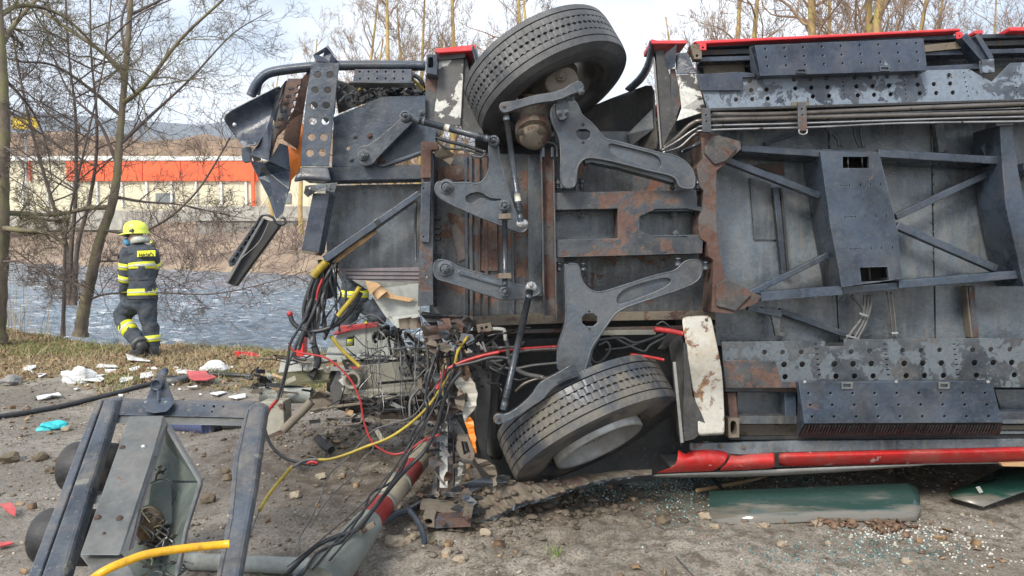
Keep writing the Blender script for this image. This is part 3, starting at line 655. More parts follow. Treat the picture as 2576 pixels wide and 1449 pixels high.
for i_, (u, D, s_, _) in enumerate(bt):
    x = (u - CU) / F * D; y = D; z = hs(x, y)
    t = thing('bare_tree', desc[i_], 'tree', (x, y, z), 'bare trees beyond the river')
    t.scale = (s_, s_, s_ * random.Random(i_).uniform(.95, 1.2)); t.rotation_euler = (0, 0, i_ * 1.9)
    for m_ in protos[i_ % 4]:
        o = bpy.data.objects.new(m_.name, m_); C.objects.link(o); o.parent = t
# ------------------------------------------------------------------ the overturned bus
bus = thing('overturned_bus', 'overturned red bus lying on its side with its black and rusty underbody exposed', 'bus', (1.1, 4.6, 0))
D0 = 4.4
def pl(name, f, pts, D, th, mat, **kw):
    pts = k(f, *pts); hl = kw.pop('holes', ()); hf = kw.pop('hf', f)
    return poly(name, pts, D, th, M[mat], kw.pop('parent', bus), holes=[k(hf, *h) for h in hl], **kw)
def bm_(name, f, a, b, w, th, D, mat, **kw):
    a, b = k(f, a, b); s = FR[f][2]
    if 'w2' in kw: kw['w2'] *= s
    return beam(name, a, b, w * s, th, D, M[mat], kw.pop('parent', bus), **kw)
def tb(name, f, pts, D, rpx, mat, **kw):
    pts = k(f, *pts); return tube(name, pts, D, px(rpx * FR[f][2], D), M[mat], kw.pop('parent', bus), **kw)
def bo(f, u, v, D, r, mat='cast', kind='hex', parent=None):
    u, v = k(f, (u, v)); return bolt(u, v, D, r * FR[f][2], M[mat], parent or bus, kind)
# body behind the floor: side skin now on top, lower side resting towards the ground
def slab(name, corners, mat, th=.02, label=None): 
    return loft(name, corners, 0, M[mat], bus, thick=th, sub=0, smooth=False, label=label, world=True)
def Zs(u, v, D): return P(u, v, D)
tl, tr_ = Zs(1810, 118, 4.62), Zs(3300, 70, 4.62); bl, br = Zs(1690, 1175, 4.55), Zs(3300, 1150, 4.55)
back = Vector((0, 2.6, 0))
slab('upper_side', [[tl, tr_], [tl + back, tr_ + back]], 'red')
slab('lower_side', [[bl, br], [bl + Vector((0, 1.3, -.16)), br + Vector((0, 1.3, -.16))], [bl + Vector((0, 2.6, -.1)), br + Vector((0, 2.6, -.1))]], 'greybody')
slab('roof', [[tl + back, tr_ + back], [bl + back + Vector((0, 0, .02)), br + back + Vector((0, 0, .02))]], 'greybody')
# the crushed nearer part of the body round the wheel wells
t2, b2 = Zs(1185, 330, 4.95), Zs(1185, 1130, 5.0)
slab('bulkhead', [[Zs(1195, 345, 4.98), Zs(1760, 345, 4.98)], [Zs(1195, 1100, 4.98), Zs(1760, 1100, 4.98)]], 'dark')
slab('upper_side', [[Zs(1215, 330, 5.0), Zs(1660, 300, 5.0)], [Zs(1215, 330, 5.0) + Vector((0, 2.2, 0)), Zs(1660, 300, 5.0) + Vector((0, 2.2, 0))]], 'liner')
slab('floor_skin', [[Zs(1700, 250, 4.88), Zs(3300, 250, 4.88)], [Zs(1700, 1110, 4.88), Zs(3300, 1110, 4.88)]], 'dark')
# --- floor pans
pl('floor_pan', 'D', [(818, 466), (1064, 462), (1058, 706), (985, 720), (870, 690), (822, 655)], 4.60, .02, 'pan')
pl('floor_pan', 'D', [(1080, 385), (1412, 388), (1425, 800), (1080, 800)], 4.56, .02, 'panrust')
pl('floor_pan', 'D', [(1395, 330), (1800, 330), (1800, 805), (1395, 805)], 4.66, .02, 'panrust')
pl('floor_pan', 'D', [(1795, 285), (2080, 285), (2110, 870), (1800, 870)], 4.66, .02, 'pan')
pl('floor_pan', 'D', [(2083, 285), (2340, 285), (2352, 870), (2113, 870)], 4.665, .02, 'pan')
pl('floor_pan', 'D', [(2343, 285), (2620, 285), (2640, 870), (2356, 870)], 4.66, .02, 'pan')
pl('floor_pan', 'D', [(2623, 285), (3200, 285), (3200, 870), (2643, 870)], 4.665, .02, 'pan')
pl('seam_strip', 'K4', [(770, 1050), (905, 1090), (990, 1449), (800, 1449)], 4.645, .012, 'pandark')
bm_('pan_rib', 'D', (1952, 470), (1975, 690), 15, .05, 4.60, 'black'); bm_('pan_rib', 'D', (1966, 470), (1984, 690), 5, .07, 4.585, 'dark')
pl('floor_patch', 'K4', [(790, 965), (985, 955), (1000, 1035), (880, 1000)], 4.645, .006, 'rust', label='rust red patch of exposed primer')
# ribs of the middle pan
for x, w_, m in ((1172, 8, 'black'), (1184, 8, 'panrust'), (1205, 5, 'rust'), (1222, 9, 'rust'), (1290, 4, 'black')): bm_('pan_rib', 'D', (x, 392), (x + 2, 797), w_, .03, 4.535, m)
pl('floor_strip', 'K3', [(605, 690), (662, 690), (668, 1300), (608, 1300)], 4.52, .03, 'pandark')
pl('rusty_floor_patch', 'K3', [(250, 930), (350, 960), (350, 1130), (300, 1150)], 4.545, .006, 'rust')
pl('rusty_floor_patch', 'K3', [(410, 950), (470, 960), (475, 1190), (400, 1190)], 4.54, .01, 'rust')
pl('rusty_floor_patch', 'K3', [(205, 735), (345, 720), (350, 790), (215, 800)], 4.54, .01, 'rust')
# --- upper edge: red skirt, longerons
def skirt(pts, label=None): return pl('skirt_edge', 'K4', pts, 4.36, .26, 'redbright', label=label, bevel=.006)
skirt([(135, 152), (180, 162), (365, 160), (368, 183), (138, 184)]); skirt([(412, 168), (470, 163), (2125, 84), (2135, 101), (475, 184), (440, 190)])
skirt([(2220, 98), (2275, 94), (2277, 120), (2222, 123)]); skirt([(2445, 76), (3600, 60), (3600, 96), (2450, 103)])
for c in ((470, 208), (2122, 135)):
    pl('red_tab', 'K4', [(c[0] - 22, c[1] - 26), (c[0] + 22, c[1] - 26), (c[0] + 22, c[1] + 18), (c[0] - 18, c[1] + 18)], 4.355, .01, 'redbright', holes=[circ(c[0], c[1] + 2, 7, 8)])
for a, b_, w_, d, m in (((400, 195), (3600, 95), 26, 4.42, 'black'), ((450, 242), (3600, 140), 34, 4.46, 'blackrust'), ((450, 285), (3600, 200), 30, 4.42, 'plate'), ((450, 262), (3600, 172), 10, 4.50, 'dark')):
    bm_('longeron', 'K4', a, b_, w_, .10, d, m)
pl('side_panel_inner', 'K4', [(430, 190), (3600, 100), (3600, 420), (430, 420)], 4.58, .02, 'pandark')
pl('dirty_recess', 'K4', [(470, 300), (730, 300), (745, 375), (480, 380)], 4.50, .02, 'mudmetal')
pl('hinge_plate', 'K4', [(385, 190), (465, 185), (462, 285), (415, 285)], 4.36, .06, 'mudmetal', holes=[circ(432, 262, 9, 8)])
bm_('cross_strut', 'K4', (2150, 130), (2300, 300), 46, .1, 4.34, 'black'); bm_('cross_strut', 'K4', (2235, 125), (2330, 280), 30, .12, 4.32, 'plate')
pl('strut_foot', 'K4', [(2265, 290), (2345, 280), (2350, 370), (2275, 375)], 4.31, .03, 'chipped')
pl('rail_bracket', 'K4', [(1915, 330), (2270, 310), (2275, 345), (1915, 362)], 4.38, .05, 'plate')
bm_('longeron', 'K4', (1900, 215), (2200, 185), 45, .06, 4.40, 'mudmetal')
# perforated box (upper)
g = [circ(872 + i * 121.3 + j * 6.5, 217 - i * 4.4 + j * 56, 7, 8) for i in range(9) for j in range(3)]
bx = pl('perforated_box', 'K4', [(805, 195), (1890, 150), (1915, 357), (838, 392)], 4.26, .07, 'plate', holes=g, bevel=.004)
pl('box_end', 'K4', [(770, 205, .08), (805, 195, 0), (838, 390, 0), (780, 362, .08)], 4.265, .01, 'black')
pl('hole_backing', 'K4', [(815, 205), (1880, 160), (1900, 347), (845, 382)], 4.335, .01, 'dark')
for cx, cy in ((1105, 362), (1642, 345)): pl('latch', 'K4', [(cx - 32, cy - 16), (cx + 32, cy - 16), (cx + 32, cy + 16), (cx - 32, cy + 16)], 4.25, .01, 'black', holes=[rect(cx - 24, cy - 7, cx + 24, cy + 8)])
# long perforated plate
hl = [(773, 425), (1055, 415), (1158, 412), (1262, 408), (1445, 402), (1548, 398), (1655, 395), (1840, 390), (2055, 388), (780, 485), (880, 480), (1065, 472), (1168, 468), (1272, 465), (1458, 460), (1563, 457), (1668, 453), (1853, 449), (1958, 445), (2063, 442),
      (683, 545), (787, 542), (888, 538), (1178, 525), (1283, 521), (1468, 517), (1573, 514), (1679, 511), (1867, 505), (1973, 503), (2080, 500)]
hl2 = [(2475 + i * 5, 375 + i * 31) for i in range(6)] + [(975 + i * 4, 470 + i * 26) for i in range(5)] + [(1372 + i * 3, 430 + i * 27) for i in range(5)] + [(1768 + i * 3, 420 + i * 30) for i in range(5)] + [(2150 + i * 6, 372 + i * 30) for i in range(6)]
pl('perforated_side_plate', 'K4', [(440, 400), (835, 392), (1400, 370), (2185, 348), (2330, 430), (2450, 308), (3600, 270), (3600, 520), (500, 612)], 4.34, .012, 'chipped', holes=[circ(a, b_, 14, 12) for a, b_ in hl] + [circ(a, b_, 6, 6, 4.5) for a, b_ in hl2], bevel=.002)
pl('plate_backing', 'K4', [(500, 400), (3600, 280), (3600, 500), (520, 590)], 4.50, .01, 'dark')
pl('smooth_flap', 'K4', [(425, 382), (690, 366), (832, 374), (836, 392), (725, 402), (722, 484), (455, 486)], 4.32, .012, 'plate')
pl('lower_lip', 'K4', [(500, 600), (3600, 508), (3600, 522), (500, 618)], 4.30, .05, 'dark')
# pipes
for pts, r_, m in (([(525, 640), (800, 640), (1080, 632), (1700, 605), (2537, 573), (3600, 540)], 15, 'bronzepipe'), ([(225, 850, .12), (300, 790, .06), (400, 700, .02), (520, 678), (1080, 662), (1700, 645), (2537, 625), (3600, 590)], 14, 'bronzepipe'),
                   ([(205, 870, .12), (300, 815, .06), (420, 735, .02), (520, 713), (1080, 698), (2000, 668), (2537, 655), (3600, 630)], 7, 'steel'), ([(215, 885, .12), (320, 850, .05), (420, 765, .02), (520, 741), (1200, 722), (1750, 697), (2537, 685), (3600, 665)], 7, 'steel'),
                   ([(340, 880, .1), (420, 840, .04), (520, 790, .1)], 12, 'link'), ([(525, 658), (1080, 650), (2537, 600)], 5, 'link')):
    tb('brake_pipe' if r_ < 10 else 'coolant_pipe', 'K4', pts, 4.30, r_, m, sides=10)
for x, y0, y1 in ((492, 600, 755), (1110, 560, 745)):
    pl('pipe_clamp', 'K4', [(x - 30, y0), (x + 25, y0 - 2), (x + 32, y1), (x - 24, y1)], 4.24, .015, 'blackrust', holes=[circ(x - 2, y0 + 45, 7, 8), circ(x, y0 + 85, 7, 8)])
tb('clamp_loop', 'K4', [(1088, 735), (1090, 760), (1112, 770), (1138, 760), (1140, 735)], 4.24, 5, 'steel')
pl('collar_plate', 'K4', [(1040, 560), (1155, 556), (1156, 600), (1045, 605)], 4.31, .01, 'mudmetal')
# --- rusty column and gussets
col_ = [(1762, 335), (1800, 337), (1862, 355), (1866, 374), (1822, 414), (1803, 430), (1803, 560), (1812, 640), (1826, 700), (1900, 738), (1917, 745), (1905, 762), (1838, 790), (1790, 786), (1795, 655), (1782, 645), (1778, 610), (1762, 600), (1757, 575), (1757, 550), (1765, 528), (1770, 480), (1760, 470), (1752, 420), (1768, 400)]
poly('rusty_crossmember', col_, 4.33, .22, M['rust'], bus, bevel=.004)
for pts in ([(1775, 345), (1812, 340), (1856, 372), (1828, 405), (1798, 414), (1772, 385)], [(1800, 718), (1826, 700), (1868, 722), (1890, 742), (1850, 783), (1802, 770)]):
    poly('tar_patch', pts, 4.312, .02, grime('cracked_tar', (.035, .035, .037), (.06, .058, .056), .6, rust=.35, dustamt=.4, crack=1.0, scale=1.6) if 'tar' not in M else M['tar'], bus, bevel=.006)
# rails of the centre frame
def rail(a, b_, w_, D=4.40, th=.22, m='black', w2=None, name='frame_rail'): 
    return bm_(name, 'D', a, b_, w_, th, D, m, w2=w2 or w_, bevel=.005)
rail((1866, 372), (2070, 386), 18); rail((2210, 385), (2522, 404), 20); rail((2070, 379), (2212, 386), 10, 4.41)
rail((1915, 746), (2120, 730), 22); rail((2120, 730), (2265, 718), 16, 4.42); rail((2262, 716), (3100, 645), 21)
hs_ = [rect(2120, 394, 2186, 423)[::1], [(2163, 673), (2233, 671), (2237, 706), (2167, 709)]]
def sl(x, y, w_=7, h=18): return k('K4', (x - w_ / 2, y - h / 2), (x + w_ / 2, y - h / 2), (x + w_ / 2, y + h / 2), (x - w_ / 2, y + h / 2))
for y, xs_ in ((1097, (1353, 1415, 1483, 1549, 1614)), (1300, (1385, 1453, 1519, 1583, 1650)), (1507, (1418, 1487, 1554, 1620, 1690))):
    for x in xs_: hs_.append(sl(x, y - (x - xs_[0]) * .03))
    hs_.append(k('K4', (xs_[0] + 8, y - 2), (xs_[1] - 8, y - 4), (xs_[1] - 8, y + 1), (xs_[0] + 8, y + 3)))
poly('centre_plate', [(2063, 380), (2212, 386), (2240, 500), (2258, 580), (2270, 700), (2118, 722), (2089, 566)], 4.37, .02, M['black'], bus, holes=hs_, bevel=.002)
poly('crossmember_side', [(2063, 382), (2075, 384), (2098, 566), (2126, 718), (2118, 722), (2089, 566)], 4.391, .26, M['black'], bus)
poly('crossmember_side', [(2204, 388), (2212, 390), (2258, 580), (2270, 698), (2262, 698), (2248, 580)], 4.391, .26, M['black'], bus)
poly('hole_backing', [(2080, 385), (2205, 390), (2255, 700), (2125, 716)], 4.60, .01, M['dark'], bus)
tube('brake_pipe', [(2132, 385), (2134, 430)], 4.5, .006, M['steel'], bus); tube('brake_pipe', [(2168, 385), (2170, 430)], 4.5, .006, M['steel'], bus); tube('brake_pipe', [(2185, 660), (2190, 715)], 4.5, .006, M['bronzepipe'], bus)
poly('crossmember', [(2515, 311), (2546, 311), (2556, 395), (2610, 720), (2576, 720), (2530, 520), (2520, 395)], 4.36, .26, M['black'], bus, bevel=.005)
poly('crossmember_cap', [(2505, 304), (2552, 302), (2550, 314), (2508, 316)], 4.33, .1, M['blackrust'], bus)
poly('crossmember_flank', [(2498, 395), (2517, 395), (2572, 690), (2540, 672)], 4.56, .05, M['black'], bus)
poly('flared_gusset', [(2470, 372), (2512, 312), (2520, 402), (2480, 398)], 4.5, .04, M['black'], bus)
rail((2576, 418), (3100, 440), 20)
for a, b_, w_, d in (((1830, 402), (2064, 492), 17, 4.47), ((1888, 738), (2084, 642), 15, 4.47), ((2256, 545), (2497, 432), 17, 4.50), ((2258, 566), (2510, 676), 19, 4.48), ((1962, 782), (2150, 850), 15, 4.56), ((1925, 360), (2007, 332), 9, 4.60), ((1882, 775), (1968, 792), 12, 4.5)):
    rail(a, b_, w_, d, .05, 'black', name='diagonal_brace')
rail((2363, 312), (2374, 384), 22, 4.60, .05, 'pandark', name='pan_rib'); rail((2444, 720), (2455, 850), 15, 4.60, .05, 'blackrust', name='pan_rib'); rail((2432, 720), (2446, 850), 5, 4.58, .06, 'mudmetal', name='pan_rib')
poly('brace_bracket', k('K5', (840, 528), (972, 546), (966, 688), (1000, 696), (998, 718), (938, 715), (915, 600), (880, 560)), 4.52, .03, M['pandark'], bus)
for j, pts in enumerate(([(1425, 455), (1500, 540), (1490, 600), (1420, 700), (1390, 740)], [(1512, 450), (1505, 560), (1480, 620), (1425, 690), (1405, 740)], [(1535, 450), (1525, 560), (1495, 640), (1440, 735)], [(1553, 450), (1550, 520), (1515, 640), (1465, 735)])):
    tb('cable', 'K5', pts, 4.53, 10, 'cablegrey')
for x in (1655, 1678): tb('brake_pipe', 'K5', [(x, 430), (x + 22, 560), (x + 38, 730)], 4.54, 6, 'bronzepipe')
pl('cable_tie', 'K5', [(1480, 565), (1535, 580), (1535, 592), (1480, 577)], 4.49, .01, 'steel'); pl('cable_tie', 'K5', [(1395, 705), (1480, 728), (1478, 740), (1392, 718)], 4.49, .01, 'steel')
pl('cable_tie', 'K5', [(1685, 690), (1728, 688), (1730, 702), (1686, 704)], 4.5, .01, 'silver')
for pts in ([(1215, 700), (1290, 760), (1285, 850)], [(1240, 700), (1310, 770), (1370, 850)], [(1260, 700), (1330, 780), (1345, 855)], [(1440, 700), (1450, 780), (1480, 855)], [(1480, 700), (1490, 780), (1505, 855)]): tb('cable', 'K4', pts, 4.55, 9, 'link')
# --- lower perforated plate and box
h3 = [(868, 820, 16), (983, 820, 16), (1103, 820, 16), (1425, 818, 16), (1543, 811, 16), (1755, 808, 16), (1875, 808, 16), (1995, 805, 16), (2207, 805, 16), (2325, 803, 16), (2447, 802, 16)] + [(x, 899 - (x - 993) * .009, 19) for x in (993, 1110, 1318, 1437, 1555, 1767, 1887, 2007, 2220, 2340, 2460)] + [(x, 978 - (x - 1000) * .008, 18) for x in (1000, 1328, 1447, 1567, 1780, 1898, 2020, 2233, 2477)]
h4 = [(x + j * 4.2, 768 + j * 33) for x in (1196, 1640, 2088) for j in range(7)]
pl('perforated_side_plate', 'K5', [(590, 752), (1255, 747), (1258, 782), (1378, 780), (1380, 737), (3600, 715), (3600, 1052), (2350, 1046), (1080, 1052), (612, 1054)], 4.34, .012, 'chipped2', holes=[circ(a, b_, r_, 12) for a, b_, r_ in h3] + [[(a - 10, b_ - 4), (a + 10, b_ - 4), (a + 10, b_ + 4), (a - 10, b_ + 4)] for a, b_ in h4], bevel=.002)
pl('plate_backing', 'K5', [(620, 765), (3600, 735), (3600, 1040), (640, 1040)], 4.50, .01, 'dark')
pl('bent_end_plate', 'K5', [(598, 870), (935, 876), (975, 1010), (1085, 1012), (1085, 1048), (614, 1050)], 4.322, .012, 'blackrust')
g = [circ(1150 + i * 142.2 + j * 11.5, 1085 + j * 75 - i * .3, 9, 8) for i in range(9) for j in range(3)]
pl('perforated_box', 'K5', [(1085, 1010), (2330, 1005), (2400, 1273), (1122, 1279)], 4.19, .05, 'black', holes=g, bevel=.004)
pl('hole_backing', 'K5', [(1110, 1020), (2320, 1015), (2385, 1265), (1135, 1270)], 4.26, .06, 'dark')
pl('box_end', 'K5', [(1085, 1012, 0), (1120, 1279, 0), (1078, 1365, .14)], 4.20, .01, 'plate')
pl('vent_face', 'K5', [(1122, 1280, 0), (2400, 1275, 0), (2384, 1352, .14), (1082, 1368, .14)], 4.205, .01, 'dark')
for i in range(66):
    x = 1140 + i * 19; 
    if i in (22, 23, 35, 36, 37, 50): continue
    bm_('vent_louvre', 'K5', (x, 1288, 0), (x - 26, 1346, .10), 8, .012, 4.19, 'liner' if i % 5 == 0 else 'link', bevel=0)
for cx, cy in ((1400, 1032), (2026, 1032)): pl('latch', 'K5', [(cx - 38, cy - 20), (cx + 38, cy - 20), (cx + 36, cy + 26), (cx - 36, cy + 26)], 4.18, .008, 'casing', holes=[rect(cx - 26, cy - 6, cx + 22, cy + 14)])
for x in (1125, 1715, 2305): bo('K5', x, 1012, 4.19, 13, 'steel', 'rivet')
pl('bay_panel', 'K5', [(690, 1075), (1000, 1075), (1000, 1230), (690, 1230)], 4.56, .02, 'pan')
for a, b_, w_, m in (((612, 1062), (1080, 1062), 24, 'blackrust'), ((655, 1080), (668, 1240), 55, 'rust'), ((1030, 1075), (1035, 1235), 70, 'black'), ((700, 1255), (1075, 1255), 52, 'pandark')):
    bm_('bay_frame', 'K5', a, b_, w_, .08, 4.40, m)
pl('tube_end', 'K5', [(630, 1245), (705, 1245), (705, 1370), (635, 1372)], 4.34, .25, 'mudmetal', holes=[chaikin([(645, 1262), (686, 1262), (690, 1350), (650, 1352)], 2)])
pl('mud_recess', 'K5', [(705, 1285), (1080, 1285), (1080, 1375), (705, 1378)], 4.50, .02, 'mudmetal')
bm_('bay_frame', 'K5', (2350, 1232), (3600, 1228), 60, .08, 4.40, 'black'); bm_('bay_frame', 'K5', (2400, 1268), (3600, 1262), 26, .06, 4.38, 'pandark'); bm_('bay_frame', 'K5', (2380, 1305), (3600, 1300), 30, .06, 4.44, 'mudmetal'); bm_('bay_frame', 'K5', (2360, 1340), (3600, 1335), 16, .06, 4.4, 'pandark')
pl('bay_panel', 'K5', [(2350, 1060), (3600, 1055), (3600, 1225), (2400, 1230)], 4.56, .02, 'pan')
pl('side_panel_inner', 'K5', [(600, 1040), (3600, 1040), (3600, 1449), (500, 1449)], 4.62, .02, 'dark')
bm_('sill_gap_rail', 'K5', (640, 1375), (3600, 1352), 24, .04, 4.42, 'dark')
pl('sill_strip', 'E4', [(215, 62), (1000, 42), (2576, 28), (4200, 10), (4200, 76), (2576, 84), (820, 125), (590, 140), (215, 110)], 4.38, .03, 'pan')
for x, y in ((252, 80), (425, 78), (590, 88)): bo('E4', x, y, 4.375, 16, 'mudmetal', 'rivet')
# lower red skirt (rounded body side)
def row(f, pts, off): return [p + (off,) for p in k(f, *pts)]
def skirt_row(dy, off, x0=820): return row('E4', [(x0, 116 + dy * .95), (1300, 103 + dy * .95), (1900, 88 + dy * .97), (2576, 72 + dy), (4300, 40 + dy)], off)
loft('side_skirt', [skirt_row(0, .05), skirt_row(2, .03), skirt_row(24, -.022), skirt_row(34, -.032), skirt_row(42, -.032), skirt_row(70, -.012), skirt_row(98, .02), skirt_row(118, .07)], 4.38, M['red'], bus, sub=1)
loft('side_skirt', [[(p[0], p[1], o) for p in k('E4', *pts)] for pts, o in (([(495, 128), (560, 152), (575, 128), (700, 122), (816, 116)], .03), ([(490, 145), (560, 163), (590, 145), (700, 136), (816, 131)], -.01), ([(475, 190), (560, 185), (640, 178), (720, 172), (816, 166)], -.05), ([(440, 235), (520, 228), (600, 222), (700, 218), (816, 214)], -.03), ([(390, 258), (500, 252), (600, 248), (700, 243), (816, 236)], .03))], 4.38, M['red'], bus, sub=1)
loft('side_skirt', [[(p[0], p[1], o) for p in k('E4', *pts)] for pts, o in (([(126, 98), (165, 132), (200, 135), (215, 96), (330, 92), (440, 96), (490, 124)], .03), ([(126, 112), (165, 142), (200, 144), (225, 112), (330, 108), (440, 112), (486, 140)], -.02), ([(120, 180), (165, 175), (200, 172), (250, 170), (330, 170), (420, 175), (468, 190)], -.06), ([(105, 230), (160, 225), (200, 222), (250, 222), (310, 222), (390, 222), (430, 225)], -.03), ([(-70, 275), (0, 272), (80, 268), (160, 265), (240, 262), (320, 260), (380, 258)], .03))], 4.38, M['red'], bus, sub=1, label='short torn end piece of the red side skirt')
loft('side_panel_edge', [row('E4', [(-80, 278), (380, 262), (820, 240), (1400, 218), (1900, 208)], .03), row('E4', [(-80, 292), (380, 286), (820, 272), (1400, 242), (1900, 210)], .03), row('E4', [(-80, 300), (380, 302), (820, 292), (1400, 255), (1900, 214)], .10)], 4.38, M['greybody'], bus, sub=1)
pl('marker_lamp', 'E4', [(2415, 200), (2700, 190), (2700, 228), (2425, 222)], 4.36, .03, 'wood', label='amber side marker lamp strip')
# --- subframe of the front axle
poly('axle_subframe', [k('K3', p) for p in [(720, 846), (1345, 834), (1350, 905), (1395, 915), (1410, 980), (1400, 1030), (1375, 1045), (1372, 1112), (730, 1130), (730, 1052), (1000, 1046), (1000, 916), (722, 922)]], 4.34, .03, M['blackrust'], bus,
     holes=[[k('K3', p) for p in chaikin([(1097, 920), (1370, 914), (1385, 980), (1372, 1040), (1097, 1043)], 1)]], bevel=.004)
for a, b_ in (((722, 850), (1340, 840)), ((722, 917), (1000, 912)), ((1097, 925), (1375, 920)), ((732, 1056), (1000, 1050)), ((1097, 1038), (1375, 1034)), ((732, 1124), (1365, 1108))): bm_('subframe_flange', 'K3', a, b_, 8, .16, 4.371, 'black')
pl('subframe_flange', 'K3', [(998, 922), (1006, 922), (1006, 1044), (998, 1044)], 4.371, .14, 'rust'); pl('subframe_flange', 'K3', [(1088, 922), (1096, 922), (1096, 1044), (1088, 1044)], 4.371, .14, 'rust')
pl('subframe_pan', 'K3', [(725, 915), (1400, 910), (1400, 1050), (730, 1056)], 4.52, .02, 'pandark')
for a, b_ in ((735, 955), (845, 945), (1250, 940), (1355, 935), (1255, 1025), (1360, 1025)): bo('K3', a, b_, 4.44, 13)
for a, b_ in ((735, 800), (842, 800), (1240, 802), (1352, 800), (742, 1180), (850, 1180), (1265, 1158), (1385, 1175)):
    up_ = b_ < 900; tb('stud', 'K3', [(a, b_ - (16 if up_ else 32)), (a, b_ + (38 if up_ else 12))], 4.36, 8, 'cast', sm=0); tb('stud_nut', 'K3', [(a, b_ - 14), (a, b_ + 8)], 4.36, 15, 'cast', sides=6, sm=0); tb('stud_nut', 'K3', [(a, b_ + (18 if up_ else -28)), (a, b_ + (28 if up_ else -20))], 4.36, 13, 'cast', sides=6, sm=0)
# front channel pair and cross rails
pl('rusty_channel', 'K3', [(664, 655), (717, 655), (727, 1385), (674, 1385)], 4.36, .012, 'rust', holes=[circ(690, 720, 4, 6), circ(690, 800, 4, 6), circ(694, 880, 4, 6), circ(697, 1000, 4, 6)])
for x0, x1 in ((660, 671), (713, 725)): bm_('channel_flange', 'K3', (x0 + 4, 645), (x1 + 6, 1400), 8, .07, 4.31, 'blackrust')
for x, y in ((673, 650), (712, 650)): pl('channel_lug', 'K3', rect(x - 6, y - 5, x + 6, y + 40), 4.29, .05, 'black')
pl('front_channel', 'K3', [(137, 625), (208, 625), (210, 655), (186, 665), (190, 1340), (122, 1345), (138, 800)], 4.33, .02, 'blackrust', holes=[circ(160, 905, 6, 6), circ(160, 1215, 6, 6)])
pl('channel_face', 'K3', [(139, 800), (180, 798), (172, 1065), (137, 1062)], 4.30, .03, 'black', holes=[circ(148, 828, 4, 6), circ(148, 1040, 4, 6)])
bm_('channel_flange', 'K3', (187, 670), (186, 1350), 10, .22, 4.35, 'black')
pl('rusty_cap', 'K3', [(137, 622), (210, 624), (210, 655), (180, 660), (180, 780), (135, 782)], 4.295, .02, 'rust')
for y in (945, 985, 1010, 1035, 1110): pl('bracket_tooth', 'K3', [(188, y), (222, y + 6), (218, y + 20), (188, y + 16)], 4.4, .05, 'dark')
pl('front_cross_rail', 'K2', [(545, 842), (720, 828), (1275, 812), (1285, 900), (1040, 905), (720, 912), (560, 905)], 4.38, .14, 'black', bevel=.006)
# --- wheels
def wheel(c, n, muddy, label, tread_n=168, R=.492, W=.285, rr=.30, outer=False):
    n = Vector(n); n = (RT * n.x + UPV * n.y - FW * n.z).normalized()     # picture right, picture up, towards viewer
    w_ = thing_part('wheel', bus, label)
    h = W / 2; prof = []
    ed = [-h + .012, -.094, -.088, -.050, -.043, -.006, .006, .043, .050, .088, .094, h - .012]
    prof += [(-h * .72, rr), (-h * .98, rr + .03), (-h * 1.04, rr + .08), (-h * 1.03, rr + .13), (-h * .97, R - .035), (-h * .93, R - .016), (-h + .012, R - .006)]
    gd = .017
    prof += [(-.094, R), (-.0935, R - gd), (-.0865, R - gd), (-.086, R, 2), (-.068, R + .001, 2), (-.050, R + .001, 2), (-.0495, R - gd), (-.0435, R - gd), (-.043, R + .001, 1), (-.024, R + .001, 1), (-.005, R + .001, 1), (-.0045, R - gd), (.0045, R - gd), (.005, R + .001, 3), (.024, R + .001, 3), (.043, R + .001, 3),
             (.0435, R - gd), (.0495, R - gd), (.050, R + .001, 2), (.068, R + .001, 2), (.086, R, 2), (.0865, R - gd), (.0935, R - gd), (.094, R)]
    prof += [(h - .012, R - .006), (h * .93, R - .016), (h * .97, R - .035), (h * 1.03, rr + .13), (h * 1.04, rr + .08), (h * .98, rr + .03), (h * .72, rr)]
    def mod(s, p):
        z, r_ = p[0], p[1]
        if len(p) > 2:
            fl = p[2]; q = s % 4
            if fl == 1: z += (.004 if q < 2 else -.004); r_ -= .002 if q == 0 else 0
            elif fl == 3: z += (.004 if (s + 2) % 4 < 2 else -.004); r_ -= .002 if q == 2 else 0
            else: r_ -= .0018 if s % 6 == 1 else 0
        elif .4 < abs(z) / h and abs(abs(z) - (h - .012)) < .004: r_ -= .001 * (s % 2)
        return z, r_
    lathe('tyre', c, n, prof, M['tyremud' if muddy else 'tyre'], w_, seg=tread_n * 2, mod=mod, smooth=False)
    rm = [(-h * .78, rr + .012), (-h * .80, rr - .012), (-h * .5, rr - .02), (-h * .3, rr - .045), (.0, rr - .05), (h * .4, rr - .04), (h * .7, rr - .015), (h * .80, rr - .012), (h * .78, rr + .012)]
    lathe('rim', c, n, rm, M['mudmetal' if muddy else 'liner'], w_, seg=48)
    return w_, n
def thing_part(name, parent, label=None):
    o = bpy.data.objects.new(name, None); C.objects.link(o); o.parent = parent; WL[o.name] = WL[parent.name].copy()
    if label: o['label'] = label
    return o
uw, un = wheel(P(1371, 200, 4.52), (.44, -.86, .23), False, 'raised front wheel standing clear above the bus')
lathe('brake_drum', P(1371, 200, 4.52), un, [(-.10, .0), (-.10, .19), (.04, .20), (.05, .17), (.05, .0)], M['mudmetal'], uw, seg=40)
lw, ln = wheel(P(1478, 1060, 4.50), (-.40, .80, -.42), True, 'muddy front wheel pressed against the ground', R=.54, W=.30, rr=.31)
c2 = P(1478, 1060, 4.50)
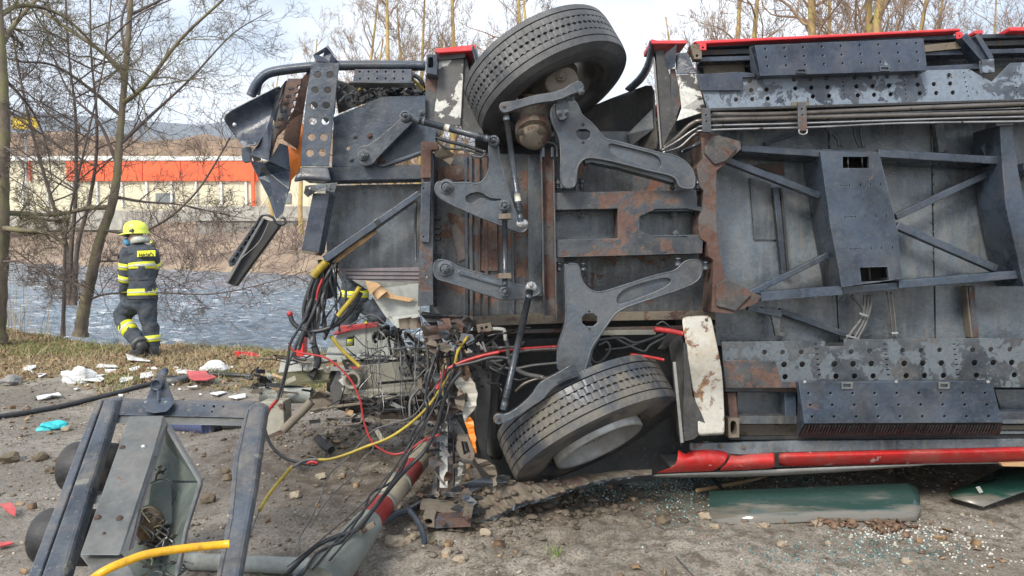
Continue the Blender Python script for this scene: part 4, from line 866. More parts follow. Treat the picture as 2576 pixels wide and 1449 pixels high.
lathe('hub', c2, -ln, [(.0, .26), (.02, .275), (.06, .285), (.165, .285), (.17, .278), (.171, .262), (.16, .255), (.05, .235), (.04, .14), (.10, .13), (.105, .06), (.11, .0)], M['pale'] if 0 else grime('dull_aluminium', (.52, .53, .53), (.34, .34, .33), .38, metal=.3, dustamt=.6, crack=0), lw, seg=48, label='silver wheel hub ring')
for j in range(0):
    a = j * .628; ax = -ln; o1 = ax.orthogonal().normalized(); o2 = ax.cross(o1); q = c2 + ax * .188 + (o1 * math.cos(a) + o2 * math.sin(a)) * .235
    V, Fc = [], []; tubegeo(V, Fc, [q, q + ax * .03], .014, 6); mk('wheel_nut', V, Fc, M['cast'], lw, recalc=False)
# wheel wells
def lin(name, rows, m='liner', D=4.4, label=None): return loft(name, [[p for p in k('K3', *r_)] for r_ in rows], D, M[m], bus, sub=1, thick=.006, label=label)
lin('arch_liner', [[(800, 500, .5), (970, 425, .40), (1090, 385, .25), (1165, 350, .1)], [(820, 560, .5), (1000, 510, .38), (1100, 480, .25), (1168, 450, .1)], [(850, 640, .5), (1040, 600, .36), (1110, 590, .25), (1172, 560, .1)], [(900, 700, .5), (1060, 655, .3), (1130, 665, .2), (1190, 680, .1)]])
pl('liner_step', 'K3', [(1040, 590, 0), (1160, 470, -.05), (1166, 560, -.05), (1060, 640, .02)], 4.58, .02, 'cast')
lin('arch_liner', [[(325, 255, .0), (345, 262, .25), (365, 270, .5)], [(350, 420, .0), (365, 430, .25), (380, 440, .5)], [(420, 560, .0), (430, 570, .25), (440, 590, .5)], [(430, 640, .05), (450, 650, .3), (470, 660, .5)]])
arc = [(1142, 170), (1138, 230), (1120, 290), (1088, 340), (1030, 388)]
loft('arch_rim', [[(a, b_, -.05) for a, b_ in k('K3', *arc)], [(a - 3, b_ + 3, -.055) for a, b_ in k('K3', *arc)], [(a + 9, b_ + 9, -.03) for a, b_ in k('K3', *arc)], [(a + 14, b_ + 13, .3) for a, b_ in k('K3', *arc)]], 4.4, M['black'], bus, sub=1, thick=.01)
arc = [(372, 195), (385, 240), (395, 280), (400, 330), (402, 400)]
loft('arch_rim', [[(a - 12, b_, -.05) for a, b_ in k('K3', *arc)], [(a, b_, -.05) for a, b_ in k('K3', *arc)], [(a + 2, b_, .1) for a, b_ in k('K3', *arc)], [(a, b_ + 2, .5) for a, b_ in k('K3', *arc)]], 4.4, M['link'], bus, sub=1, thick=.01)
pl('edge_strip', 'K4', [(150, 290), (162, 290), (205, 860), (195, 868)], 4.40, .01, 'greybody')
pl('arch_post', 'K4', [(165, 235), (215, 225), (245, 350), (330, 560), (300, 680), (245, 780), (208, 862), (180, 500)], 4.42, .05, 'liner')
pl('arch_post', 'K4', [(262, 345, .0), (292, 345, -.01), (332, 560, 0), (296, 660, .02), (262, 600, .03)], 4.395, .02, 'blackrust')
pl('bent_flap', 'K4', [(222, 252, .03), (300, 190, -.03), (290, 335, -.01), (245, 352, .02)], 4.36, .006, 'plate')
pl('torn_panel', 'K4', [(288, 245, .03), (372, 240, 0), (430, 378, -.02), (300, 382, .02)], 4.36, .006, 'plate')
pl('torn_panel', 'K4', [(300, 384, .02), (430, 380, -.02), (465, 520, 0), (490, 620, .04), (400, 650, .03), (302, 682, .0), (332, 600, .02), (318, 480, .01)], 4.355, .006, 'palechip')
# white flap right of the lower wheel
loft('white_flap', [row('K5', [(330, 602), (345, 585), (430, 580), (512, 575), (524, 600)], .02), row('K5', [(345, 700), (365, 690), (440, 690), (530, 690), (545, 700)], .0), row('K5', [(360, 770), (380, 768), (450, 768), (545, 770), (562, 780)], -.04), row('K5', [(385, 930), (400, 930), (470, 932), (580, 935), (594, 940)], -.03),
                 row('K5', [(405, 1090), (420, 1080), (480, 1075), (590, 1060), (600, 1060)], .03), row('K5', [(440, 1200), (460, 1195), (520, 1190), (600, 1180), (606, 1180)], .02), row('K5', [(430, 1365), (460, 1368), (520, 1362), (600, 1360), (610, 1355)], .0)], 4.22, M['pale'], bus, thick=.005, sub=1, label='large white enamelled flap with rust stains')
bo('K5', 492, 610, 4.225, 10, 'rust', 'rivet')
pl('rubber_flap', 'K5', [(345, 758, .0), (365, 765, -.02), (385, 950, -.01), (402, 1100, 0), (450, 1190, .02), (497, 1305, .03), (412, 1380, .05), (330, 1400, .06), (345, 1100, .05)], 4.20, .01, 'liner')
pl('mud_flap', 'K5', [(235, 700, .1), (330, 690, .0), (345, 760, 0), (340, 1100, .05), (330, 1430, .05), (300, 1300, .12), (272, 900, .15)], 4.30, .01, 'liner')
pl('trim_strip', 'E3', [(1436, 400), (1455, 398), (1506, 920), (1486, 922)], 4.22, .01, 'greybody')
pl('bent_flap', 'K5', [(180, 800, .1), (240, 700, .02), (330, 690, 0), (270, 740, .03), (230, 800, .1)], 4.26, .006, 'liner')
tb('red_hose', 'K5', [(155, 672), (240, 680), (340, 700)], 4.22, 17, 'cablered'); tb('red_hose', 'K5', [(0, 835), (110, 848), (218, 868)], 4.3, 10, 'cablered')
# lower wheel well contents
pl('well_wall', 'D', [(1120, 880), (1260, 905), (1240, 1170), (1180, 1150), (1130, 1010)], 4.62, .02, 'liner')
pl('well_wall', 'E3', [(95, 345), (150, 335), (272, 400), (262, 620), (230, 980), (290, 1060), (200, 1010), (165, 760), (180, 560), (130, 420)], 4.46, .01, 'beige' if 0 else 'liner')
poly('well_back', [(1190, 810), (1765, 800), (1770, 1190), (1250, 1260), (1180, 1150)], 4.97, .02, M['liner'], bus)
for a, b_, w_, d, m in (((1100, 812), (1420, 800), 26, 4.5, 'mudmetal'), ((1420, 798), (1800, 792), 22, 4.52, 'mudmetal'), ((1150, 838), (1800, 822), 10, 4.55, 'rust'), ((1150, 868), (1700, 850), 20, 4.66, 'dark'), ((1200, 885), (1400, 878), 10, 4.6, 'rust'), ((1500, 838), (1650, 836), 12, 4.5, 'beige')): bm_('cross_rail', 'D', a, b_, w_, .05, d, m)
for pts, r_, m in (([(0, 450), (110, 425), (240, 350), (420, 318), (700, 298)], 9, 'cablered'), ([(0, 500), (60, 440), (200, 400), (320, 390), (460, 330), (690, 312)], 10, 'cablegrey'), ([(120, 225), (160, 300), (200, 352), (370, 440), (540, 420), (700, 405)], 9, 'cablegrey'),
                   ([(180, 330), (260, 270), (330, 210)], 8, 'cablegrey'), ([(340, 185), (370, 290), (385, 400), (470, 470), (600, 500)], 16, 'cablegrey'), ([(1000, 190), (1060, 240), (1150, 290), (1250, 330), (1290, 290), (1400, 230)], 8, 'cablegrey'), ([(940, 260), (1100, 240), (1200, 275), (1380, 215)], 9, 'cablegrey'),
                   ([(900, 350), (930, 400), (980, 390), (1030, 320), (1010, 270), (960, 290)], 8, 'cablegrey'), ([(1330, 160), (1370, 140), (1420, 175), (1480, 210)], 6, 'cablegrey'), ([(420, 590), (480, 540), (560, 510), (650, 500)], 13, 'bronzepipe'), ([(900, 390), (912, 430), (905, 470)], 4, 'steel'), ([(1000, 320), (1150, 300), (1330, 230)], 7, 'cablegrey')):
    tb('cable', 'E3', pts, 4.52, r_, m)
pl('valve_block', 'E3', [(168, 160), (265, 145), (275, 200), (180, 212)], 4.4, .08, 'mudmetal', holes=[circ(205, 182, 9, 8), circ(235, 176, 9, 8)])
tb('pipe_elbow', 'E3', [(270, 185), (330, 188), (352, 200), (358, 260)], 4.42, 13, 'greygreen')
ball('brake_chamber', P(*k('K3', (632, 600)), 4.30), .085, M['mudmetal'], bus, (1, .8, .9), seg=20)
V, Fc = [], []; tubegeo(V, Fc, [P(*k('K3', (628, 560)), 4.36), P(*k('K3', (632, 590)), 4.32)], .105, 20); mk('clamp_ring', V, Fc, M['mudmetal'], bus, recalc=False)
tb('brake_cylinder', 'K3', [(640, 430), (632, 500), (630, 580)], 4.38, 62, 'mudmetal', sides=20, sm=0)
tb('air_hose', 'K3', [(650, 640), (690, 625), (730, 640), (735, 690)], 4.3, 8, 'cable'); bo('K3', 575, 580, 4.22, 14, 'mudmetal'); bo('K3', 665, 572, 4.22, 14, 'mudmetal')
tb('knuckle', 'K3', [(640, 395), (655, 470)], 4.40, 30, 'mudmetal', sm=0, sides=16)
pl('knuckle_bracket', 'K3', [(672, 350), (735, 300), (800, 290), (835, 350), (822, 400), (790, 440), (700, 410)], 4.20, .14, 'mudmetal', rnd=1, bevel=.01); bo('K3', 752, 338, 4.20, 26, 'mudmetal')
# --- control arms, cast: a web with a raised rim
def cast(f, out, pockets, holes, D, name, th=.035):
    o = [k(f, p) for p in out]; o = chaikin(o, 2); hl = [chaikin([k(f, p) for p in h], 1) for h in holes]; pk = [chaikin([k(f, p) for p in h], 2) for h in pockets]
    a = poly(name, o, D, th, M['cast'], bus, holes=pk + hl, bevel=.006)
    oc = o[::2] + [o[0]]; tube('rim_bead', [q + (.004,) for q in oc], D, .0065, M['cast'], a, sides=6, sm=2)
    poly('web', o, D + th - .012, .03, M['cast'], a, holes=hl, bevel=.004); return a
cast('K3', [(706, 478), (735, 450), (800, 430), (828, 470), (838, 505), (880, 535), (915, 575), (940, 612), (985, 618), (1190, 675), (1245, 680), (1300, 710), (1336, 760), (1338, 818), (1325, 828), (1270, 824), (1262, 790), (1235, 768), (1150, 752), (1000, 712), (890, 690), (850, 695), (822, 730), (818, 770), (815, 826), (750, 826), (752, 700), (748, 610), (722, 560), (708, 520)],
     [[(958, 628), (990, 632), (1120, 665), (1185, 685), (1194, 740), (1150, 735), (1000, 690), (960, 660)]], [[(812, 567), (878, 565), (880, 612), (826, 614)]], 4.22, 'control_arm')
pl('arm_flange', 'K3', [(850, 700, 0), (885, 688, 0), (1000, 712, 0), (1150, 754, 0), (1240, 772, 0), (1262, 792, 0), (1240, 800, 0), (1150, 775, 0), (1000, 735, 0), (885, 712, 0), (860, 718, 0)], 4.25, .10, 'cast')
pl('arm_flange', 'K3', [(748, 640), (760, 640), (762, 826), (750, 826)], 4.25, .10, 'cast')
bo('K3', 848, 548, 4.22, 7, 'dark', 'rivet'); bo('K3', 848, 625, 4.22, 7, 'dark', 'rivet')
tb('arm_bushing', 'K3', [(755, 815), (815, 815)], 4.30, 22, 'cast', sm=0, sides=16); tb('arm_bushing', 'K3', [(1275, 800), (1340, 800)], 4.30, 24, 'cast', sm=0, sides=16)
cast('D', [(1419, 664), (1456, 662), (1459, 695), (1472, 722), (1500, 738), (1540, 728), (1655, 690), (1700, 683), (1722, 655), (1764, 652), (1766, 694), (1742, 717), (1650, 748), (1560, 776), (1535, 805), (1505, 850), (1484, 880), (1474, 935), (1440, 945), (1403, 938), (1402, 872), (1418, 830), (1424, 810), (1424, 740)],
     [[(1553, 742), (1580, 722), (1660, 700), (1686, 698), (1688, 712), (1662, 728), (1565, 766), (1550, 762)]], [[(1463, 790), (1502, 788), (1503, 820), (1466, 821)]], 4.20, 'control_arm')
pl('arm_flange', 'D', [(1540, 775), (1552, 779), (1520, 832), (1492, 880), (1482, 935), (1474, 935), (1482, 872), (1510, 828)], 4.22, .12, 'cast')
pl('arm_flange', 'D', [(1420, 664), (1427, 664), (1430, 745), (1430, 812), (1412, 872), (1410, 930), (1403, 930), (1404, 870), (1422, 812)], 4.22, .12, 'cast')
bo('D', 1482, 783, 4.2, 3, 'dark', 'rivet'); bo('D', 1483, 827, 4.2, 3, 'dark', 'rivet')
pl('arm_plate', 'D', [(1418, 830), (1500, 820), (1472, 910), (1468, 940), (1412, 938)], 4.26, .05, 'blackrust')
# steering arms
def arm(f, pts, D, th, m='cast', rnd=1, name='steering_arm'): return pl(name, f, pts, D, th, m, rnd=rnd, bevel=.008)
arm('K3', [(478, 462), (500, 446), (560, 440), (640, 415), (745, 400), (820, 352), (845, 358), (856, 395), (800, 412), (740, 440), (650, 450), (560, 475), (520, 492), (490, 494)], 4.05, .045)
bo('K3', 501, 468, 4.06, 22, 'mudmetal', 'bush'); bo('K3', 840, 402, 4.05, 13)
arm('K3', [(726, 440), (782, 432), (786, 500), (770, 525), (742, 525), (728, 490)], 4.10, .06, name='arm_bracket')
for a, b_ in ((740, 440), (800, 430), (742, 496), (774, 492)): bo('K3', a, b_, 4.09, 11)
arm('E3', [(282, 755), (305, 732), (362, 738), (440, 690), (520, 620), (570, 540), (620, 505), (700, 465), (800, 402), (842, 490), (800, 500), (690, 545), (640, 590), (600, 640), (500, 705), (400, 770), (340, 795), (300, 806)], 4.02, .05)
pl('recess_shade', 'E3', [(690, 530), (780, 488), (775, 500), (700, 545)], 4.015, .01, 'dark', bevel=0)  # dark plate laid on the arm in place of a shaded recess
arm('E3', [(660, 560), (800, 500), (822, 540), (700, 590), (650, 600)], 4.08, .06, 'mudmetal', name='arm_bracket')
bo('E3', 312, 766, 4.03, 34, 'mudmetal', 'bush'); bo('E3', 312, 766, 4.0, 9, 'rust')
# rods
def rod(f, a, b_, D, r_, band=None, name='tie_rod'):
    o = tb(name, f, [a, b_], D, r_, 'link', sm=0, sides=14)
    A_, B_ = Vector(k(f, a)[:2]), Vector(k(f, b_)[:2])
    def at(t): q = A_.lerp(B_, t); return (q.x, q.y)
    for t0, t1, m, q in ([(band, band + .07, 'white', 1.06)] if band else []) + [(.90, .97, 'cast', 1.02), (.03, .07, 'cast', 1.15)]:
        tube('rod_band' if m == 'white' else 'rod_sleeve', [at(t0), at(t1)], D, px(r_ * FR[f][2] * q, D), M[m], o, sides=14, sm=0)
    for j in range(6): t = .885 - j * .012; tube('thread_ring', [at(t), at(t + .006)], D, px(r_ * FR[f][2] * 1.1, D), M['link'], o, sides=12, sm=0)
    return o
rod('K3', (508, 495), (575, 975), 4.06, 13, band=.74)
rod('K3', (130, 530), (440, 612), 4.10, 15, band=.35)
rod('D', (1334, 728), (1266, 1030), 4.06, 8.6)
rod('K3', (504, 930), (505, 1260), 4.12, 12)
tb('clevis', 'K3', [(70, 510), (100, 520), (135, 533)], 4.12, 17, 'cast'); bo('K3', 66, 508, 4.08, 26, 'cast', 'bush')
for y in (950, 1212): pl('rod_clamp', 'K3', [(476, y - 12), (532, y - 14), (534, y + 10), (478, y + 12)], 4.08, .05, 'mudmetal')
ball('ball_joint', P(*k('K3', (580, 982)), 4.10), .036, M['silver'], bus, (1, .6, .8), seg=18); bo('K3', 578, 985, 4.05, 13, 'steel')
ball('ball_joint', P(*k('K3', (620, 1262)), 4.10), .034, M['silver'], bus, (1, .6, 1), seg=18); bo('K3', 620, 1250, 4.05, 13, 'steel')
tb('knob_joint', 'K3', [(612, 1275), (600, 1330)], 4.07, 17, 'cast', sm=0)
# bell crank and idler
cast('K3', [(432, 640), (452, 618), (474, 628), (480, 690), (505, 780), (528, 860), (548, 930), (572, 962), (600, 975), (604, 1005), (580, 1024), (545, 1012), (400, 955), (262, 895), (205, 860), (196, 820), (212, 795), (270, 805), (340, 800), (385, 812), (425, 780), (440, 720)],
     [[(328, 862), (360, 845), (400, 843), (425, 862), (450, 872), (488, 872), (490, 880), (440, 884), (400, 862), (370, 895), (335, 888)]], [], 4.22, 'bell_crank', .05)
bo('K3', 455, 618, 4.14, 26, 'cast', 'bush'); bo('K3', 248, 822, 4.22, 38, 'cast', 'bush'); bo('K3', 248, 822, 4.19, 18); bo('K3', 503, 902, 4.2, 25, 'cast', 'bush')
cast('K3', [(190, 1150), (225, 1138), (270, 1150), (300, 1175), (420, 1205), (520, 1240), (600, 1262), (655, 1256), (664, 1280), (640, 1300), (560, 1312), (500, 1316), (440, 1300), (270, 1240), (196, 1225)], [], [], 4.22, 'idler_arm', .05)
pl('arm_ridge', 'K3', [(300, 1185), (500, 1245), (500, 1262), (300, 1205)], 4.205, .02, 'cast', bevel=.006)
bo('K3', 243, 1180, 4.21, 38, 'cast', 'bush'); bo('K3', 243, 1180, 4.18, 18); bo('K3', 505, 1280, 4.19, 26, 'cast', 'bush')
# left gusset with pitman arm
pl('gusset_plate', 'K2', [(745, 525), (880, 470), (1040, 402), (1300, 395), (1300, 560), (1362, 600), (1362, 675), (1280, 745), (1130, 790), (980, 822), (735, 826)], 4.40, .02, 'black', holes=[circ(833, 712, 13, 10), circ(1080, 567, 4, 6)])
pl('gusset_fold', 'K2', [(1000, 822), (1275, 730), (1275, 745), (1050, 826)], 4.36, .06, 'black')
pl('column_sheet', 'K2', [(1300, 270), (1365, 270), (1395, 620), (1360, 680), (1300, 680)], 4.44, .03, 'blackrust')
for a, b_, m in ((873, 640, 'cast'), (965, 640, 'rust'), (853, 780, 'cast'), (1040, 790, 'rust')): bo('K2', a, b_, 4.40, 17, m)
arm('K2', [(882, 760), (890, 715), (925, 695), (960, 695), (1150, 540), (1160, 500), (1190, 488), (1225, 505), (1232, 550), (1200, 580), (1010, 770), (985, 808), (940, 822), (900, 805)], 4.30, .06, name='pitman_arm')
bo('K2', 925, 757, 4.30, 42, 'cast', 'bush'); bo('K2', 925, 757, 4.27, 26); bo('K2', 1187, 522, 4.29, 30, 'cast', 'bush')
bo('K2', 1277, 500, 4.2, 20)
for pts, r_, m in (([(200, 605), (260, 622), (330, 640), (420, 668)], 8, 'link'), ([(310, 640), (350, 680), (400, 690), (420, 670)], 5, 'cablegrey'), ([(205, 620), (250, 650), (340, 660), (470, 700)], 5, 'cable')): tb('air_hose', 'K3', pts, 4.3, r_, m)
pl('torn_bracket', 'K3', [(186, 640, 0), (230, 640, -.02), (290, 680, .03), (265, 725, 0), (230, 700, .03), (200, 690, 0)], 4.32, .006, 'mudmetal')
# white peeling column sheet and red corner
pl('peeling_sheet', 'K3', [(215, 262), (310, 250), (325, 252), (310, 552), (190, 545), (205, 400)], 4.42, .012, 'palechip')
pl('arch_sheet', 'K3', [(310, 258), (338, 250), (365, 400), (412, 590), (345, 590), (310, 555)], 4.44, .02, 'liner')
pl('skirt_edge', 'K3', [(196, 214), (375, 195), (376, 222), (215, 232), (197, 228)], 4.36, .3, 'redbright', bevel=.005)
pl('body_corner', 'K3', [(215, 232), (330, 226), (332, 252), (216, 264)], 4.40, .25, 'blackrust')
pl('tube_end', 'K3', [(160, 238), (208, 238), (206, 330), (158, 322)], 4.34, .3, 'black', holes=[rect(168, 252, 190, 296)])
# --- torn front overhang
tube('bent_frame_tube', [p + (0,) for p in k('K2', (1300, 216), (1050, 214), (780, 215), (620, 222), (470, 238), (350, 262), (285, 320), (245, 400))], 4.40, .030, M['black'], bus, sides=4, sm=5)
tube('bent_frame_tube', [p + (0,) for p in k('K2', (330, 270), (300, 320), (285, 390))], 4.48, .018, M['black'], bus, sides=4, sm=5)
h5 = [(652, 270), (726, 270), (635, 363), (710, 363), (628, 455), (703, 455), (620, 550), (695, 550), (613, 645), (686, 645), (603, 742), (677, 739)]
pl('perforated_strip', 'K2', [(612, 205), (640, 196), (782, 196), (765, 330), (742, 560), (716, 822), (546, 822), (560, 600), (590, 330)], 4.28, .008, 'chipped' if 0 else 'black', holes=[circ(a, b_, 23, 14, 21) for a, b_ in h5])
loft('flared_end', [row('K2', [(547, 822), (600, 824), (660, 824), (717, 822)], 0), row('K2', [(535, 850), (595, 855), (660, 858), (722, 855)], -.01), row('K2', [(512, 885), (580, 882), (660, 885), (735, 900)], -.03), row('K2', [(495, 930), (560, 905), (650, 905), (740, 918)], -.02)], 4.285, M['black'], bus, thick=.006)
pl('crumpled_bracket', 'K2', [(620, 150, .03), (700, 100, -.03), (735, 140, 0), (775, 190, .03), (720, 196, 0), (640, 190, .03)], 4.33, .02, 'plate', holes=[[(650, 150, .02), (690, 128, -.01), (680, 160, .01)]])
pl('torn_flap', 'K2', [(700, 100, -.03), (712, 92, .04), (775, 180, .08), (735, 140, 0)], 4.33, .006, 'black')
loft('torn_shield', [row('K2', [(65, 515), (190, 445), (320, 380), (450, 312)], 0), row('K2', [(90, 565), (200, 510), (300, 460), (425, 380)], .05), row('K2', [(130, 620), (220, 580), (310, 540), (385, 480)], .09), row('K2', [(180, 680), (240, 660), (300, 630), (355, 590)], .05), row('K2', [(196, 702), (235, 702), (275, 705), (290, 690)], -.02)], 4.22, M['plate'], bus, thick=.006, sub=1, label='large bent blue black shield torn loose at the front')
bo('K2', 148, 572, 4.235, 13, 'foam' if 0 else 'silver', 'rivet')
pl('folded_sheet', 'K2', [(445, 318, .06), (392, 400, 0), (380, 540, -.06), (355, 790, -.04), (240, 752, .02), (290, 690, .03), (345, 590, .04), (382, 480, .04)], 4.20, .006, 'plate', bevel=.002)
pl('inner_sheet', 'K2', [(450, 312, .05), (470, 300, .1), (420, 440, .04), (395, 560, .0), (380, 540, -.02), (392, 400, .03)], 4.24, .006, 'liner')
tooth = [(470, 292), (552, 292)] + sum([[(552 - 14 * i - 6, 330 + 46 * i), (528 - 14 * i, 334 + 46 * i), (522 - 14 * i, 352 + 46 * i), (548 - 17 * i - 10, 356 + 46 * i)] for i in range(6)], []) + [(400, 640), (355, 800), (352, 640), (385, 560)]
pl('toothed_strip', 'K2', tooth, 4.30, .02, 'blackrust', bevel=.002)
for i in range(6): pl('slot_shade', 'K2', [(474 - 16 * i, 345 + 46 * i), (505 - 16 * i, 345 + 46 * i), (500 - 16 * i, 358 + 46 * i), (470 - 16 * i, 358 + 46 * i)], 4.295, .003, 'dark', bevel=0)  # dark plates on the strip in place of shaded slots
pl('rusty_sheet', 'K2', [(555, 290, .0), (610, 222, .02), (590, 330, .02), (560, 520, .03), (530, 722, .05), (440, 662, .05), (460, 560, .02), (505, 480, .0)], 4.40, .006, 'rust')
pl('orange_panel', 'K2', [(552, 505), (560, 600), (546, 822), (530, 860), (490, 905), (478, 975), (470, 700), (520, 722)], 4.50, .01, 'orange', label='orange painted strip of the torn front corner')
pl('hanging_shard', 'K2', [(240, 788, .0), (330, 800, -.03), (355, 790, -.05), (420, 682, .0), (470, 700, .04), (484, 850, .03), (478, 965, -.03), (430, 1110, .0), (398, 1140, .02), (352, 1010, .03), (290, 890, .02)], 4.30, .008, 'black')
pl('hanging_shard', 'K2', [(345, 850, .03), (475, 955, -.01), (440, 1105, .0), (405, 1138, .01)], 4.27, .006, 'plate'); pl('torn_sheet', 'K2', [(190, 705), (245, 705), (245, 790), (205, 800), (192, 780)], 4.36, .03, 'black')
pl('crumple_edge', 'K2', [(320, 850, -.02), (460, 955, -.03), (470, 970, 0), (360, 880, .0)], 4.24, .006, 'casing')
for x, y, s_ in ((250, 760, 1), (300, 830, .8), (330, 860, .6)): pl('torn_tab', 'K2', [(x, y, 0), (x + 40 * s_, y - 20 * s_, -.03), (x + 60 * s_, y + 25 * s_, .02), (x + 15 * s_, y + 35 * s_, .03)], 4.26, .005, 'casing')
# hanging bumper arm
pl('hanging_channel', 'F1', [(1012, 842), (1080, 868), (908, 1106), (868, 1090)], 4.30, .05, 'dark'); pl('channel_edge', 'F1', [(1012, 842), (1020, 846), (880, 1094), (868, 1090)], 4.27, .02, 'casing')
pl('rack', 'F1', [(985, 862), (1000, 838), (1015, 850), (905, 1020), (885, 1030), (880, 1008)], 4.33, .04, 'black')
for i in range(7): pl('rack_lug', 'F1', [(982 - i * 15, 868 + i * 22), (992 - i * 15, 864 + i * 22), (986 - i * 15, 880 + i * 22), (974 - i * 15, 880 + i * 22)], 4.31, .03, 'dark')
tb('bent_hook', 'F1', [(990, 865), (1015, 832), (1050, 838), (1070, 862), (1098, 866), (1100, 845), (1085, 840)], 4.28, 5, 'link'); tb('fine_wire', 'F1', [(1042, 850), (1000, 935), (930, 1000)], 4.25, 1.2, 'steel')
# bay behind: small box and tangled hoses
g = [circ(905 + i * 52, 252 + j * 42, 6, 6) for i in range(6) for j in range(2)]
pl('small_perforated_box', 'K2', [(862, 310), (875, 236), (1217, 236), (1217, 312), (880, 316)], 4.36, .1, 'plate', holes=g); pl('box_rim', 'K2', [(850, 308), (1230, 310), (1230, 322), (850, 320)], 4.33, .1, 'black')
pl('bay_back', 'K2', [(765, 300), (860, 330), (1260, 330), (1300, 390), (1040, 402), (860, 465), (775, 500), (760, 420)], 4.72, .02, 'dark')
r7 = random.Random(21)
for j in range(24):
    x, y = r7.uniform(790, 1200), r7.uniform(330, 440); y = min(y, 500 - (x - 780) * .25)
    pts = []
    for q in range(6): pts.append((x, y, r7.uniform(-.06, .08))); x += r7.uniform(-60, 80); y += r7.uniform(-45, 50); x = min(max(x, 775), 1290); y = min(max(y, 322), 520 - (x - 780) * .26)
    tb('bay_hose', 'K2', pts, 4.56, r7.choice((6, 8, 11, 14)), 'cable' if j % 6 else 'cablegrey')
tb('bay_hose', 'K2', [(900, 370), (930, 335), (1000, 320), (1060, 325)], 4.5, 12, 'cableyellow'); tb('bay_hose', 'K2', [(1215, 290), (1260, 330), (1295, 365)], 4.5, 10, 'cableyellow'); tb('bay_hose', 'K2', [(1180, 250), (1270, 300), (1300, 400)], 4.52, 14, 'link')
for cx, cy, rr_ in ((855, 425, 34), (910, 400, 30), (985, 390, 26)): tb('hose_coil', 'K2', [(cx + rr_ * math.cos(a * .5), cy + rr_ * 1.2 * math.sin(a * .5)) for a in range(13)], 4.46, 5, 'cable', sm=3)
# left lower: square post, bracket, diagonal
pl('open_post', 'K2', [(622, 985), (722, 985), (655, 1342), (552, 1328)], 4.32, .012, 'plate'); bm_('post_flange', 'K2', (718, 985), (652, 1342), 14, .12, 4.325, 'black'); bm_('post_flange', 'K2', (625, 985), (556, 1328), 8, .12, 4.335, 'black')
pl('post_mouth', 'K2', [(552, 1328), (655, 1342), (640, 1358), (556, 1346)], 4.32, .12, 'mudmetal')
pl('perforated_bracket', 'K2', [(590, 1010, .03), (565, 985, .05), (575, 940, .02), (640, 932, 0), (770, 920, 0), (752, 980, 0), (700, 968, -.01), (640, 975, .0)], 4.27, .006, 'chipped2', holes=[circ(705, 940, 7, 8), circ(728, 962, 6, 8), circ(600, 955, 6, 8)])
bm_('diagonal_beam', 'K2', (690, 1385), (1262, 985), 44, .09, 4.36, 'black', w2=34)
pl('beam_splice', 'K2', [(985, 1150), (1010, 1135), (1035, 1165), (1012, 1185)], 4.35, .01, 'link')
tb('pan_edge', 'K2', [(1245, 1030), (1240, 1200), (1245, 1400)], 4.5, 8, 'cast', sides=6)
pl('torn_board', 'K2', [(730, 1405, .0), (800, 1340, .02), (900, 1270, 0), (1000, 1205, .02), (1010, 1220, 0), (930, 1285, -.01), (850, 1340, 0), (780, 1395, .01), (740, 1420, 0)], 4.40, .02, 'wood')
pl('mauve_panel', 'D', [(850, 676), (1058, 672), (1058, 712), (900, 705), (868, 694)], 4.50, .015, 'mauve')
for y in (682, 692, 702): bm_('panel_groove', 'D', (870, y), (1054, y + 1), 2, .004, 4.495, 'dark', bevel=0)
pl('grey_green_flap', 'D', [(885, 704, 0), (1056, 712, 0), (1058, 790, .02), (1030, 815, -.02), (1000, 826, .0), (972, 800, .03), (925, 730, .03)], 4.42, .01, 'greygreen')
pl('torn_board', 'D', [(918, 705, 0), (950, 712, .01), (990, 742, 0), (1045, 752, .01), (1030, 760, 0), (975, 750, -.01), (930, 740, 0)], 4.40, .01, 'wood')
tb('pipe_stub', 'D', [(948, 728), (962, 744)], 4.38, 16, 'wood', sm=0)
for x in (1022, 1045): tb('pipe_stub', 'D', [(x, 826), (x - 4, 800)], 4.42, 16, 'mudmetal', sm=0, sides=14)
# crumpled sheet metal beside the lower wheel
def crum(name, f, pts, D, m, sd, amp=.03, th=.008, label=None):
    r_ = random.Random(sd); q = []
    n = len(pts)
    for i in range(n):
        a, b_ = pts[i], pts[(i + 1) % n]; q.append(tuple(a[:2]) + (r_.uniform(-amp, amp),))
        L_ = math.hypot(b_[0] - a[0], b_[1] - a[1]); mth = int(L_ * FR[f][2] / 14)
        for j in range(1, mth + 1):
            t = j / (mth + 1); q.append((a[0] + (b_[0] - a[0]) * t + r_.uniform(-1, 1) * 3 / FR[f][2], a[1] + (b_[1] - a[1]) * t + r_.uniform(-1, 1) * 3 / FR[f][2], r_.uniform(-amp, amp)))
    return pl(name, f, q, D, th, m, bevel=0, label=label)
crum('torn_body_sheet', 'E3', [(25, 520), (60, 440), (92, 385), (130, 480), (178, 600), (170, 680), (122, 745), (95, 790), (60, 600)], 4.28, 'pale', 1, .012, label='white torn piece of body sheet')
crum('torn_body_sheet', 'E3', [(95, 790), (125, 750), (150, 780), (160, 860), (172, 985), (150, 992)], 4.28, 'orange', 2, .01)
crum('crushed_sill', 'E3', [(-25, 540), (30, 520), (60, 600), (90, 700), (60, 760), (20, 720), (-10, 640)], 4.30, 'blackrust', 3)
crum('crushed_pillar', 'E3', [(-60, 600), (30, 730), (60, 900), (10, 1000), (-30, 980), (-40, 800)], 4.36, 'blackrust', 33)
crum('crushed_sheet', 'E3', [(60, 560), (95, 600), (90, 720), (50, 700), (30, 640)], 4.24, 'mudmetal', 4)
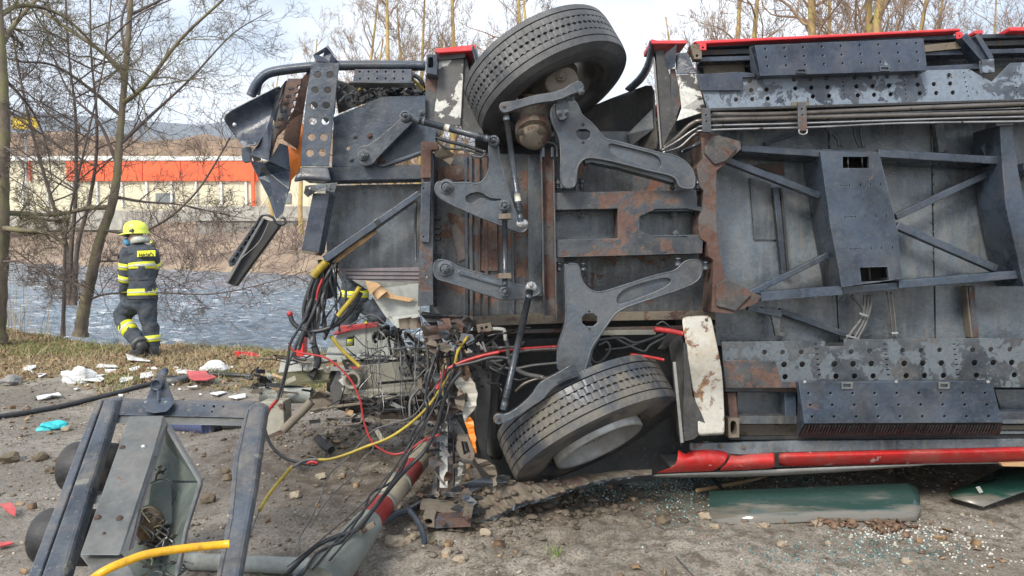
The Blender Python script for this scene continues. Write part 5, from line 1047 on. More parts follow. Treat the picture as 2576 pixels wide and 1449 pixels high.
pl('tube_end', 'E3', [(45, 880), (120, 885), (160, 990), (150, 1040), (70, 1020), (40, 960)], 4.26, .1, 'mudmetal', holes=[[(72, 910), (110, 915), (132, 985), (90, 1000)]])
crum('crushed_sheet', 'E3', [(150, 1010), (210, 1025), (290, 1070), (305, 1130), (290, 1240), (270, 1240), (270, 1140), (200, 1080)], 4.18, 'mudmetal', 5)
crum('crushed_sheet', 'E3', [(60, 1040), (90, 1060), (60, 1180), (30, 1200)], 4.3, 'greybody', 6); crum('step_plate', 'E3', [(60, 1190), (300, 1130), (390, 1140), (380, 1170), (180, 1215), (110, 1250), (60, 1265)], 4.26, 'framepaint', 7)
for a, b_, w_, m in (((1130, 590), (1130, 960), 44, 'palechip'), ((1185, 600), (1185, 960), 10, 'dark'), ((1100, 600), (1085, 990), 16, 'casing'), ((1150, 540), (1240, 700), 60, 'blackrust')): bm_('crushed_rail', 'E2', a, b_, w_, .05, 4.34, m)
crum('crushed_plate', 'E2', [(1010, 60), (1100, 62), (1140, 180), (1132, 270), (1095, 310), (1060, 262), (1030, 170)], 4.34, 'rust', 8, .02)
crum('crushed_plate', 'E2', [(1015, 200), (1060, 260), (1100, 330), (1120, 500), (1080, 560), (1050, 400), (1010, 250)], 4.38, 'blackrust', 9)
crum('crushed_plate', 'E2', [(1110, 20), (1290, 0), (1300, 60), (1210, 150), (1150, 130)], 4.46, 'mudmetal', 10); crum('crushed_plate', 'D', [(1050, 780), (1100, 790), (1190, 800), (1180, 850), (1090, 830)], 4.42, 'blackrust', 12)
# torn lower edge lying in the soil
def erow(pts): return [p for p in k('E3', *pts)]
rq = random.Random(31); cols = 46; rows_ = []
prof_ = [([(-60, 1360, .0), (100, 1340, -.02), (220, 1250, -.05), (390, 1180, -.02), (560, 1180, .0), (760, 1145, .05), (1000, 1112, .05), (1300, 1090, .05)], 3, .012), ([(-60, 1405, -.05), (120, 1400, -.09), (270, 1320, -.13), (410, 1255, -.12), (600, 1225, -.08), (800, 1170, -.02), (1030, 1130, .0), (1300, 1106, .02)], 9, .03),
         ([(-60, 1440, -.1), (140, 1445, -.15), (320, 1375, -.2), (440, 1310, -.2), (640, 1262, -.16), (840, 1195, -.1), (1050, 1150, -.04), (1300, 1118, .0)], 7, .03), ([(-50, 1478, -.05), (150, 1468, -.12), (330, 1396, -.17), (450, 1332, -.18), (650, 1282, -.14), (845, 1212, -.08), (1055, 1162, -.02), (1300, 1126, .03)], 6, .02)]
for base_, jy, jd in prof_:
    c_ = crs([Vector(p) for p in base_], 7); rows_.append(k('E3', *[(p.x, p.y + rq.uniform(-jy, jy), p.z + rq.uniform(-jd, jd)) for p in c_]))
loft('torn_lower_edge', rows_[:3], 4.35, M['mudmetal'], bus, thick=.006, sub=0, smooth=False, label='torn mud covered lower edge of the body side')
loft('bent_sheet_edge', rows_[2:], 4.35, M['cast'], bus, thick=.004, sub=0, smooth=False)
for j in range(70):
    q_ = rows_[rq.randint(0, 2)][rq.randint(2, 34)]; lumpv = P(q_[0], q_[1] - 3, 4.33 + q_[2]); ball('mud_lump', lumpv, rq.uniform(.005, .020), M['soilclump'] if 'soilclump' in M else M.setdefault('soilclump', grime('wet_soil_lump', (.09, .07, .05), (.15, .12, .09), .85, dustamt=.2, crack=0, scale=3)), bus, (1.2, 1, .7), seg=7, noise=.6)
pl('broken_sill', 'E2', [(1012, 1120), (1080, 1122), (1080, 1182), (1015, 1175)], 4.05, .2, 'mudmetal', holes=[chaikin([(1024, 1132), (1066, 1134), (1068, 1168), (1028, 1166)], 1)])
bm_('broken_sill', 'E2', (1080, 1160), (1280, 1150), 50, .12, 4.06, 'blackrust'); bm_('broken_sill', 'E2', (1000, 1060), (1290, 1100), 40, .10, 4.18, 'mudmetal'); bm_('broken_sill', 'E2', (1240, 1090), (1290, 1100), 60, .1, 4.05, 'mudmetal')
for a, b_ in ((1130, 1160), (1262, 1128)): bo('E2', a, b_, 4.04, 14, 'rust')
# --- hanging harness
def cab(f, pts, D, rpx, m, label=None, name='cable', **kw):
    if f == 'E2': pts = [(p[0], p[1], (p[2] if len(p) > 2 else 0) - .0018 * max(0, p[1] - 830)) for p in pts]
    return tb(name, f, pts, D, rpx, m, label=label, sm=6, **kw)
for pts, r_, m, l in (([(380, -10), (330, 70), (280, 155), (265, 250), (240, 360), (208, 470)], 8, 'cable', None), ([(208, 470), (165, 520), (148, 560)], 9, 'cablered', 'red taped joint of the hanging cable'),
    ([(150, 555), (135, 610), (160, 700), (215, 770), (290, 810), (400, 830), (430, 822)], 9, 'cable', None), ([(270, 155), (300, 200), (400, 220), (480, 240), (560, 300), (620, 370), (665, 470), (690, 600), (730, 700), (790, 750), (860, 773), (940, 750), (1010, 700), (1110, 662)], 5.5, 'cablered', 'long red cable looping down over the mud'),
    ([(1265, 118), (1210, 200), (1185, 290), (1110, 410), (1050, 500), (960, 590), (830, 680), (700, 730), (600, 770), (500, 800), (430, 802)], 8, 'cableyellow', 'yellow cable stretched from the wheel arch towards the mud'), ([(430, 800), (360, 808), (290, 845)], 9, 'cablegrey', None), ([(290, 840), (220, 920), (150, 1010), (108, 1085)], 9, 'cableyellow', 'yellow sheathed cable end above the mud'),
    ([(108, 1080), (70, 1180), (30, 1300), (5, 1440)], 3.5, 'cablegrey', None), ([(1130, 330), (1040, 460), (960, 560), (850, 600), (740, 640), (670, 710), (600, 790), (500, 880), (440, 1030), (380, 1150), (330, 1240), (325, 1325)], 4, 'cablegrey', None),
    ([(740, 700), (735, 750), (680, 800), (620, 900), (530, 980), (440, 1090), (390, 1180)], 3.5, 'cablegrey', None), ([(375, 825), (400, 815), (430, 822)], 12, 'cablered', None),
    ([(1240, 300), (1160, 400), (1120, 520), (1085, 640), (1020, 760), (930, 850), (850, 940), (740, 1080), (650, 1190), (530, 1230), (400, 1300), (250, 1449)], 11, 'cable', 'thick black cable running from the wheel arch to the pipe'),
    ([(1180, 300), (1095, 400), (1060, 520), (960, 650), (925, 800), (850, 920), (730, 990), (685, 1090), (640, 1150), (570, 1250), (430, 1320), (340, 1449)], 7, 'cable', None),
    ([(1140, 300), (1110, 380), (1095, 410)], 14, 'cablered', None), ([(1490, 240), (1400, 235), (1300, 262), (1200, 285), (1150, 310), (1100, 400)], 11, 'cable', None), ([(1440, 205), (1330, 230), (1230, 262), (1150, 300)], 10, 'cablered', None),
    ([(240, 770), (300, 768), (360, 775), (420, 790)], 3, 'cablegrey', None)):
    cab('E2', pts, 4.22, r_, m, l, sides=8)
for pts, r_, m in (([(830, 655), (810, 690), (790, 740), (775, 800), (750, 880)], 6, 'cable'), ([(820, 660), (785, 710), (778, 770), (790, 850), (795, 905)], 5, 'cable'), ([(835, 660), (820, 720), (800, 780), (760, 840), (740, 880)], 5, 'cable'), ([(845, 660), (830, 700), (790, 760), (770, 830), (730, 900), (705, 1000)], 4, 'cablegrey'),
                   ([(728, 788), (740, 815), (775, 833), (820, 828), (860, 805), (890, 770), (908, 735)], 6, 'cable'), ([(815, 655), (795, 700), (770, 750), (765, 800), (790, 870)], 5, 'cable'), ([(850, 680), (870, 730), (860, 780), (835, 830)], 3.5, 'link'), ([(800, 690), (780, 735), (782, 780), (775, 800)], 3, 'cablered'),
                   ([(790, 870), (800, 905), (795, 925)], 9, 'cable'), ([(740, 880), (745, 900), (770, 905)], 4, 'cable')):
    cab('D', pts, 4.40, r_, m, sides=8)
for pts, r_ in (([(822, 658), (805, 675), (788, 695)], 10), ([(905, 722), (890, 745), (868, 772), (850, 795)], 6), ([(832, 845), (860, 880), (905, 922)], 4.5)): cab('D', pts, 4.36, r_, 'cableyellow', name='yellow_conduit')
ball('cable_cap', P(729, 790, 4.40), .018, M['cablered'], bus)
for sx in (790, 800, 812): cab('D', [(sx, 700), (sx - 12, 730), (sx - 16, 755)], 4.35, 3, 'cablered' if sx == 812 else 'cable')
r8 = random.Random(4)
for j in range(30):
    x = r8.uniform(690, 1050); y0 = r8.uniform(40, 200); y1 = y0 + r8.uniform(200, 620); y1 = min(y1, 830)
    cab('E2', [(x, y0, 0), (x + r8.uniform(-30, 30), (y0 + y1) / 2, r8.uniform(-.05, .05)), (x + r8.uniform(-50, 50), y1 * .9 + y0 * .1, r8.uniform(-.05, .1)), (x + r8.uniform(-60, 60), y1, 0)], 4.5, r8.choice((1.2, 1.5, 2)), r8.choice(('cable', 'cablegrey', 'cablegrey', 'steel')), name='thin_wire', sides=5)
for pts in ([(590, 300), (750, 320), (900, 370), (1060, 410)], [(1060, 400), (900, 440), (760, 500), (620, 610)], [(820, 150), (700, 320), (640, 400), (560, 520)], [(860, 590), (960, 650), (1040, 712)], [(720, 480), (730, 560), (820, 620)]): cab('E2', pts, 4.5, 1.8, 'cable', name='thin_wire', sides=5)

pl('strip_hole_shade', 'K2', [(625, 225), (770, 225), (750, 500), (700, 560), (600, 430)], 4.62, .02, 'dark')  # black sheet added so the strip's holes look shaded
rc = random.Random(55)
for j in range(3):
    x0, y0 = rc.uniform(1130, 1300), rc.uniform(230, 420); x1, y1 = rc.uniform(200, 620), rc.uniform(1250, 1449); pts = [(x0, y0)]
    for t in (.2, .4, .6, .8): pts.append((x0 + (x1 - x0) * t ** 1.25 + rc.uniform(-45, 45), y0 + (y1 - y0) * t ** .9 + rc.uniform(-30, 30), rc.uniform(-.06, .03)))
    pts.append((x1, y1)); cab('E2', pts, 4.2, rc.choice((2.5, 3.5, 5, 7)), rc.choice(('cable', 'cable', 'cable', 'cablegrey')), sides=7)
for j in range(12):
    x0, y0 = rc.uniform(1020, 1250), rc.uniform(60, 330); pts = [(x0, y0)]; 
    for q in range(4): x0 += rc.uniform(-70, 60); y0 += rc.uniform(40, 170); pts.append((x0, y0, rc.uniform(-.08, .08)))
    cab('E2', pts, 4.28, rc.choice((2.5, 4, 6, 8)), rc.choice(('cable', 'cable', 'cablegrey', 'cablered' if j < 2 else 'cable')), sides=7)
for j in range(46):
    cx, cy = rc.choice([(rc.uniform(990, 1330), rc.uniform(960, 1190)), (rc.uniform(1040, 1200), rc.uniform(300, 960)), (rc.uniform(1020, 1290), rc.uniform(20, 200))]); s_ = rc.uniform(14, 55); a = rc.uniform(0, 3)
    q_ = [(cx + s_ * math.cos(a + q * 1.257) * rc.uniform(.5, 1.3), cy + s_ * math.sin(a + q * 1.257) * rc.uniform(.4, 1.1), rc.uniform(-.05, .05)) for q in range(5)]
    pl('crushed_scrap', 'E2', q_, 4.30 + rc.uniform(-.1, .05) - max(0, cy - 950) * .0008, .006, rc.choice(('mudmetal', 'mudmetal', 'blackrust', 'liner', 'cast', 'rust')), bevel=0)
for (x0, x1, y, n, D) in ((1815, 2055, 300, 14, 4.655), (2120, 2335, 300, 12, 4.655), (1815, 2100, 858, 16, 4.655), (2120, 2350, 858, 12, 4.655)):
    for i in range(n): bolt(x0 + (x1 - x0) * i / (n - 1), y, D, 2.6, M['cast'], bus, 'rivet')
for x in (2098, 2348): 
    for i in range(10): bolt(x, 440 + i * 24, 4.655, 2.6, M['cast'], bus, 'rivet')

# more crushed sheet and looms packed round the broken corner
for j in range(40):
    cx, cy = rc.choice([(rc.uniform(1180, 1480), rc.uniform(940, 1180)), (rc.uniform(1060, 1180), rc.uniform(500, 1000)), (rc.uniform(990, 1100), rc.uniform(60, 420)), (rc.uniform(1120, 1420), rc.uniform(90, 250))]); L_ = rc.uniform(30, 120); a = rc.uniform(-.6, .9) if cy > 940 else rc.uniform(1.0, 2.1)
    bm_('twisted_strip', 'E2', (cx, cy, rc.uniform(-.05, .05)), (cx + L_ * math.cos(a), cy + L_ * math.sin(a) * .7, rc.uniform(-.08, .08)), rc.uniform(6, 26), .008, 4.30 - max(0, cy - 950) * .0008, rc.choice(('mudmetal', 'blackrust', 'liner', 'cast', 'mudmetal', 'dark')), bevel=0)
for j in range(22):
    x0, y0 = rc.uniform(1040, 1420), rc.uniform(110, 330); pts = [(x0, y0, rc.uniform(-.05, .1))]; a = rc.uniform(0, 6.28)
    for q in range(5): a += rc.uniform(-.9, .9); x0 += 55 * math.cos(a); y0 += 38 * math.sin(a) + 8; pts.append((x0, y0, rc.uniform(-.08, .12)))
    cab('E2', pts, 4.42, rc.choice((3, 4, 6, 8)), rc.choice(('cable', 'cablegrey', 'cablegrey', 'liner')), sides=7)
lin3 = lambda *p: k('E3', *p)
loft('well_liner', [[(a, b_, .10) for a, b_ in lin3((95, 345), (120, 500), (150, 700), (165, 850), (190, 1000))], [(a, b_, .02) for a, b_ in lin3((180, 345), (220, 500), (225, 700), (225, 850), (250, 1020))], [(a, b_, .12) for a, b_ in lin3((275, 400), (268, 540), (255, 700), (262, 850), (300, 1040))], [(a, b_, .5) for a, b_ in lin3((340, 420), (330, 560), (320, 700), (330, 850), (360, 1040))]], 4.42, grime('grey_brown_liner', (.085, .082, .074), (.14, .135, .12), .6, dustamt=.5, crack=0), bus, sub=1, label='grey brown plastic liner of the lower wheel well')

for j in range(12):
    x0 = rc.uniform(800, 850); pts = [(x0, 655)]; x, y = x0, 655
    for q in range(4): x += rc.uniform(-28, 14); y += rc.uniform(35, 62); pts.append((max(738, x), y, rc.uniform(-.06, .06)))
    cab('D', pts, 4.42, rc.choice((2.5, 3.5, 5, 6)), rc.choice(('cable', 'cable', 'link', 'cablegrey')), sides=8)
poly('rubber_boot', chaikin([(800, 690), (835, 672), (846, 720), (830, 755), (805, 745)], 1), 4.46, .06, M['dark'], bus, bevel=.008)
# ------------------------------------------------------------------ torn frame with its casing, lower left
DB = 3.6
def dv(v): return 1 / (.27778 + .0001956 * (v - 1010)) - 3.6
def fk(f, pts, off=0): return [(p[0], p[1], dv(p[1]) + off + (q[2] if len(q) > 2 else 0)) for p, q in zip([k(f, q[:2]) for q in pts], pts)]
q0 = P(330, 1449, 2.75)
tf = thing('torn_frame', 'torn off navy steel frame holding a grey riveted casing and two black air springs', 'wreckage', (q0.x, q0.y, 0))
def tp_(name, pts, off, th, mat, f='E1', parent=None, **kw): 
    hl = kw.pop('holes', ()); return poly(name, fk(f, pts), DB + off, th, M[mat], parent or tf, holes=[fk(f, h) for h in hl], **kw)
tp_('side_rail', [(640, 278), (684, 268), (262, 1449), (262, 1600), (130, 1600), (185, 1449)], -.02, .07, 'framepaint', bevel=.006)
tp_('side_rail', [(692, 268), (770, 264), (745, 372), (425, 1449), (380, 1600), (240, 1600), (272, 1449)], -.04, .09, 'framepaint', bevel=.012)
tp_('rail_lip', [(735, 380), (747, 375), (440, 1449), (400, 1600), (380, 1600), (412, 1449)], .04, .05, 'dark')
tp_('cross_beam', [(730, 274), (1000, 286), (1400, 292), (1670, 298), (1660, 388), (745, 368)], .02, .10, 'framepaint', bevel=.005, holes=[circ(1368, 308, 8, 8), circ(1498, 313, 8, 8), circ(1422, 347, 8, 8), circ(1433, 312, 11, 8)])
tp_('cross_beam', [(745, 370), (1660, 390), (1645, 442), (752, 424)], .035, .02, 'casing', label='muddy lower face of the cross beam', bevel=.003)
tp_('side_rail', [(1665, 296), (1730, 300), (1782, 330), (1765, 440), (1700, 900), (1645, 1200), (1600, 1449), (1570, 1600), (1430, 1600), (1450, 1449), (1530, 1050), (1572, 620), (1640, 400)], -.03, .08, 'framepaint', bevel=.014)
tp_('rail_edge', [(1650, 340), (1668, 330), (1600, 640), (1560, 1050), (1480, 1449), (1450, 1449), (1530, 1050), (1572, 620)], -.036, .01, 'framepaint')
for x, y in ((1368, 308), (1498, 313), (1422, 347)): pass
tp_('pivot_base', [(948, 290), (985, 262), (1140, 252), (1158, 300), (1118, 345), (1028, 356), (982, 342)], -.03, .03, 'black', bevel=.004)
tp_('pivot_gusset', [(972, 282), (1012, 180), (1060, 150), (1105, 130), (1130, 200), (1158, 268), (1060, 285)], -.02, .02, 'black'); tp_('pivot_rib', [(1050, 180), (1064, 178), (1064, 275), (1052, 275)], -.05, .04, 'black')
tube('pivot_tube', fk('E1', [(1050, 168, -.06), (1075, 125, .02), (1106, 70, .14)]), DB, [.030, .026, .018], M['black'], tf, sides=16, sm=0)
lathe('tube_mouth', P(*k('E1', (1050, 166)), DB - .065 + dv(968)), -FW, [(-.01, .028), (.004, .030), (.006, .022), (-.03, .020)], M['black'], tf, seg=20)
for x, y in ((980, 288), (1110, 290), (1028, 326)): bolt(*k('E1', (x, y)), DB - .035, 5.5, M['steel'], tf, 'bush')
# casing
tp_('casing_plate', [(865, 380), (1092, 376), (1078, 440), (1020, 640), (800, 1310), (535, 1308)], -.14, .012, 'casing', bevel=.004)
tp_('casing_flange', [(1092, 376, 0), (1118, 425, .03), (1030, 690, .03), (945, 940, .02), (862, 1278, .02), (800, 1310, 0), (1020, 640, 0)], -.138, .01, 'casing')
tp_('flange_strip', [(1110, 430), (1122, 436), (955, 960), (880, 1270), (855, 1285), (935, 950)], -.09, .02, 'mauve')
tp_('casing_foot', [(535, 1312), (800, 1312), (870, 1400), (930, 1520), (700, 1600), (640, 1449)], -.10, .02, 'casing')
tp_('cavity_back', [(1100, 440), (1330, 820), (1240, 1150), (1180, 1500), (760, 1500), (880, 1000)], .16, .02, 'casingin')
tp_('cavity_wall', [(1112, 450, -.06), (1335, 812, -.06), (1155, 812, .16), (1105, 560, .16)], .0, .01, 'casingin'); tp_('cavity_wall', [(1338, 826, -.06), (1240, 1140, -.06), (1185, 1449, -.06), (1100, 1449, .15), (1130, 1150, .15), (1160, 826, .15)], .0, .01, 'casingin')
tp_('casing_rim', [(1105, 430), (1125, 440), (1345, 808), (1345, 840), (1250, 1140), (1190, 1449), (1170, 1449), (1232, 1130), (1322, 838), (1322, 815), (1105, 455)], -.09, .03, 'casing', bevel=.003)
tp_('inner_bracket', [(1010, 830), (1150, 815), (1150, 1100), (1040, 1120), (985, 1050)], .10, .02, 'casingin')
for x, y, m, r_ in ((820, 588, 'rust', 19), (962, 584, 'silver', 19), (654, 1060, 'rust', 24), (800, 1064, 'rust', 24), (697, 1163, 'rust', 12)): bolt(*k('E1', (x, y)), DB - .142 + dv(k('E1', (x, y))[1]), r_ * .375, M[m], tf, 'rivet')
ball('brass_dome', P(*k('E1', (1000, 1110)), 3.02), .062, grime('tarnished_brass', (.22, .15, .09), (.12, .08, .05), .35, metal=.6, dustamt=.3, crack=0), tf, (1, .8, 1.35), seg=24)
rr = random.Random(2)
def tangle(f, x0, y0, x1, y1, D, n, mats, r_, parent, name='broken_wire', amp=.05):
    for j in range(n):
        x, y = rr.uniform(x0, x1), rr.uniform(y0, y1); pts = []
        for q in range(rr.randint(3, 5)): pts.append((x, y, rr.uniform(-amp, amp))); x += rr.uniform(-.3, .3) * (x1 - x0); y += rr.uniform(-.4, .4) * (y1 - y0)
        tube(name, [k(f, p) for p in pts], D, px(rr.uniform(.6, 1.2) * r_ * FR[f][2], D), M[rr.choice(mats)], parent, sides=6, sm=3)
tangle('E1', 920, 1050, 1160, 1280, 2.95, 20, ['cable', 'cable', 'silver', 'cablegrey', 'olive', 'mudmetal'], 6, tf); tangle('E1', 1030, 680, 1105, 770, 3.2, 7, ['silver', 'cable', 'mudmetal'], 6, tf); tangle('E1', 900, 1300, 1250, 1440, 2.8, 12, ['cable', 'olive', 'cablegrey'], 7, tf)
tube('loose_wire', [k('E1', p) for p in [(1000, 830), (1080, 800), (1150, 820), (1180, 900), (1150, 980), (1130, 1040)]], 3.15, .003, M['cable'], tf, sides=6)
for a, b_, r_, off in (((470, 715), (800, 730), 170, .30), ((285, 1180), (640, 1190), 185, .26)):
    A_, B_ = P(*k('E1', a), DB + off + dv(k('E1', a)[1])), P(*k('E1', b_), DB + off + dv(k('E1', b_)[1])); ax = (B_ - A_); Lx = ax.length; R_ = px(r_ * .375, DB + off + dv(k('E1', a)[1]))
    lathe('air_spring', A_, ax.normalized(), [(-.012, 0), (-.012, R_ * .72), (-.008, R_ * .84), (.004, R_ * .93), (.022, R_ * .985), (.05, R_), (Lx * .5, R_ * 1.01), (Lx, R_ * .98), (Lx + .02, R_ * .8), (Lx + .02, 0)], M['bellows'], tf, seg=56)
    lathe('spring_cap', A_, -ax.normalized(), [(.0, R_ * .5), (.014, R_ * .5), (.016, R_ * .42), (.016, 0)], M['bellows'], tf, seg=32)
tp_('spacer_block', [(565, 915), (680, 908), (660, 965), (545, 975)], .02, .08, 'casing')
# ------------------------------------------------------------------ conduits, hoses and pipes
def on(pts, f, dz): 
    return [G(*k(f, p)[:2], dz) if len(p) == 2 else P(*k(f, p[:2]), p[2]) for p in pts]
def gtube(name, label, cat, f, pts, r, mat, dz=None, group=None, sides=12, rad=None):
    W = crs(on(pts, f, r * .85 if dz is None else dz), 6); V, Fc = [], []; tubegeo(V, Fc, W, rad or r, sides)
    o = mk(name, V, Fc, mat if not isinstance(mat, str) else M[mat], smooth=True, origin=(W[0].x, W[0].y, 0), recalc=False); return tag(o, label, cat, group)
gtube('yellow_conduit', 'thick muddy yellow conduit with cut end crossing the torn frame', 'hose', 'E1', [(560, 1530, 2.45), (640, 1455, 2.5), (730, 1400, 2.52), (860, 1345, 2.56), (1000, 1300, 2.6), (1250, 1262, 2.66), (1536, 1234, 2.72)], px(10.5, 2.6), 'hose_yellow', sides=16)
gtube('galvanised_pipe', 'grey green muddy pipe lying flat behind the foot of the torn frame', 'pipe', 'D', [(472, 1412, 3.75), (600, 1418, 3.74), (740, 1424, 3.72), (830, 1428, 3.7)], px(21, 3.75), 'pipegrey', sides=20)
gtube('black_hose', 'long smooth black hose lying across the mud to the crushed front', 'hose', 'E6', [(-60, 860), (0, 850), (300, 802), (600, 745), (900, 672), (1150, 610), (1350, 556), (1480, 515), (1600, 480), (1780, 452), (2000, 440), (2250, 450), (2430, 458)], .026, 'cable', sides=14)
gtube('flat_hose', 'short dark flat tube behind the red fragment on the mud', 'hose', 'E6', [(1575, 525), (1680, 508), (1790, 492)], .045, 'framepaint')
gtube('thin_hose', 'thin black hose above the long black hose near the crushed front', 'hose', 'E6', [(1850, 440), (2050, 432), (2250, 438), (2440, 432)], .016, 'cable')
gtube('corrugated_conduit', 'black mud smeared conduit running from under the bus beside the red and cream pole', 'hose', 'E2', [(1100, 990, 4.5), (1000, 1050, 4.35), (930, 1085, 4.2), (860, 1110, 4.1), (700, 1200, 3.8), (520, 1320, 3.5), (330, 1449, 3.3), (200, 1560, 3.15)], px(10, 3.8), 'black', sides=14)
o = thing('hanging_connector', 'black bent tube ending in a broken connector block on the soil', 'cable', tuple(G(*k('E2', (970, 1440)))))
tb('bent_tube', 'E2', [(930, 1075), (960, 1110), (1000, 1170), (1022, 1240), (1015, 1300), (1000, 1350)], 3.98, 17, 'black', parent=o)
pl('connector_block', 'E2', [(938, 1342), (995, 1338), (1000, 1449), (940, 1452)], 3.9, .06, 'black', parent=o); pl('connector_lug', 'E2', [(945, 1372), (1030, 1358), (1030, 1400), (950, 1408)], 3.88, .03, 'dark', parent=o)
for y in (1385, 1425): bo('E2', 985, y, 3.88, 9, 'silver', parent=o)
tb('copper_wire', 'E2', [(980, 1380), (1030, 1382), (1080, 1400), (1115, 1449)], 3.85, 2.2, 'beige', parent=o)
# barrier pole
pole = thing('barrier_pole', 'red and cream banded barrier pole lying towards the grey pipe base', 'pole', tuple(G(*k('E2', (700, 1200)))))
A_, B_ = P(*k('E2', (1085, 690)), 5.1), P(*k('E2', (650, 1235)), 3.75)
cuts = [(0, .16, 'polered'), (.16, .36, 'polewhite'), (.36, .52, 'polered'), (.52, .74, 'polewhite'), (.74, .90, 'polered')]
for a, b_, m in cuts:
    V, Fc = [], []; tubegeo(V, Fc, [A_.lerp(B_, a + (b_ - a) * t / 4) for t in range(5)], .070 - .0003 * len(m), 28); mk('red_band' if m == 'polered' else 'cream_band', V, Fc, M[m], pole, smooth=True, recalc=False).modifiers.new('b', 'EDGE_SPLIT')
for t in (.53, .72): 
    V, Fc = [], []; tubegeo(V, Fc, [A_.lerp(B_, t), A_.lerp(B_, t + .012)], .075, 28); mk('collar', V, Fc, M['concrete'], pole, recalc=False)
V, Fc = [], []; C_ = P(*k('E2', (430, 1520)), 3.2); tubegeo(V, Fc, [A_.lerp(B_, .89), B_, B_.lerp(C_, .5), C_], [.076, .085, .095, .095], 26); mk('pole_base', V, Fc, M['concrete'], pole, smooth=True, recalc=False)
pl('base_clamp', 'E2', [(700, 1170), (740, 1150), (750, 1175), (700, 1205), (640, 1245), (620, 1225)], 3.62, .03, 'mudmetal', parent=pole); bo('E2', 690, 1195, 3.6, 12, 'rust', parent=pole)
o = thing('rusty_stub', 'short rusty pipe stub sticking out of the soil at the bottom', 'pipe', tuple(G(888, 1440)))
tube('tube', [(888, 1460), (886, 1424)], 3.55, .028, M['rust'], o, sm=0, sides=18); tube('rim', [(888, 1432), (887, 1424)], 3.54, .034, M['rust'], o, sm=0, sides=18)
# ------------------------------------------------------------------ crushed front section behind the overhang
cf = thing('crushed_front', 'crushed muddy grey and beige remains of the bus front on the soil', 'wreckage', tuple(G(870, 1090)))
def cp(name, pts, D, th, mat, amp=.03, sd=None, **kw):
    r_ = random.Random(sd if sd is not None else len(pts) * 7 + int(pts[0][0])); 
    q = [tuple(p[:2]) + ((p[2] if len(p) > 2 else 0) + r_.uniform(-amp, amp),) for p in pts]
    return pl(name, 'E2', q, D, th, mat, parent=cf, **kw)
cp('bumper_beam', [(600, 300), (640, 285), (850, 262), (1045, 258), (1075, 300), (1110, 395), (1060, 440), (780, 460), (560, 480), (500, 430), (560, 360)], 5.3, .05, 'beige', .012, holes=[[(765, 380), (785, 372), (1030, 352), (1036, 358), (1030, 366), (785, 388), (768, 386)]], bevel=.008)
cp('gap_shade_sheet', [(480, 245), (1060, 240), (1100, 440), (560, 470), (480, 420)], 5.62, .03, 'dark', 0)  # black sheet added to fill the gaps behind the beam with shade
cp('cab_floor', [(230, 250), (560, 235), (600, 300), (520, 310), (210, 325)], 5.58, .05, 'greygreen', .03)
cp('bumper_lip', [(620, 420), (820, 405), (1080, 380), (1105, 400), (1060, 440), (780, 462), (560, 482), (560, 440)], 5.2, .08, 'beige', .01, bevel=.01); bolt(*k('E2', (895, 432)), 5.2, 5, M['mudmetal'], cf, 'bush')
lathe('tow_socket', P(*k('E2', (632, 358)), 5.2), -FW, [(-.1, .05), (.05, .052), (.06, .062), (.065, .055), (.06, .042), (-.08, .04), (-.08, 0)], M['beige'], cf, seg=24)
cp('bent_strut', [(545, 300), (600, 330), (540, 530), (505, 535), (500, 400)], 5.15, .04, 'palechip', .02)
cp('root_bracket', [(380, 470), (430, 425), (520, 450), (500, 520), (420, 545), (360, 520)], 5.15, .06, 'mudmetal', .04)
cp('olive_tray', [(205, 322), (500, 300), (498, 330), (488, 372), (220, 395)], 5.4, .05, 'olive', .01, bevel=.005); cp('tray_rib', [(380, 330), (410, 290), (430, 300), (400, 375)], 5.34, .03, 'dark'); cp('tray_rim', [(190, 380), (500, 358), (500, 374), (195, 398)], 5.33, .05, 'olive', .005)
cp('bumper_pipe_cover', [(115, 428), (400, 420), (400, 440), (120, 448)], 5.25, .08, 'greygreen', .005)
V, Fc = [], []; tubegeo(V, Fc, [P(*k('E2', (120, 450)), 5.25), P(*k('E2', (400, 445)), 5.25)], .055, 18); mk('bumper_tube', V, Fc, M['greygreen'], cf, smooth=True, recalc=False)
cp('rear_tray', [(100, 380), (330, 395), (420, 430), (120, 430)], 5.45, .04, 'casing', .02)
cp('side_block', [(110, 482), (240, 478), (246, 640), (180, 680), (105, 705)], 5.0, .18, 'beige', .01, bevel=.008, label='beige block with a rust stained foot')
cp('block_foot', [(105, 690), (244, 630), (246, 655), (105, 712)], 4.98, .18, 'rust', .005)
gtb = lambda n, pts, D, r_, m: tb(n, 'E2', pts, D, r_, m, parent=cf)
gtb('bent_root', [(240, 640), (300, 580), (350, 530), (400, 475)], 5.0, 24, 'bark_dead'); gtb('bent_root', [(390, 530), (520, 510), (680, 490)], 5.1, 9, 'bark_dead')
cp('front_panel', [(470, 250), (490, 180), (520, 130), (560, 90), (760, 45), (800, 60), (860, 110), (880, 160), (850, 235), (700, 250)], 5.6, .03, 'foam' if 0 else 'greygreen', .02, holes=[[(588, 175), (592, 125), (632, 118), (634, 172)]])
cp('red_edge', [(510, 108), (560, 60), (770, 38), (760, 66), (640, 80), (540, 112)], 5.55, .03, 'redrag', .01); cp('red_patch', [(600, 300), (610, 282), (660, 285), (668, 300)], 5.23, .01, 'redrag', 0)
cp('red_case', [(295, 250), (315, 140), (332, 110), (352, 135), (350, 250)], 5.5, .12, 'redplastic', .01, bevel=.006); cp('white_sheet', [(290, 258), (360, 222), (440, 230), (480, 260), (300, 270)], 5.45, .01, 'foam', .03)
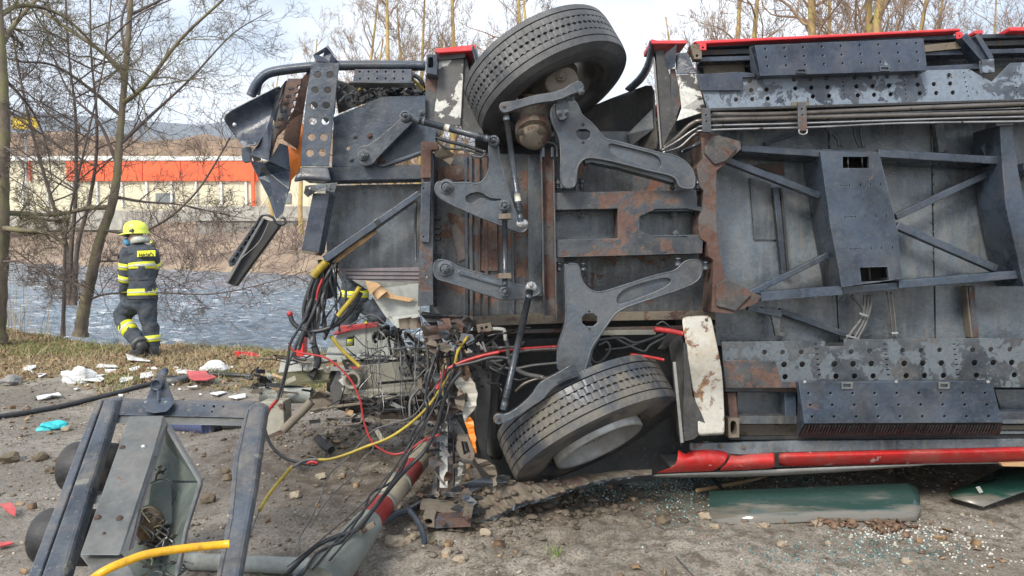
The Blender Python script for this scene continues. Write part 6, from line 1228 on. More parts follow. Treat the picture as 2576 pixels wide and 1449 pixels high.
for a, b_, w_, m in (((850, 60), (915, 215), 34, 'black'), ((930, 110), (1010, 170), 26, 'dark'), ((760, 250), (1010, 230), 14, 'black'), ((470, 215), (900, 235), 10, 'cast'), ((820, 130), (840, 240), 8, 'dark')):
    A2, B2 = k('E2', a, b_); beam('bent_bar', A2, B2, w_ * .4532, .05, 5.35, M[m], cf)
cp('dark_gap', [(470, 445), (1100, 440), (1105, 560), (780, 580), (520, 520)], 5.7, .05, 'dark'); cp('underside_rail', [(745, 540), (1110, 560), (1100, 590), (750, 575)], 5.2, .06, 'mudmetal')  # dark_gap: black sheet standing in for the shade below the bumper
tangle('E2', 60, 300, 200, 400, 5.3, 9, ['cable', 'dark', 'mudmetal', 'greygreen'], 7, cf, 'wreck_rod', .12); tangle('E2', 200, 220, 520, 290, 5.35, 9, ['cable', 'cablegrey', 'dark', 'dark'], 4, cf, 'loose_cable', .12)
tangle('E2', 560, 60, 1040, 260, 5.4, 10, ['cable', 'dark', 'cablegrey', 'dark'], 4, cf, 'loose_cable', .15); tangle('E2', 760, 60, 880, 130, 5.1, 9, ['dark'], 14, cf, 'torn_rubber', .05); tangle('E2', 620, 470, 1050, 520, 5.2, 8, ['cable', 'cablegrey', 'bark_dead'], 5, cf, 'loose_cable', .1)
r9 = random.Random(77)
for j in range(34):
    x, y = r9.choice([(r9.uniform(70, 220), r9.uniform(320, 420)), (r9.uniform(480, 1040), r9.uniform(200, 270)), (r9.uniform(850, 1060), r9.uniform(20, 250)), (r9.uniform(480, 1000), r9.uniform(440, 520))]); s_ = r9.uniform(12, 42); a = r9.uniform(0, 3)
    pts = [(x + s_ * math.cos(a + q * 1.5708 + r9.uniform(-.4, .4)) * (1.6 if q % 2 else .6), y + s_ * math.sin(a + q * 1.5708) * (.9 if q % 2 else .5), r9.uniform(-.06, .06)) for q in range(4)]
    cp('scrap', pts, 5.25 + r9.uniform(-.1, .15), .012, r9.choice(('dark', 'greygreen', 'mudmetal', 'black', 'beige')), 0, bevel=0)
for j in range(60):
    x, y = r9.choice([(r9.uniform(60, 260), r9.uniform(300, 470)), (r9.uniform(500, 1060), r9.uniform(460, 590)), (r9.uniform(880, 1080), r9.uniform(180, 620)), (r9.uniform(250, 600), r9.uniform(250, 300)), (r9.uniform(300, 1000), r9.uniform(480, 640))]); L_ = r9.uniform(30, 130); a = r9.uniform(-.7, .7) + (1.57 if r9.random() < .25 else 0)
    A2, B2 = k('E2', (x, y, r9.uniform(-.08, .08)), (x + L_ * math.cos(a), y + L_ * .6 * math.sin(a), r9.uniform(-.1, .1))); beam('splinter', A2, B2, r9.uniform(2.5, 12), .012, 5.2 + r9.uniform(-.15, .1), M[r9.choice(('mudmetal', 'dark', 'beige', 'greygreen', 'bark_dead', 'black', 'wood'))], cf, bevel=0)
tangle('E2', 480, 450, 1080, 560, 5.15, 16, ['cable', 'cablegrey', 'bark_dead', 'dark'], 6, cf, 'loose_cable', .1); tangle('E2', 900, 180, 1080, 420, 4.9, 14, ['cable', 'dark', 'cablegrey'], 8, cf, 'loose_cable', .15)
# ------------------------------------------------------------------ litter on the verge
def flat(name, label, cat, f, pts, mat, dz=.012, th=.012, group=None, lift=0, seed=0):
    rn = random.Random(seed + int(pts[0][0])); W = []; n = len(pts); ring = [G(*k(f, p)[:2]) for p in pts]
    c0 = sum(ring, Vector()) / n; zb = max(w_.z for w_ in ring) 
    top = [Vector((w_.x, w_.y, zb + dz + rn.uniform(0, 1) * lift)) for w_ in ring]; V = top + [Vector((c0.x, c0.y, zb + dz + lift * .6))]; V2 = [v - Vector((0, 0, th)) for v in V]
    m = n + 1; Fc = [(i, (i + 1) % n, n) for i in range(n)] + [(m + (i + 1) % n, m + i, m + n) for i in range(n)] + [(i, m + i, m + (i + 1) % n, (i + 1) % n) for i in range(n)]
    return tag(mk(name, V + V2, Fc, M[mat], origin=(c0.x, c0.y, zb)), label, cat, group)
def lump(name, label, cat, u, v, rx, ry, rz, mat, seed=0, group=None, rot=None, dzf=.6, amp=.35, sub=3):
    rn = random.Random(seed); c = G(u, v); bm = bmesh.new(); bmesh.ops.create_icosphere(bm, subdivisions=sub, radius=1); V = []; ph = [rn.uniform(0, 6) for _ in range(6)]; a = rn.uniform(0, 3) if rot is None else rot
    for q in bm.verts:
        p = q.co; s_ = 1 + amp * (math.sin(p.x * 3 + ph[0]) * math.sin(p.y * 3.3 + ph[1]) * .5 + math.sin(p.z * 5 + p.x * 4 + ph[2]) * .3 + rn.uniform(-.12, .12)); x, y, z = p.x * rx * s_, p.y * ry * s_, p.z * rz * s_
        V.append(c + Vector((x * math.cos(a) - y * math.sin(a), x * math.sin(a) + y * math.cos(a), z + rz * dzf)))
    Fc = [tuple(x.index for x in f_.verts) for f_ in bm.faces]; bm.free(); return tag(mk(name, V, Fc, M[mat], origin=tuple(c), recalc=False), label, cat, group)
W_ = 'white scraps on the verge'
for pts, lab in (([(225, 400), (262, 375), (342, 372), (345, 395), (300, 412), (325, 432), (285, 420), (230, 418)], 'ragged white scrap at the far left edge of the grass'), ([(360, 450), (440, 432), (445, 455), (370, 465)], 'small narrow white scrap beside the grey crumpled bag'),
    ([(915, 385), (950, 355), (1095, 350), (1125, 390), (1010, 395)], 'wide white board piece right of the standing white chunk'), ([(1000, 402), (1105, 398), (1110, 420), (1005, 424)], 'thin white strip just in front of the wide white board piece'), ([(720, 505), (790, 455), (1010, 450), (960, 475), (1000, 490), (960, 512)], 'largest flat white sheet lying on the mud edge'),
    ([(1200, 285), (1230, 280), (1435, 300), (1430, 335), (1220, 325)], 'long white slab lying by the firefighter\'s boot'), ([(1230, 390), (1330, 365), (1335, 385), (1240, 405)], 'slanted white sliver on the grass below the boots'), ([(1440, 390), (1480, 380), (1500, 400), (1445, 407)], 'tiny white chip behind the pivot tube'),
    ([(1340, 430), (1440, 428), (1470, 455), (1400, 475), (1335, 485)], 'square white piece left of the pivot tube tip'), ([(1140, 505), (1160, 485), (1270, 475), (1265, 492), (1150, 522)], 'white bar shaped scrap on the mud left of the pivot bracket'), ([(1690, 420), (1770, 408), (1870, 425), (1800, 440), (1690, 445)], 'white scrap directly behind the black hose above the red fragment'),
    ([(350, 670), (430, 655), (490, 632), (560, 628), (585, 655), (500, 660), (440, 680), (360, 682)], 'wavy white strip alone on the grey mud'), ([(1790, 565), (1885, 562), (1880, 580), (1795, 580)], 'small white strip in front of the red fragment'), ([(2005, 625), (2110, 595), (2165, 608), (2075, 650)], 'diamond shaped white tile near the torn frame corner'), ([(2180, 655), (2340, 632), (2345, 655), (2260, 680)], 'jagged white tile nearest the crushed front')):
    flat('white_scrap', lab, 'scrap', 'E6', pts, 'foam', dz=.014, th=.010, group=W_, lift=.03)
rl = random.Random(9)
for j in range(26):
    u, v = rl.uniform(180, 640), rl.uniform(925, 1000); s_ = rl.uniform(3, 7); a = rl.uniform(0, 3)
    flat('white_flake', 'tiny white flake among the larger scraps on the verge', 'scrap', 'D', [(u + s_ * math.cos(a + q * 1.7), v + .4 * s_ * math.sin(a + q * 1.7)) for q in range(4)], 'foam', dz=.02, th=.01, group='tiny white flakes', lift=.01)
lump('white_chunk', 'upright crumpled white chunk on the edge of the grass', 'scrap', 196, 962, .15, .06, .10, 'foam', 3, rot=.3, amp=.6); lump('plastic_bag', 'crumpled clear white bag on the grass left of the red canister', 'bag', 540, 938, .16, .12, .10, 'foam', 5)
lump('plastic_bag', 'small grey crumpled bag half in the mud at the left', 'bag', 28, 965, .12, .10, .06, 'greybody', 6)
flat('red_fragment', 'large flat red body fragment on the black hose', 'scrap', 'E6', [(1780, 450), (1840, 442), (1960, 450), (2000, 490), (2030, 485), (2065, 515), (1980, 545), (1860, 552), (1810, 535)], 'redrag', dz=.06, th=.01, lift=.04)
flat('red_fragment', 'small faded red fragment at the left edge of the mud', 'scrap', 'E1', [(0, 1030), (80, 1018), (110, 1045), (105, 1080), (60, 1070)], 'redrag', dz=.03, th=.008, lift=.03)
flat('red_fragment', 'dull red strip pressed into the mud at the lower left edge', 'scrap', 'E1', [(-20, 1255), (60, 1245), (95, 1258), (-20, 1285)], 'redrag', dz=.015, th=.008, lift=.01)
lump('turquoise_glove', 'bright turquoise crumpled plastic glove on the wet mud', 'glove', 137, 1080, .105, .07, .045, 'turq', 8, rot=.4, amp=.6)
o = thing('red_canister', 'crushed red plastic canister lying on the grass by the water', 'canister', tuple(G(622, 908)))
tube('body', [(602, 898), (620, 900), (640, 902), (656, 906)], 10.1, [.075, .085, .08, .05], M['redplastic'], o, sides=10, sm=0); poly('torn_flap', [(588, 884), (598, 884), (606, 896), (610, 912), (600, 914), (594, 900)], 10.0, .05, M['redplastic'], o)
cs = thing('seat_cushion', 'rolled blue patterned seat cushion lying behind the torn frame beam', 'cushion', tuple(G(520, 1098)))
def seatmat():
    b = NB('blue_seat_fabric'); ck = b.n('ShaderNodeTexWave'); ck.inputs['Scale'].default_value = 12; ck.inputs['Distortion'].default_value = 3; b.l(b.tc, ck.inputs[0]); n = b.noise(b.tc, 60, 3)
    b.l(b.mix(b.ramp(n, .60, .66, 0, .5), b.mix(ck.outputs[1], (.04, .06, .13), (.07, .09, .17)), (.25, .05, .10)), b.b.inputs['Base Color']); b.b.inputs['Roughness'].default_value = .9; return b.m
M['seat'] = seatmat()
W = on([(1670, 945), (1760, 950), (1900, 962), (2010, 975)], 'E6', .06); V, Fc = [], []; tubegeo(V, Fc, crs(W, 4), .085, 14); mk('cushion', V, Fc, M['seat'], cs, smooth=True, recalc=False)
W = on([(2005, 975), (2100, 950), (2200, 945), (2290, 942)], 'E6', .04); V, Fc = [], []; tubegeo(V, Fc, crs(W, 4), [.085, .07, .05, .03] and .05, 10); mk('torn_cover', V, Fc, M['cable'], cs, smooth=True, recalc=False)
# glass panels torn from the windows
def gl(label, rows, mat):
    Wd = [[P(*k('E4', p[:2]), p[2]) for p in r_] for r_ in rows]; c = G(*k('E4', rows[-1][1][:2]))
    o = thing('glass_panel', label, 'glass', tuple(c)); loft('pane', Wd, 0, M[mat], o, thick=.008, world=True, sub=0); return o
g1 = gl('long tinted green window pane lying in the gravel below the red skirt', [[(345, 400, 4.47), (800, 382, 4.47), (1300, 362, 4.47), (1740, 345, 4.47), (1815, 370, 4.46)], [(348, 470, 4.40), (800, 455, 4.40), (1300, 440, 4.40), (1770, 430, 4.40), (1838, 440, 4.39)], [(352, 560, 4.34), (800, 545, 4.34), (1300, 530, 4.34), (1770, 520, 4.34), (1842, 525, 4.33)], [(368, 638, 4.27), (800, 626, 4.28), (1300, 606, 4.29), (1580, 612, 4.28), (1815, 608, 4.29)]], 'glass')
g2 = gl('dark green glass pane lying diagonally under the bus at the right', [[(2040, 422, 4.60), (2200, 345, 4.70), (2420, 235, 4.82), (2900, 200, 4.85)], [(2085, 450, 4.54), (2240, 400, 4.60), (2480, 330, 4.68), (2950, 290, 4.72)], [(2290, 508, 4.44), (2360, 480, 4.47), (2576, 400, 4.55), (2980, 380, 4.58)]], 'glassdark')
pl('label_sticker', 'E4', [(2235, 370), (2262, 362), (2290, 405), (2262, 415)], 4.55, .004, 'greygreen', parent=g2)
def stick(label, f, a, b_, r, mat, da, db):
    W = [P(*k(f, a), da), P(*k(f, b_), db)]; V, Fc = [], []; tubegeo(V, Fc, W, r, 6); return tag(mk('stick' if mat == 'wood' else 'metal_bar', V, Fc, M[mat], origin=(W[0].x, W[0].y, 0), recalc=False), label, 'stick' if mat == 'wood' else 'bar')
stick('thin brown wooden lath on the glass crumbs under the bus', 'E4', (260, 393), (760, 300), .013, 'wood', 4.75, 5.15); stick('short black bar leaning on the end of the green pane', 'E4', (365, 295), (445, 390), .012, 'dark', 4.9, 4.75)
stick('thin dark twig lying in the gravel at the bottom', 'E4', (110, 860), (235, 1000), .004, 'cablegrey', 3.75, 3.42)
# stones
ST = [('E4', 20, 622, .045, 'tan stone on the dark ground below the front wheel'), ('E4', 318, 582, .04, 'reddish stone at the left end of the green pane'), ('E4', 388, 655, .028, 'pale stone under the left corner of the green pane'), ('E4', 735, 652, .034, 'cream coloured stone against the front edge of the green pane'),
      ('E4', 1110, 640, .035, 'brown stone beside the leaf heap at the green pane'), ('E4', 865, 782, .03, 'flat brown stone on the gravel in front of the green pane'), ('E4', 1190, 778, .024, 'small orange tan stone alone in front of the green pane'), ('E4', 1742, 905, .03, 'brown stone among the white glass crumbs'),
      ('E2', 860, 1268, .058, 'largest tan stone beside the black conduit'), ('E2', 920, 1262, .035, 'grey brown stone touching the largest tan stone'), ('E2', 1363, 1222, .036, 'upright tan stone below the torn sill'), ('E2', 965, 1230, .035, 'tan stone behind the bent black tube'), ('E2', 1150, 1322, .032, 'pale flat stone right of the connector block'),
      ('E2', 1222, 1362, .036, 'grey stone half sunk in the soil right of the connector block'), ('E2', 312, 1010, .045, 'round tan stone on the mud under the grey cables'), ('E2', 452, 912, .04, 'pale rounded stone under the yellow cable'), ('E2', 565, 902, .035, 'mossy stone right of the pale rounded one under the yellow cable'), ('E2', 510, 655, .03, 'small stone below the crushed front'),
      ('E1', 60, 678, .08, 'mossy earth clod at the left edge of the mud'), ('E1', 272, 668, .06, 'brown earth clod left of the torn frame rail'), ('E1', 352, 752, .05, 'rusty brown clod touching the torn frame rail'), ('E1', 450, 472, .05, 'brown stone right of the turquoise glove'), ('E1', 1508, 745, .04, 'dark stone inside the right rail of the torn frame'),
      ('E1', 1528, 800, .05, 'reddish clod inside the right rail of the torn frame'), ('E1', 1395, 950, .055, 'dark brown clod in the mud between the casing and the right rail')]
M['stone'] = grime('tan_stone', (.27, .20, .13), (.34, .29, .22), .85, dustamt=.3, crack=0, scale=3); M['clod'] = grime('earth_clod', (.10, .075, .05), (.14, .11, .07), .9, dustamt=.3, crack=0, scale=3)
for i, (f, x, y, s_, lab) in enumerate(ST):
    u, v = k(f, (x, y)); lump('stone' if 'clod' not in lab else 'earth_clod', lab, 'stone' if 'clod' not in lab else 'clod', u, v, s_, s_ * .8, s_ * .62, 'clod' if ('clod' in lab or 'dark' in lab) else 'stone', i, amp=.5, dzf=.35, sub=2)
tag(gtube('rubber_scrap', 'short black rubber scrap on the mud under the yellow cable', 'scrap', 'E2', [(432, 712), (470, 722), (508, 730)], .03, 'dark'))
# ------------------------------------------------------------------ stuff: pebbles, clods, crumbs, grass, leaves
def scatter(name, label, pts, sz, mat, base='ico', flatz=.6, seed=1, sink=.3):
    rn = np.random.RandomState(seed); n = len(pts)
    if base == 'ico':
        bm = bmesh.new(); bmesh.ops.create_icosphere(bm, subdivisions=1, radius=1); v = np.array([q.co[:] for q in bm.verts]); f = np.array([[x.index for x in q.verts] for q in bm.faces]); bm.free()
    else:
        v = np.array([(x, y, z) for x in (-1, 1) for y in (-1, 1) for z in (-1, 1)], float); f = np.array([(0, 1, 3), (0, 3, 2), (4, 6, 7), (4, 7, 5), (0, 4, 5), (0, 5, 1), (2, 3, 7), (2, 7, 6), (0, 2, 6), (0, 6, 4), (1, 5, 7), (1, 7, 3)])
    VV = v[None] * (1 + rn.uniform(-.3, .3, (n, len(v), 1))) * np.stack([rn.uniform(.7, 1.3, n), rn.uniform(.6, 1.1, n), rn.uniform(.5, 1, n) * flatz], -1)[:, None, :]
    a = rn.uniform(0, 6.28, n); b_ = rn.uniform(-.5, .5, n) if base == 'ico' else rn.uniform(0, 3, n)
    y, z = VV[..., 1] * np.cos(b_)[:, None] - VV[..., 2] * np.sin(b_)[:, None], VV[..., 1] * np.sin(b_)[:, None] + VV[..., 2] * np.cos(b_)[:, None]
    x, y = VV[..., 0] * np.cos(a)[:, None] - y * np.sin(a)[:, None], VV[..., 0] * np.sin(a)[:, None] + y * np.cos(a)[:, None]
    s_ = sz[:, None]; hz = hfun(pts[:, 0], pts[:, 1])
    co = np.stack([x * s_ + pts[:, :1], y * s_ + pts[:, 1:2], z * s_ + (hz + sz * sink)[:, None]], -1).reshape(-1, 3); ff = (f[None] + (np.arange(n) * len(v))[:, None, None]).reshape(-1, 3)
    me = bpy.data.meshes.new(name); me.vertices.add(len(co)); me.vertices.foreach_set('co', co.ravel()); me.loops.add(ff.size); me.loops.foreach_set('vertex_index', ff.ravel().astype(np.int32)); me.polygons.add(len(ff)); me.polygons.foreach_set('loop_start', np.arange(len(ff)) * 3); me.polygons.foreach_set('loop_total', np.full(len(ff), 3)); me.update()
    at = me.attributes.new('rnd', 'FLOAT', 'FACE'); at.data.foreach_set('value', np.repeat(rn.rand(n), len(f)).astype(np.float32)); me.materials.append(mat)
    o = bpy.data.objects.new(name, me); C.objects.link(o); return tag(o, label, kind='stuff')
def rndmat(name, cols, rough=.8, trans=0):
    b = NB(name); a = b.n('ShaderNodeAttribute'); a.attribute_name = 'rnd'; r_ = b.n('ShaderNodeValToRGB'); r_.color_ramp.elements[0].color = c4(cols[0]); r_.color_ramp.elements[-1].color = c4(cols[-1])
    for i, c in enumerate(cols[1:-1]): e = r_.color_ramp.elements.new((i + 1) / (len(cols) - 1)); e.color = c4(c)
    b.l(a.outputs['Fac'], r_.inputs[0]); b.l(r_.outputs[0], b.b.inputs['Base Color']); b.b.inputs['Roughness'].default_value = rough; return b.m
RN = np.random.RandomState(12)
def inview(n, x0, x1, y0, y1, dens=None):
    x = RN.uniform(x0, x1, n); y = y0 + (y1 - y0) * RN.rand(n) ** 1.3; p = np.stack([x, y], -1); return p if dens is None else p[RN.rand(n) < dens(x, y)]
clust = lambda x, y: np.clip((fbm(x * 1.7 + 9, y * 1.7, 4) - .36) * 3.2, 0.04, 1)
pp = inview(26000, -5.5, 5.2, 2.6, 8.5, clust); scatter('gravel', 'small mixed gravel scattered over the mud', pp, RN.gamma(2.0, .0022, len(pp)) + .0025, rndmat('gravel_stones', [(.10, .085, .065), (.24, .20, .15), (.13, .11, .09), (.40, .36, .29), (.17, .14, .11)]), seed=2)
cb = lambda x, y: np.clip(np.exp(-((x + .1) / 1.1) ** 2 - ((y - 4.3) / .6) ** 2) + np.exp(-((x + 1.5) / 1.2) ** 2 - ((y - 5.6) / .9) ** 2) + .10 + .5 * (fbm(x * 2, y * 2, 3) > .56), 0, 1)
pp = inview(9000, -5.5, 4.2, 2.8, 9, cb); scatter('soil_clods', 'loose brown soil clods heaped around the wreck', pp, RN.gamma(1.5, .0050, len(pp)) + .003, rndmat('soil', [(.10, .08, .06), (.16, .13, .10), (.12, .10, .078), (.20, .165, .13)], .95), seed=3)
def blob(cu, cv, ru, rv, n):
    c = G(cu, cv); p = []
    for _ in range(n): 
        q = G(cu + RN.normal() * ru, cv + RN.normal() * rv); p.append((q.x, q.y))
    return np.array(p)
pp = np.concatenate([blob(1600, 1215, 130, 18, 700), blob(1730, 1260, 45, 35, 350), blob(1900, 1205, 140, 12, 350), blob(2260, 1370, 90, 28, 260), blob(2100, 1400, 160, 25, 260), blob(1500, 1230, 90, 20, 300)]); pp = pp[pp[:, 1] > 2.5]
scatter('glass_crumbs', 'greenish crumbs of broken safety glass on the ground', pp, RN.uniform(.0022, .0058, len(pp)), rndmat('glass_crumb', [(.05, .10, .10), (.14, .23, .23), (.08, .14, .14), (.42, .52, .5)], .12), 'cube', 1, seed=4, sink=.6)
pp = np.concatenate([blob(2290, 1340, 55, 14, 150), blob(2420, 1360, 70, 25, 90), blob(2180, 1345, 40, 9, 80), blob(2450, 1400, 60, 20, 40)])
scatter('white_crumbs', 'white crumbs of broken glass and plaster by the green pane', pp, RN.uniform(.0020, .0060, len(pp)), rndmat('white_crumb', [(.6, .58, .52), (.45, .43, .38), (.8, .78, .74)], .5), 'cube', .7, seed=5, sink=.6)
def blades(name, label, pts, h, w_, mat, seed, lean=.8):
    rn = np.random.RandomState(seed); n = len(pts); z = hfun(pts[:, 0], pts[:, 1]); a = rn.uniform(0, 6.28, n); ln = rn.normal(0, lean, (n, 2)) * h[:, None]; dx, dy = np.cos(a) * w_, np.sin(a) * w_
    b0 = np.stack([pts[:, 0] - dx, pts[:, 1] - dy, z - .01], -1); b1 = np.stack([pts[:, 0] + dx, pts[:, 1] + dy, z - .01], -1); m0 = np.stack([pts[:, 0] + ln[:, 0] * .35 - dx * .8, pts[:, 1] + ln[:, 1] * .35 - dy * .8, z + h * .65], -1); m1 = m0 + np.stack([dx * 1.6, dy * 1.6, dx * 0], -1); t = np.stack([pts[:, 0] + ln[:, 0], pts[:, 1] + ln[:, 1], z + h], -1)
    co = np.stack([b0, b1, m1, m0, t], 1).reshape(-1, 3); i = np.arange(n)[:, None] * 5; q = i + np.array([[0, 1, 2], ]); tri = np.concatenate([i + np.array([[0, 1, 2]]), i + np.array([[0, 2, 3]]), i + np.array([[3, 2, 4]])], 1).reshape(-1, 3)
    me = bpy.data.meshes.new(name); me.vertices.add(len(co)); me.vertices.foreach_set('co', co.ravel()); me.loops.add(tri.size); me.loops.foreach_set('vertex_index', tri.ravel().astype(np.int32)); me.polygons.add(len(tri)); me.polygons.foreach_set('loop_start', np.arange(len(tri)) * 3); me.polygons.foreach_set('loop_total', np.full(len(tri), 3)); me.update()
    at = me.attributes.new('rnd', 'FLOAT', 'FACE'); at.data.foreach_set('value', np.repeat(rn.rand(n), 3).astype(np.float32)); me.materials.append(mat); o = bpy.data.objects.new(name, me); C.objects.link(o); return tag(o, label, kind='stuff')
def bankp(n, lo=3.1, hi=-.15):
    x = RN.uniform(-11, -.6, n); ne_ = near_edge(x); y = ne_ - lo + RN.rand(n) * (lo - hi) ; gm = np.clip((y - ne_ + 3.0 + (fbm(x * 1.1, y * 1.1, 4) - .5) * 2.6 + np.clip(-x - 5, 0, 4) * .25) / .9, 0, 1); s_ = RN.rand(n) < gm; return np.stack([x, y], -1)[s_]
pp = bankp(60000); pp = pp[RN.rand(len(pp)) < np.clip((fbm(pp[:, 0] * 2.5, pp[:, 1] * 2.5, 3) - .3) * 3, .15, 1)]; blades('dry_grass', 'straw coloured dry grass on the river bank', pp, RN.gamma(3, .018, len(pp)), .0035, rndmat('straw', [(.34, .27, .14), (.42, .34, .20), (.24, .18, .10), (.50, .43, .28)], .8), 6, 1.1)
pp = bankp(50000); pp = pp[fbm(pp[:, 0] * 1.3 + 7, pp[:, 1] * 1.8, 3) > .53]; blades('green_grass', 'patches of short green grass on the river bank', pp, RN.gamma(3, .016, len(pp)), .004, rndmat('green_blades', [(.10, .15, .03), (.16, .19, .05), (.22, .22, .08)], .7), 7, .7)
x_ = RN.normal(-9.2, 1.0, 260); pp = np.stack([x_, near_edge(x_) - RN.rand(260) * .8], -1); blades('dry_stalks', 'tall dry stalks at the water edge under the alders', pp, RN.uniform(.3, 1.3, len(pp)), .004, rndmat('stalks', [(.42, .34, .22), (.30, .23, .14)], .8), 8, .22)
pp = np.concatenate([bankp(14000), inview(900, -5.5, 4.5, 2.8, 8, clust)]); RNs = RN.uniform(.010, .028, len(pp)); scatter('dead_leaves', 'brown dead leaves littering the bank and mud', pp, RNs, rndmat('leaves', [(.20, .12, .06), (.30, .20, .11), (.14, .085, .05), (.38, .27, .16)], .85), 'cube', .12, seed=9, sink=.5)
pp = inview(2600, -5.5, 4.6, 2.7, 8.2, clust); blades('straw_litter', 'broken straw and twigs lying on the mud', pp, RN.uniform(.004, .012, len(pp)), .0016, rndmat('straw_bits', [(.30, .23, .13), (.12, .09, .06), (.42, .35, .22)], .8), 21, 5)
pp = np.concatenate([blob(1330, 1290, 110, 26, 420), blob(1120, 1250, 70, 40, 300), blob(850, 1090, 150, 26, 500), blob(1500, 1265, 120, 20, 200)]); scatter('dug_soil', 'dark soil and grit torn up under the wreck', pp, RN.gamma(1.6, .0052, len(pp)) + .003, rndmat('dark_soil', [(.055, .042, .030), (.11, .085, .06), (.08, .062, .045), (.17, .14, .105)], .95), seed=22)
pp = np.concatenate([blob(2100, 1320, 30, 5, 90), blob(2230, 1325, 20, 5, 50), blob(2250, 1335, 50, 9, 40)]); scatter('leaf_heap', 'heap of torn brown leaves against the green pane', pp, RN.uniform(.006, .018, len(pp)), rndmat('leaf_heap_brown', [(.12, .07, .045), (.22, .14, .09), (.07, .045, .035)], .9), 'cube', .25, seed=10, sink=1)
pp = np.concatenate([blob(1400, 1395, 12, 5, 60), blob(1100, 1365, 20, 8, 10), blob(640, 1440, 30, 5, 60)]); blades('grass_sprigs', 'small green sprigs growing in the soil', pp, RN.gamma(3, .008, len(pp)), .002, rndmat('sprigs', [(.12, .2, .04), (.2, .24, .07)], .7), 11, .6)
# ------------------------------------------------------------------ firefighters
M['turnout'] = grime('dark_navy_turnout_cloth', (.030, .042, .060), (.045, .058, .075), .8, dustamt=.25, crack=0, scale=2); M['hiviz'] = simple('yellow_reflective_tape', (.72, .74, .03), .45, var=.15); M['silvertape'] = simple('silver_reflective_tape', (.50, .52, .46), .35); M['helmet'] = simple('lime_helmet_shell', (.68, .78, .10), .35, var=.1); M['skin'] = simple('skin', (.52, .30, .22), .55); M['mask'] = simple('blue_face_mask', (.10, .33, .55), .8); M['boot'] = simple('black_boot_leather', (.03, .03, .033), .5); M['glove'] = simple('black_work_glove', (.05, .05, .045), .8)
FD = 10.35; FS = .2707 / F * FD
foot = G(*k('E5', (435, 1385))); FD = (foot - CAM).dot(FW); dlt = foot - P(*k('E5', (435, 1375)), FD)
ff = thing('person', 'firefighter with lime helmet walking along the river bank, back turned', 'person', tuple(foot), 'firefighters')
def fp(x, y, o=0): u, v = k('E5', (x, y)); return P(u, v, FD + o) + Vector((0, dlt.y, dlt.z))
def ell(V, Fc, secs, n=20):
    """secs: (point, half width across, half depth) stacked along the body"""
    b0 = len(V)
    for j, (c, a, d) in enumerate(secs):
        t = (secs[min(j + 1, len(secs) - 1)][0] - secs[max(j - 1, 0)][0]).normalized(); dd = (FW - t * FW.dot(t)).normalized(); ww = t.cross(dd)
        for i in range(n): q = 2 * math.pi * i / n; V.append(c + ww * math.cos(q) * a + dd * math.sin(q) * d)
    for j in range(len(secs) - 1):
        for i in range(n): a_ = b0 + j * n + i; c_ = b0 + j * n + (i + 1) % n; Fc.append((a_, c_, c_ + n, a_ + n))
    Fc.append(tuple(b0 + i for i in range(n))); Fc.append(tuple(b0 + (len(secs) - 1) * n + i for i in reversed(range(n))))
V, Fc = [], []
torso = [(fp(325, 290), .06, .06), (fp(322, 320), .13, .085), (fp(325, 350), .165, .11), (fp(335, 400), .17, .125), (fp(345, 500), .165, .135), (fp(348, 600), .162, .135), (fp(348, 700), .175, .14), (fp(350, 770), .185, .145), (fp(352, 835), .19, .15)]
ell(V, Fc, torso); ell(V, Fc, [(fp(345, 800), .16, .13), (fp(340, 880), .165, .13), (fp(335, 920), .12, .11)])
LA = [(fp(225, 345), .075, .08), (fp(205, 390), .092, .09), (fp(200, 470), .090, .088), (fp(197, 560, .02), .088, .085), (fp(192, 640, .05), .083, .08), (fp(183, 700, .08), .066, .064), (fp(175, 745, .1), .058, .056)]; ell(V, Fc, LA)
RA = [(fp(420, 345), .07, .07), (fp(445, 390, .03), .08, .08), (fp(455, 480, .08), .078, .078), (fp(450, 560, .14), .076, .076), (fp(420, 600, .26), .07, .07), (fp(380, 600, .34), .06, .06)]; ell(V, Fc, RA)
LL = [(fp(250, 840, .02), .13, .125), (fp(215, 900, .05), .125, .12), (fp(165, 965, .08), .115, .11), (fp(165, 1020, .05), .108, .10), (fp(225, 1100, -.03), .098, .095), (fp(290, 1190, -.10), .098, .095), (fp(325, 1235, -.14), .104, .10)]; ell(V, Fc, LL)
RL = [(fp(375, 840), .14, .13), (fp(390, 920), .128, .12), (fp(410, 1010), .112, .11), (fp(428, 1110), .10, .10), (fp(438, 1200), .095, .095), (fp(440, 1250), .092, .092)]; ell(V, Fc, RL)
tubegeo(V, Fc, [fp(312, 300, .02), fp(300, 250, .03), fp(292, 215, .04)], .06, 14)
bo_ = mk('body', V, Fc, M['turnout'], ff, smooth=True); m_ = bo_.modifiers.new('r', 'REMESH'); m_.mode = 'VOXEL'; m_.voxel_size = .014; m_.use_smooth_shade = True; m_ = bo_.modifiers.new('s', 'SMOOTH'); m_.iterations = 4
dm = bpy.data.textures.new('folds', 'CLOUDS'); dm.noise_scale = .12; m_ = bo_.modifiers.new('f', 'DISPLACE'); m_.texture = dm; m_.strength = .055; m_.mid_level = .5; m_.texture_coords = 'OBJECT'; m_.texture_coords_object = sun
def band(secs, t0, t1, m, g=.008, par=ff, nm='reflective_stripe'):
    def at(t):
        i = min(len(secs) - 2, int(t)); f_ = t - i; a, b_ = secs[i], secs[i + 1]; return (a[0].lerp(b_[0], f_), a[1] * (1 - f_) + b_[1] * f_ + g, a[2] * (1 - f_) + b_[2] * f_ + g)
    V, Fc = [], []; ell(V, Fc, [at(t0 + (t1 - t0) * i / 3) for i in range(4)], 28); return mk(nm, V, Fc, M[m], par, smooth=True)
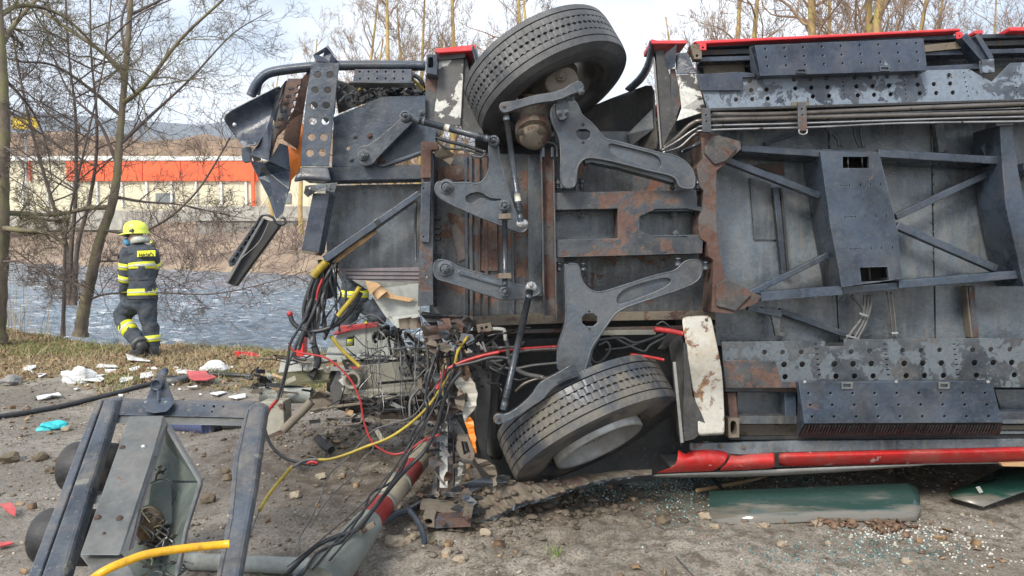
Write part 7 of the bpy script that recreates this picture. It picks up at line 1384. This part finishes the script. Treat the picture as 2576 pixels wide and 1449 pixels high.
for secs, t0, t1 in ((torso, 3.72, 4.32), (torso, 6.25, 7.15), (LA, 2.1, 2.75), (LA, 3.4, 4.1), (LL, 3.5, 4.3), (RL, 3.45, 4.15), (RA, 1.9, 2.4)):
    s_ = band(secs, t0, t1, 'hiviz'); c_ = (t0 + t1) / 2; band(secs, c_ - .09, c_ + .09, 'silvertape', .012, s_, 'tape')
band(LL, 5.6, 6.0, 'casing', .006, nm='trouser_cuff')
# back patch with lettering
bp = poly('back_patch', [k('E5', p) for p in [(298, 364), (465, 358), (465, 414), (298, 420)]], FD - .155, .02, M['hiviz'], ff, bevel=0); bp.location.z += dlt.z; bp.location.y += dlt.y
def lettering(name, s_, c, h, mat, parent, depth=.003):
    cu = bpy.data.curves.new(name, 'FONT'); cu.body = s_; cu.size = h; cu.align_x = 'CENTER'; cu.align_y = 'CENTER'; cu.extrude = depth; t = bpy.data.objects.new('tmp', cu); C.objects.link(t); dg = bpy.context.evaluated_depsgraph_get(); me = bpy.data.meshes.new_from_object(t.evaluated_get(dg)); bpy.data.objects.remove(t)
    me.transform(CB.to_4x4()); me.materials.append(mat); o = link(name, me, parent, loc=c); return o
lettering('lettering', 'HASIČI', fp(382, 389, -.163), .062, M['boot'], bp)
# head, mask, neck guard, helmet
hd = fp(285, 232, .03); ho = ball('head', hd, .098, M['skin'], ff, (.95, 1, 1.2), seg=24)
ball('nose', fp(196, 262, .05), .018, M['skin'], ho, (1, .8, 1.3), seg=10); ball('eye', fp(212, 232, .0), .011, M['foam'], ho, seg=10); ball('ear', fp(292, 240, -.065), .026, M['skin'], ho, (.7, .5, 1.2), seg=12)
ball('face_mask', fp(215, 282, .04), .062, M['mask'], ff, (.9, 1, .95), seg=18)
V, Fc = [], []; ell(V, Fc, [(fp(318, 232, .02), .105, .11), (fp(322, 262, .02), .112, .115), (fp(328, 292, .02), .118, .12)], 28); mk('neck_guard', V, Fc, M['silvertape'], ff, smooth=True)
hc = fp(285, 185, .02); V, Fc = [], []; n_ = 28
rings = [(0, .128, .0), (.035, .130, .004), (.075, .122, .0), (.112, .098, -.002), (.138, .055, -.003), (.146, .012, 0)]
for z, r_, _ in [(-.028, .150, 0), (-.022, .152, 0)] + rings:
    for i in range(n_):
        q = 2 * math.pi * i / n_; tilt = math.cos(q) * .022; e = 1.18; rr_ = r_ + (.03 * max(0, -math.cos(q)) ** 2 if z < 0 else 0); V.append(hc + Vector((math.cos(q) * rr_ * e, math.sin(q) * rr_, z + (tilt if z < .02 else 0) - (.02 * max(0, math.cos(q)) if z < 0 else 0))))
for j in range(7):
    for i in range(n_): Fc.append((j * n_ + i, j * n_ + (i + 1) % n_, (j + 1) * n_ + (i + 1) % n_, (j + 1) * n_ + i))
Fc.append(tuple(7 * n_ + i for i in range(n_))); he = mk('helmet', V, Fc, M['helmet'], ff, smooth=True, solid=.006)
V, Fc = [], []; ell(V, Fc, [(fp(228, 188, -.10), .028, .012), (fp(262, 180, -.125), .035, .012)], 12); mk('helmet_side_lamp', V, Fc, M['boot'], he, smooth=True)
poly('helmet_crest', [k('E5', p) for p in chaikin([(240, 120), (285, 92), (330, 98), (372, 140), (375, 160), (330, 115), (285, 108)], 1)], FD + .0, .035, M['helmet'], he, bevel=.004).location.z += dlt.z
V, Fc = [], []; ell(V, Fc, [(fp(190, 218, .02), .022, .10), (fp(240, 232, .02), .02, .13), (fp(262, 226, -.02), .012, .12)], 16); mk('visor', V, Fc, M['boot'], he, smooth=True)
# boots, gloves with fingers
V, Fc = [], []; ell(V, Fc, [(fp(440, 1240), .086, .086), (fp(438, 1310), .084, .088), (fp(435, 1360), .086, .10), (fp(433, 1384), .088, .11)]); ell(V, Fc, [(fp(433, 1372, -.04), .07, .02), (fp(425, 1372, .10), .07, .02), (fp(420, 1376, .2), .05, .02)]); mk('boot', V, Fc, M['boot'], ff, smooth=True)
V, Fc = [], []; ell(V, Fc, [(fp(318, 1225, -.13), .088, .085), (fp(345, 1262, -.16), .075, .075), (fp(330, 1292, -.17), .055, .06), (fp(290, 1300, -.12), .045, .055), (fp(255, 1308, -.06), .03, .045)]); mk('boot', V, Fc, M['boot'], ff, smooth=True)
tubegeo_f = []
V, Fc = [], []; ell(V, Fc, [(fp(177, 735, .1), .055, .05), (fp(175, 775, .11), .060, .036), (fp(178, 815, .12), .055, .032)])
for j, (dx, L_) in enumerate(((-28, 46), (-10, 54), (8, 50), (24, 40))): tubegeo(V, Fc, crs([fp(180 + dx, 805, .12), fp(182 + dx, 805 + L_ * .5, .13), fp(188 + dx, 805 + L_, .10)], 3), [.016, .013], 8)
tubegeo(V, Fc, crs([fp(205, 765, .1), fp(222, 790, .09), fp(222, 820, .09)], 3), [.018, .013], 8); g_ = mk('glove', V, Fc, M['glove'], ff, smooth=True, recalc=False)
V, Fc = [], []; ell(V, Fc, [(fp(178, 722, .1), .064, .062), (fp(176, 752, .1), .062, .058)]); mk('glove_cuff', V, Fc, M['hiviz'], g_, smooth=True)
V, Fc = [], []; ell(V, Fc, [(fp(375, 600, .34), .05, .05), (fp(345, 592, .38), .045, .04)])
for j in range(4): tubegeo(V, Fc, crs([fp(348, 575 + j * 12, .38), fp(328, 576 + j * 12, .40), fp(318, 586 + j * 12, .38)], 3), .013, 8)
tubegeo(V, Fc, [fp(350, 580, .35), fp(335, 560, .36)], .015, 8); mk('glove', V, Fc, M['glove'], ff, smooth=True, recalc=False)
tube('radio', [(138 * .2707 + 264.2, 430 * .2707 + 528.3), (133 * .2707 + 264.2, 480 * .2707 + 528.3)], FD + .02, .03, M['boot'], ff, sides=8)
band(torso, 7.5, 7.62, 'boot', .010, nm='jacket_hem')
for t_ in (2.6, 5.3): band(torso, t_, t_ + .05, 'boot', .004, nm='jacket_seam')
def dup(root, loc, rz, label, s_=1):
    r_ = root.copy(); C.objects.link(r_); r_.location = loc; r_.rotation_euler = (0, 0, rz); r_.scale = (s_, s_, s_); r_['label'] = label
    for ch in [o for o in bpy.data.objects if o.parent == root]:
        c = ch.copy(); C.objects.link(c); c.parent = r_
        for g_ in [o for o in bpy.data.objects if o.parent == ch]: d = g_.copy(); C.objects.link(d); d.parent = c
    return r_
q = P(868, 900, 9.6); dup(ff, (q.x, 9.5, hs(q.x, 9.5)), math.radians(200), 'firefighter half hidden behind the hanging cables of the torn bus front')
xq = (394 - CU) / F * 56; yq = float(far_edge(xq)) - .3; dup(ff, (xq * 1.0, 56, -.35), math.radians(60), 'distant figure in lime helmet across the river beyond the walking firefighter')
# ------------------------------------------------------------------ air
hz_ = bpy.data.materials.new('haze'); hz_.use_nodes = True; t_ = hz_.node_tree; t_.nodes.clear(); o_ = t_.nodes.new('ShaderNodeOutputMaterial'); v_ = t_.nodes.new('ShaderNodeVolumePrincipled')
v_.inputs['Color'].default_value = (.86, .92, 1, 1); v_.inputs['Density'].default_value = .00035; v_.inputs['Anisotropy'].default_value = .2; t_.links.new(v_.outputs[0], o_.inputs['Volume'])
tag(wbox('haze', -1900, 1900, -75, 2550, -3.2, 400, hz_, None), 'pale air over the river valley', kind='stuff')
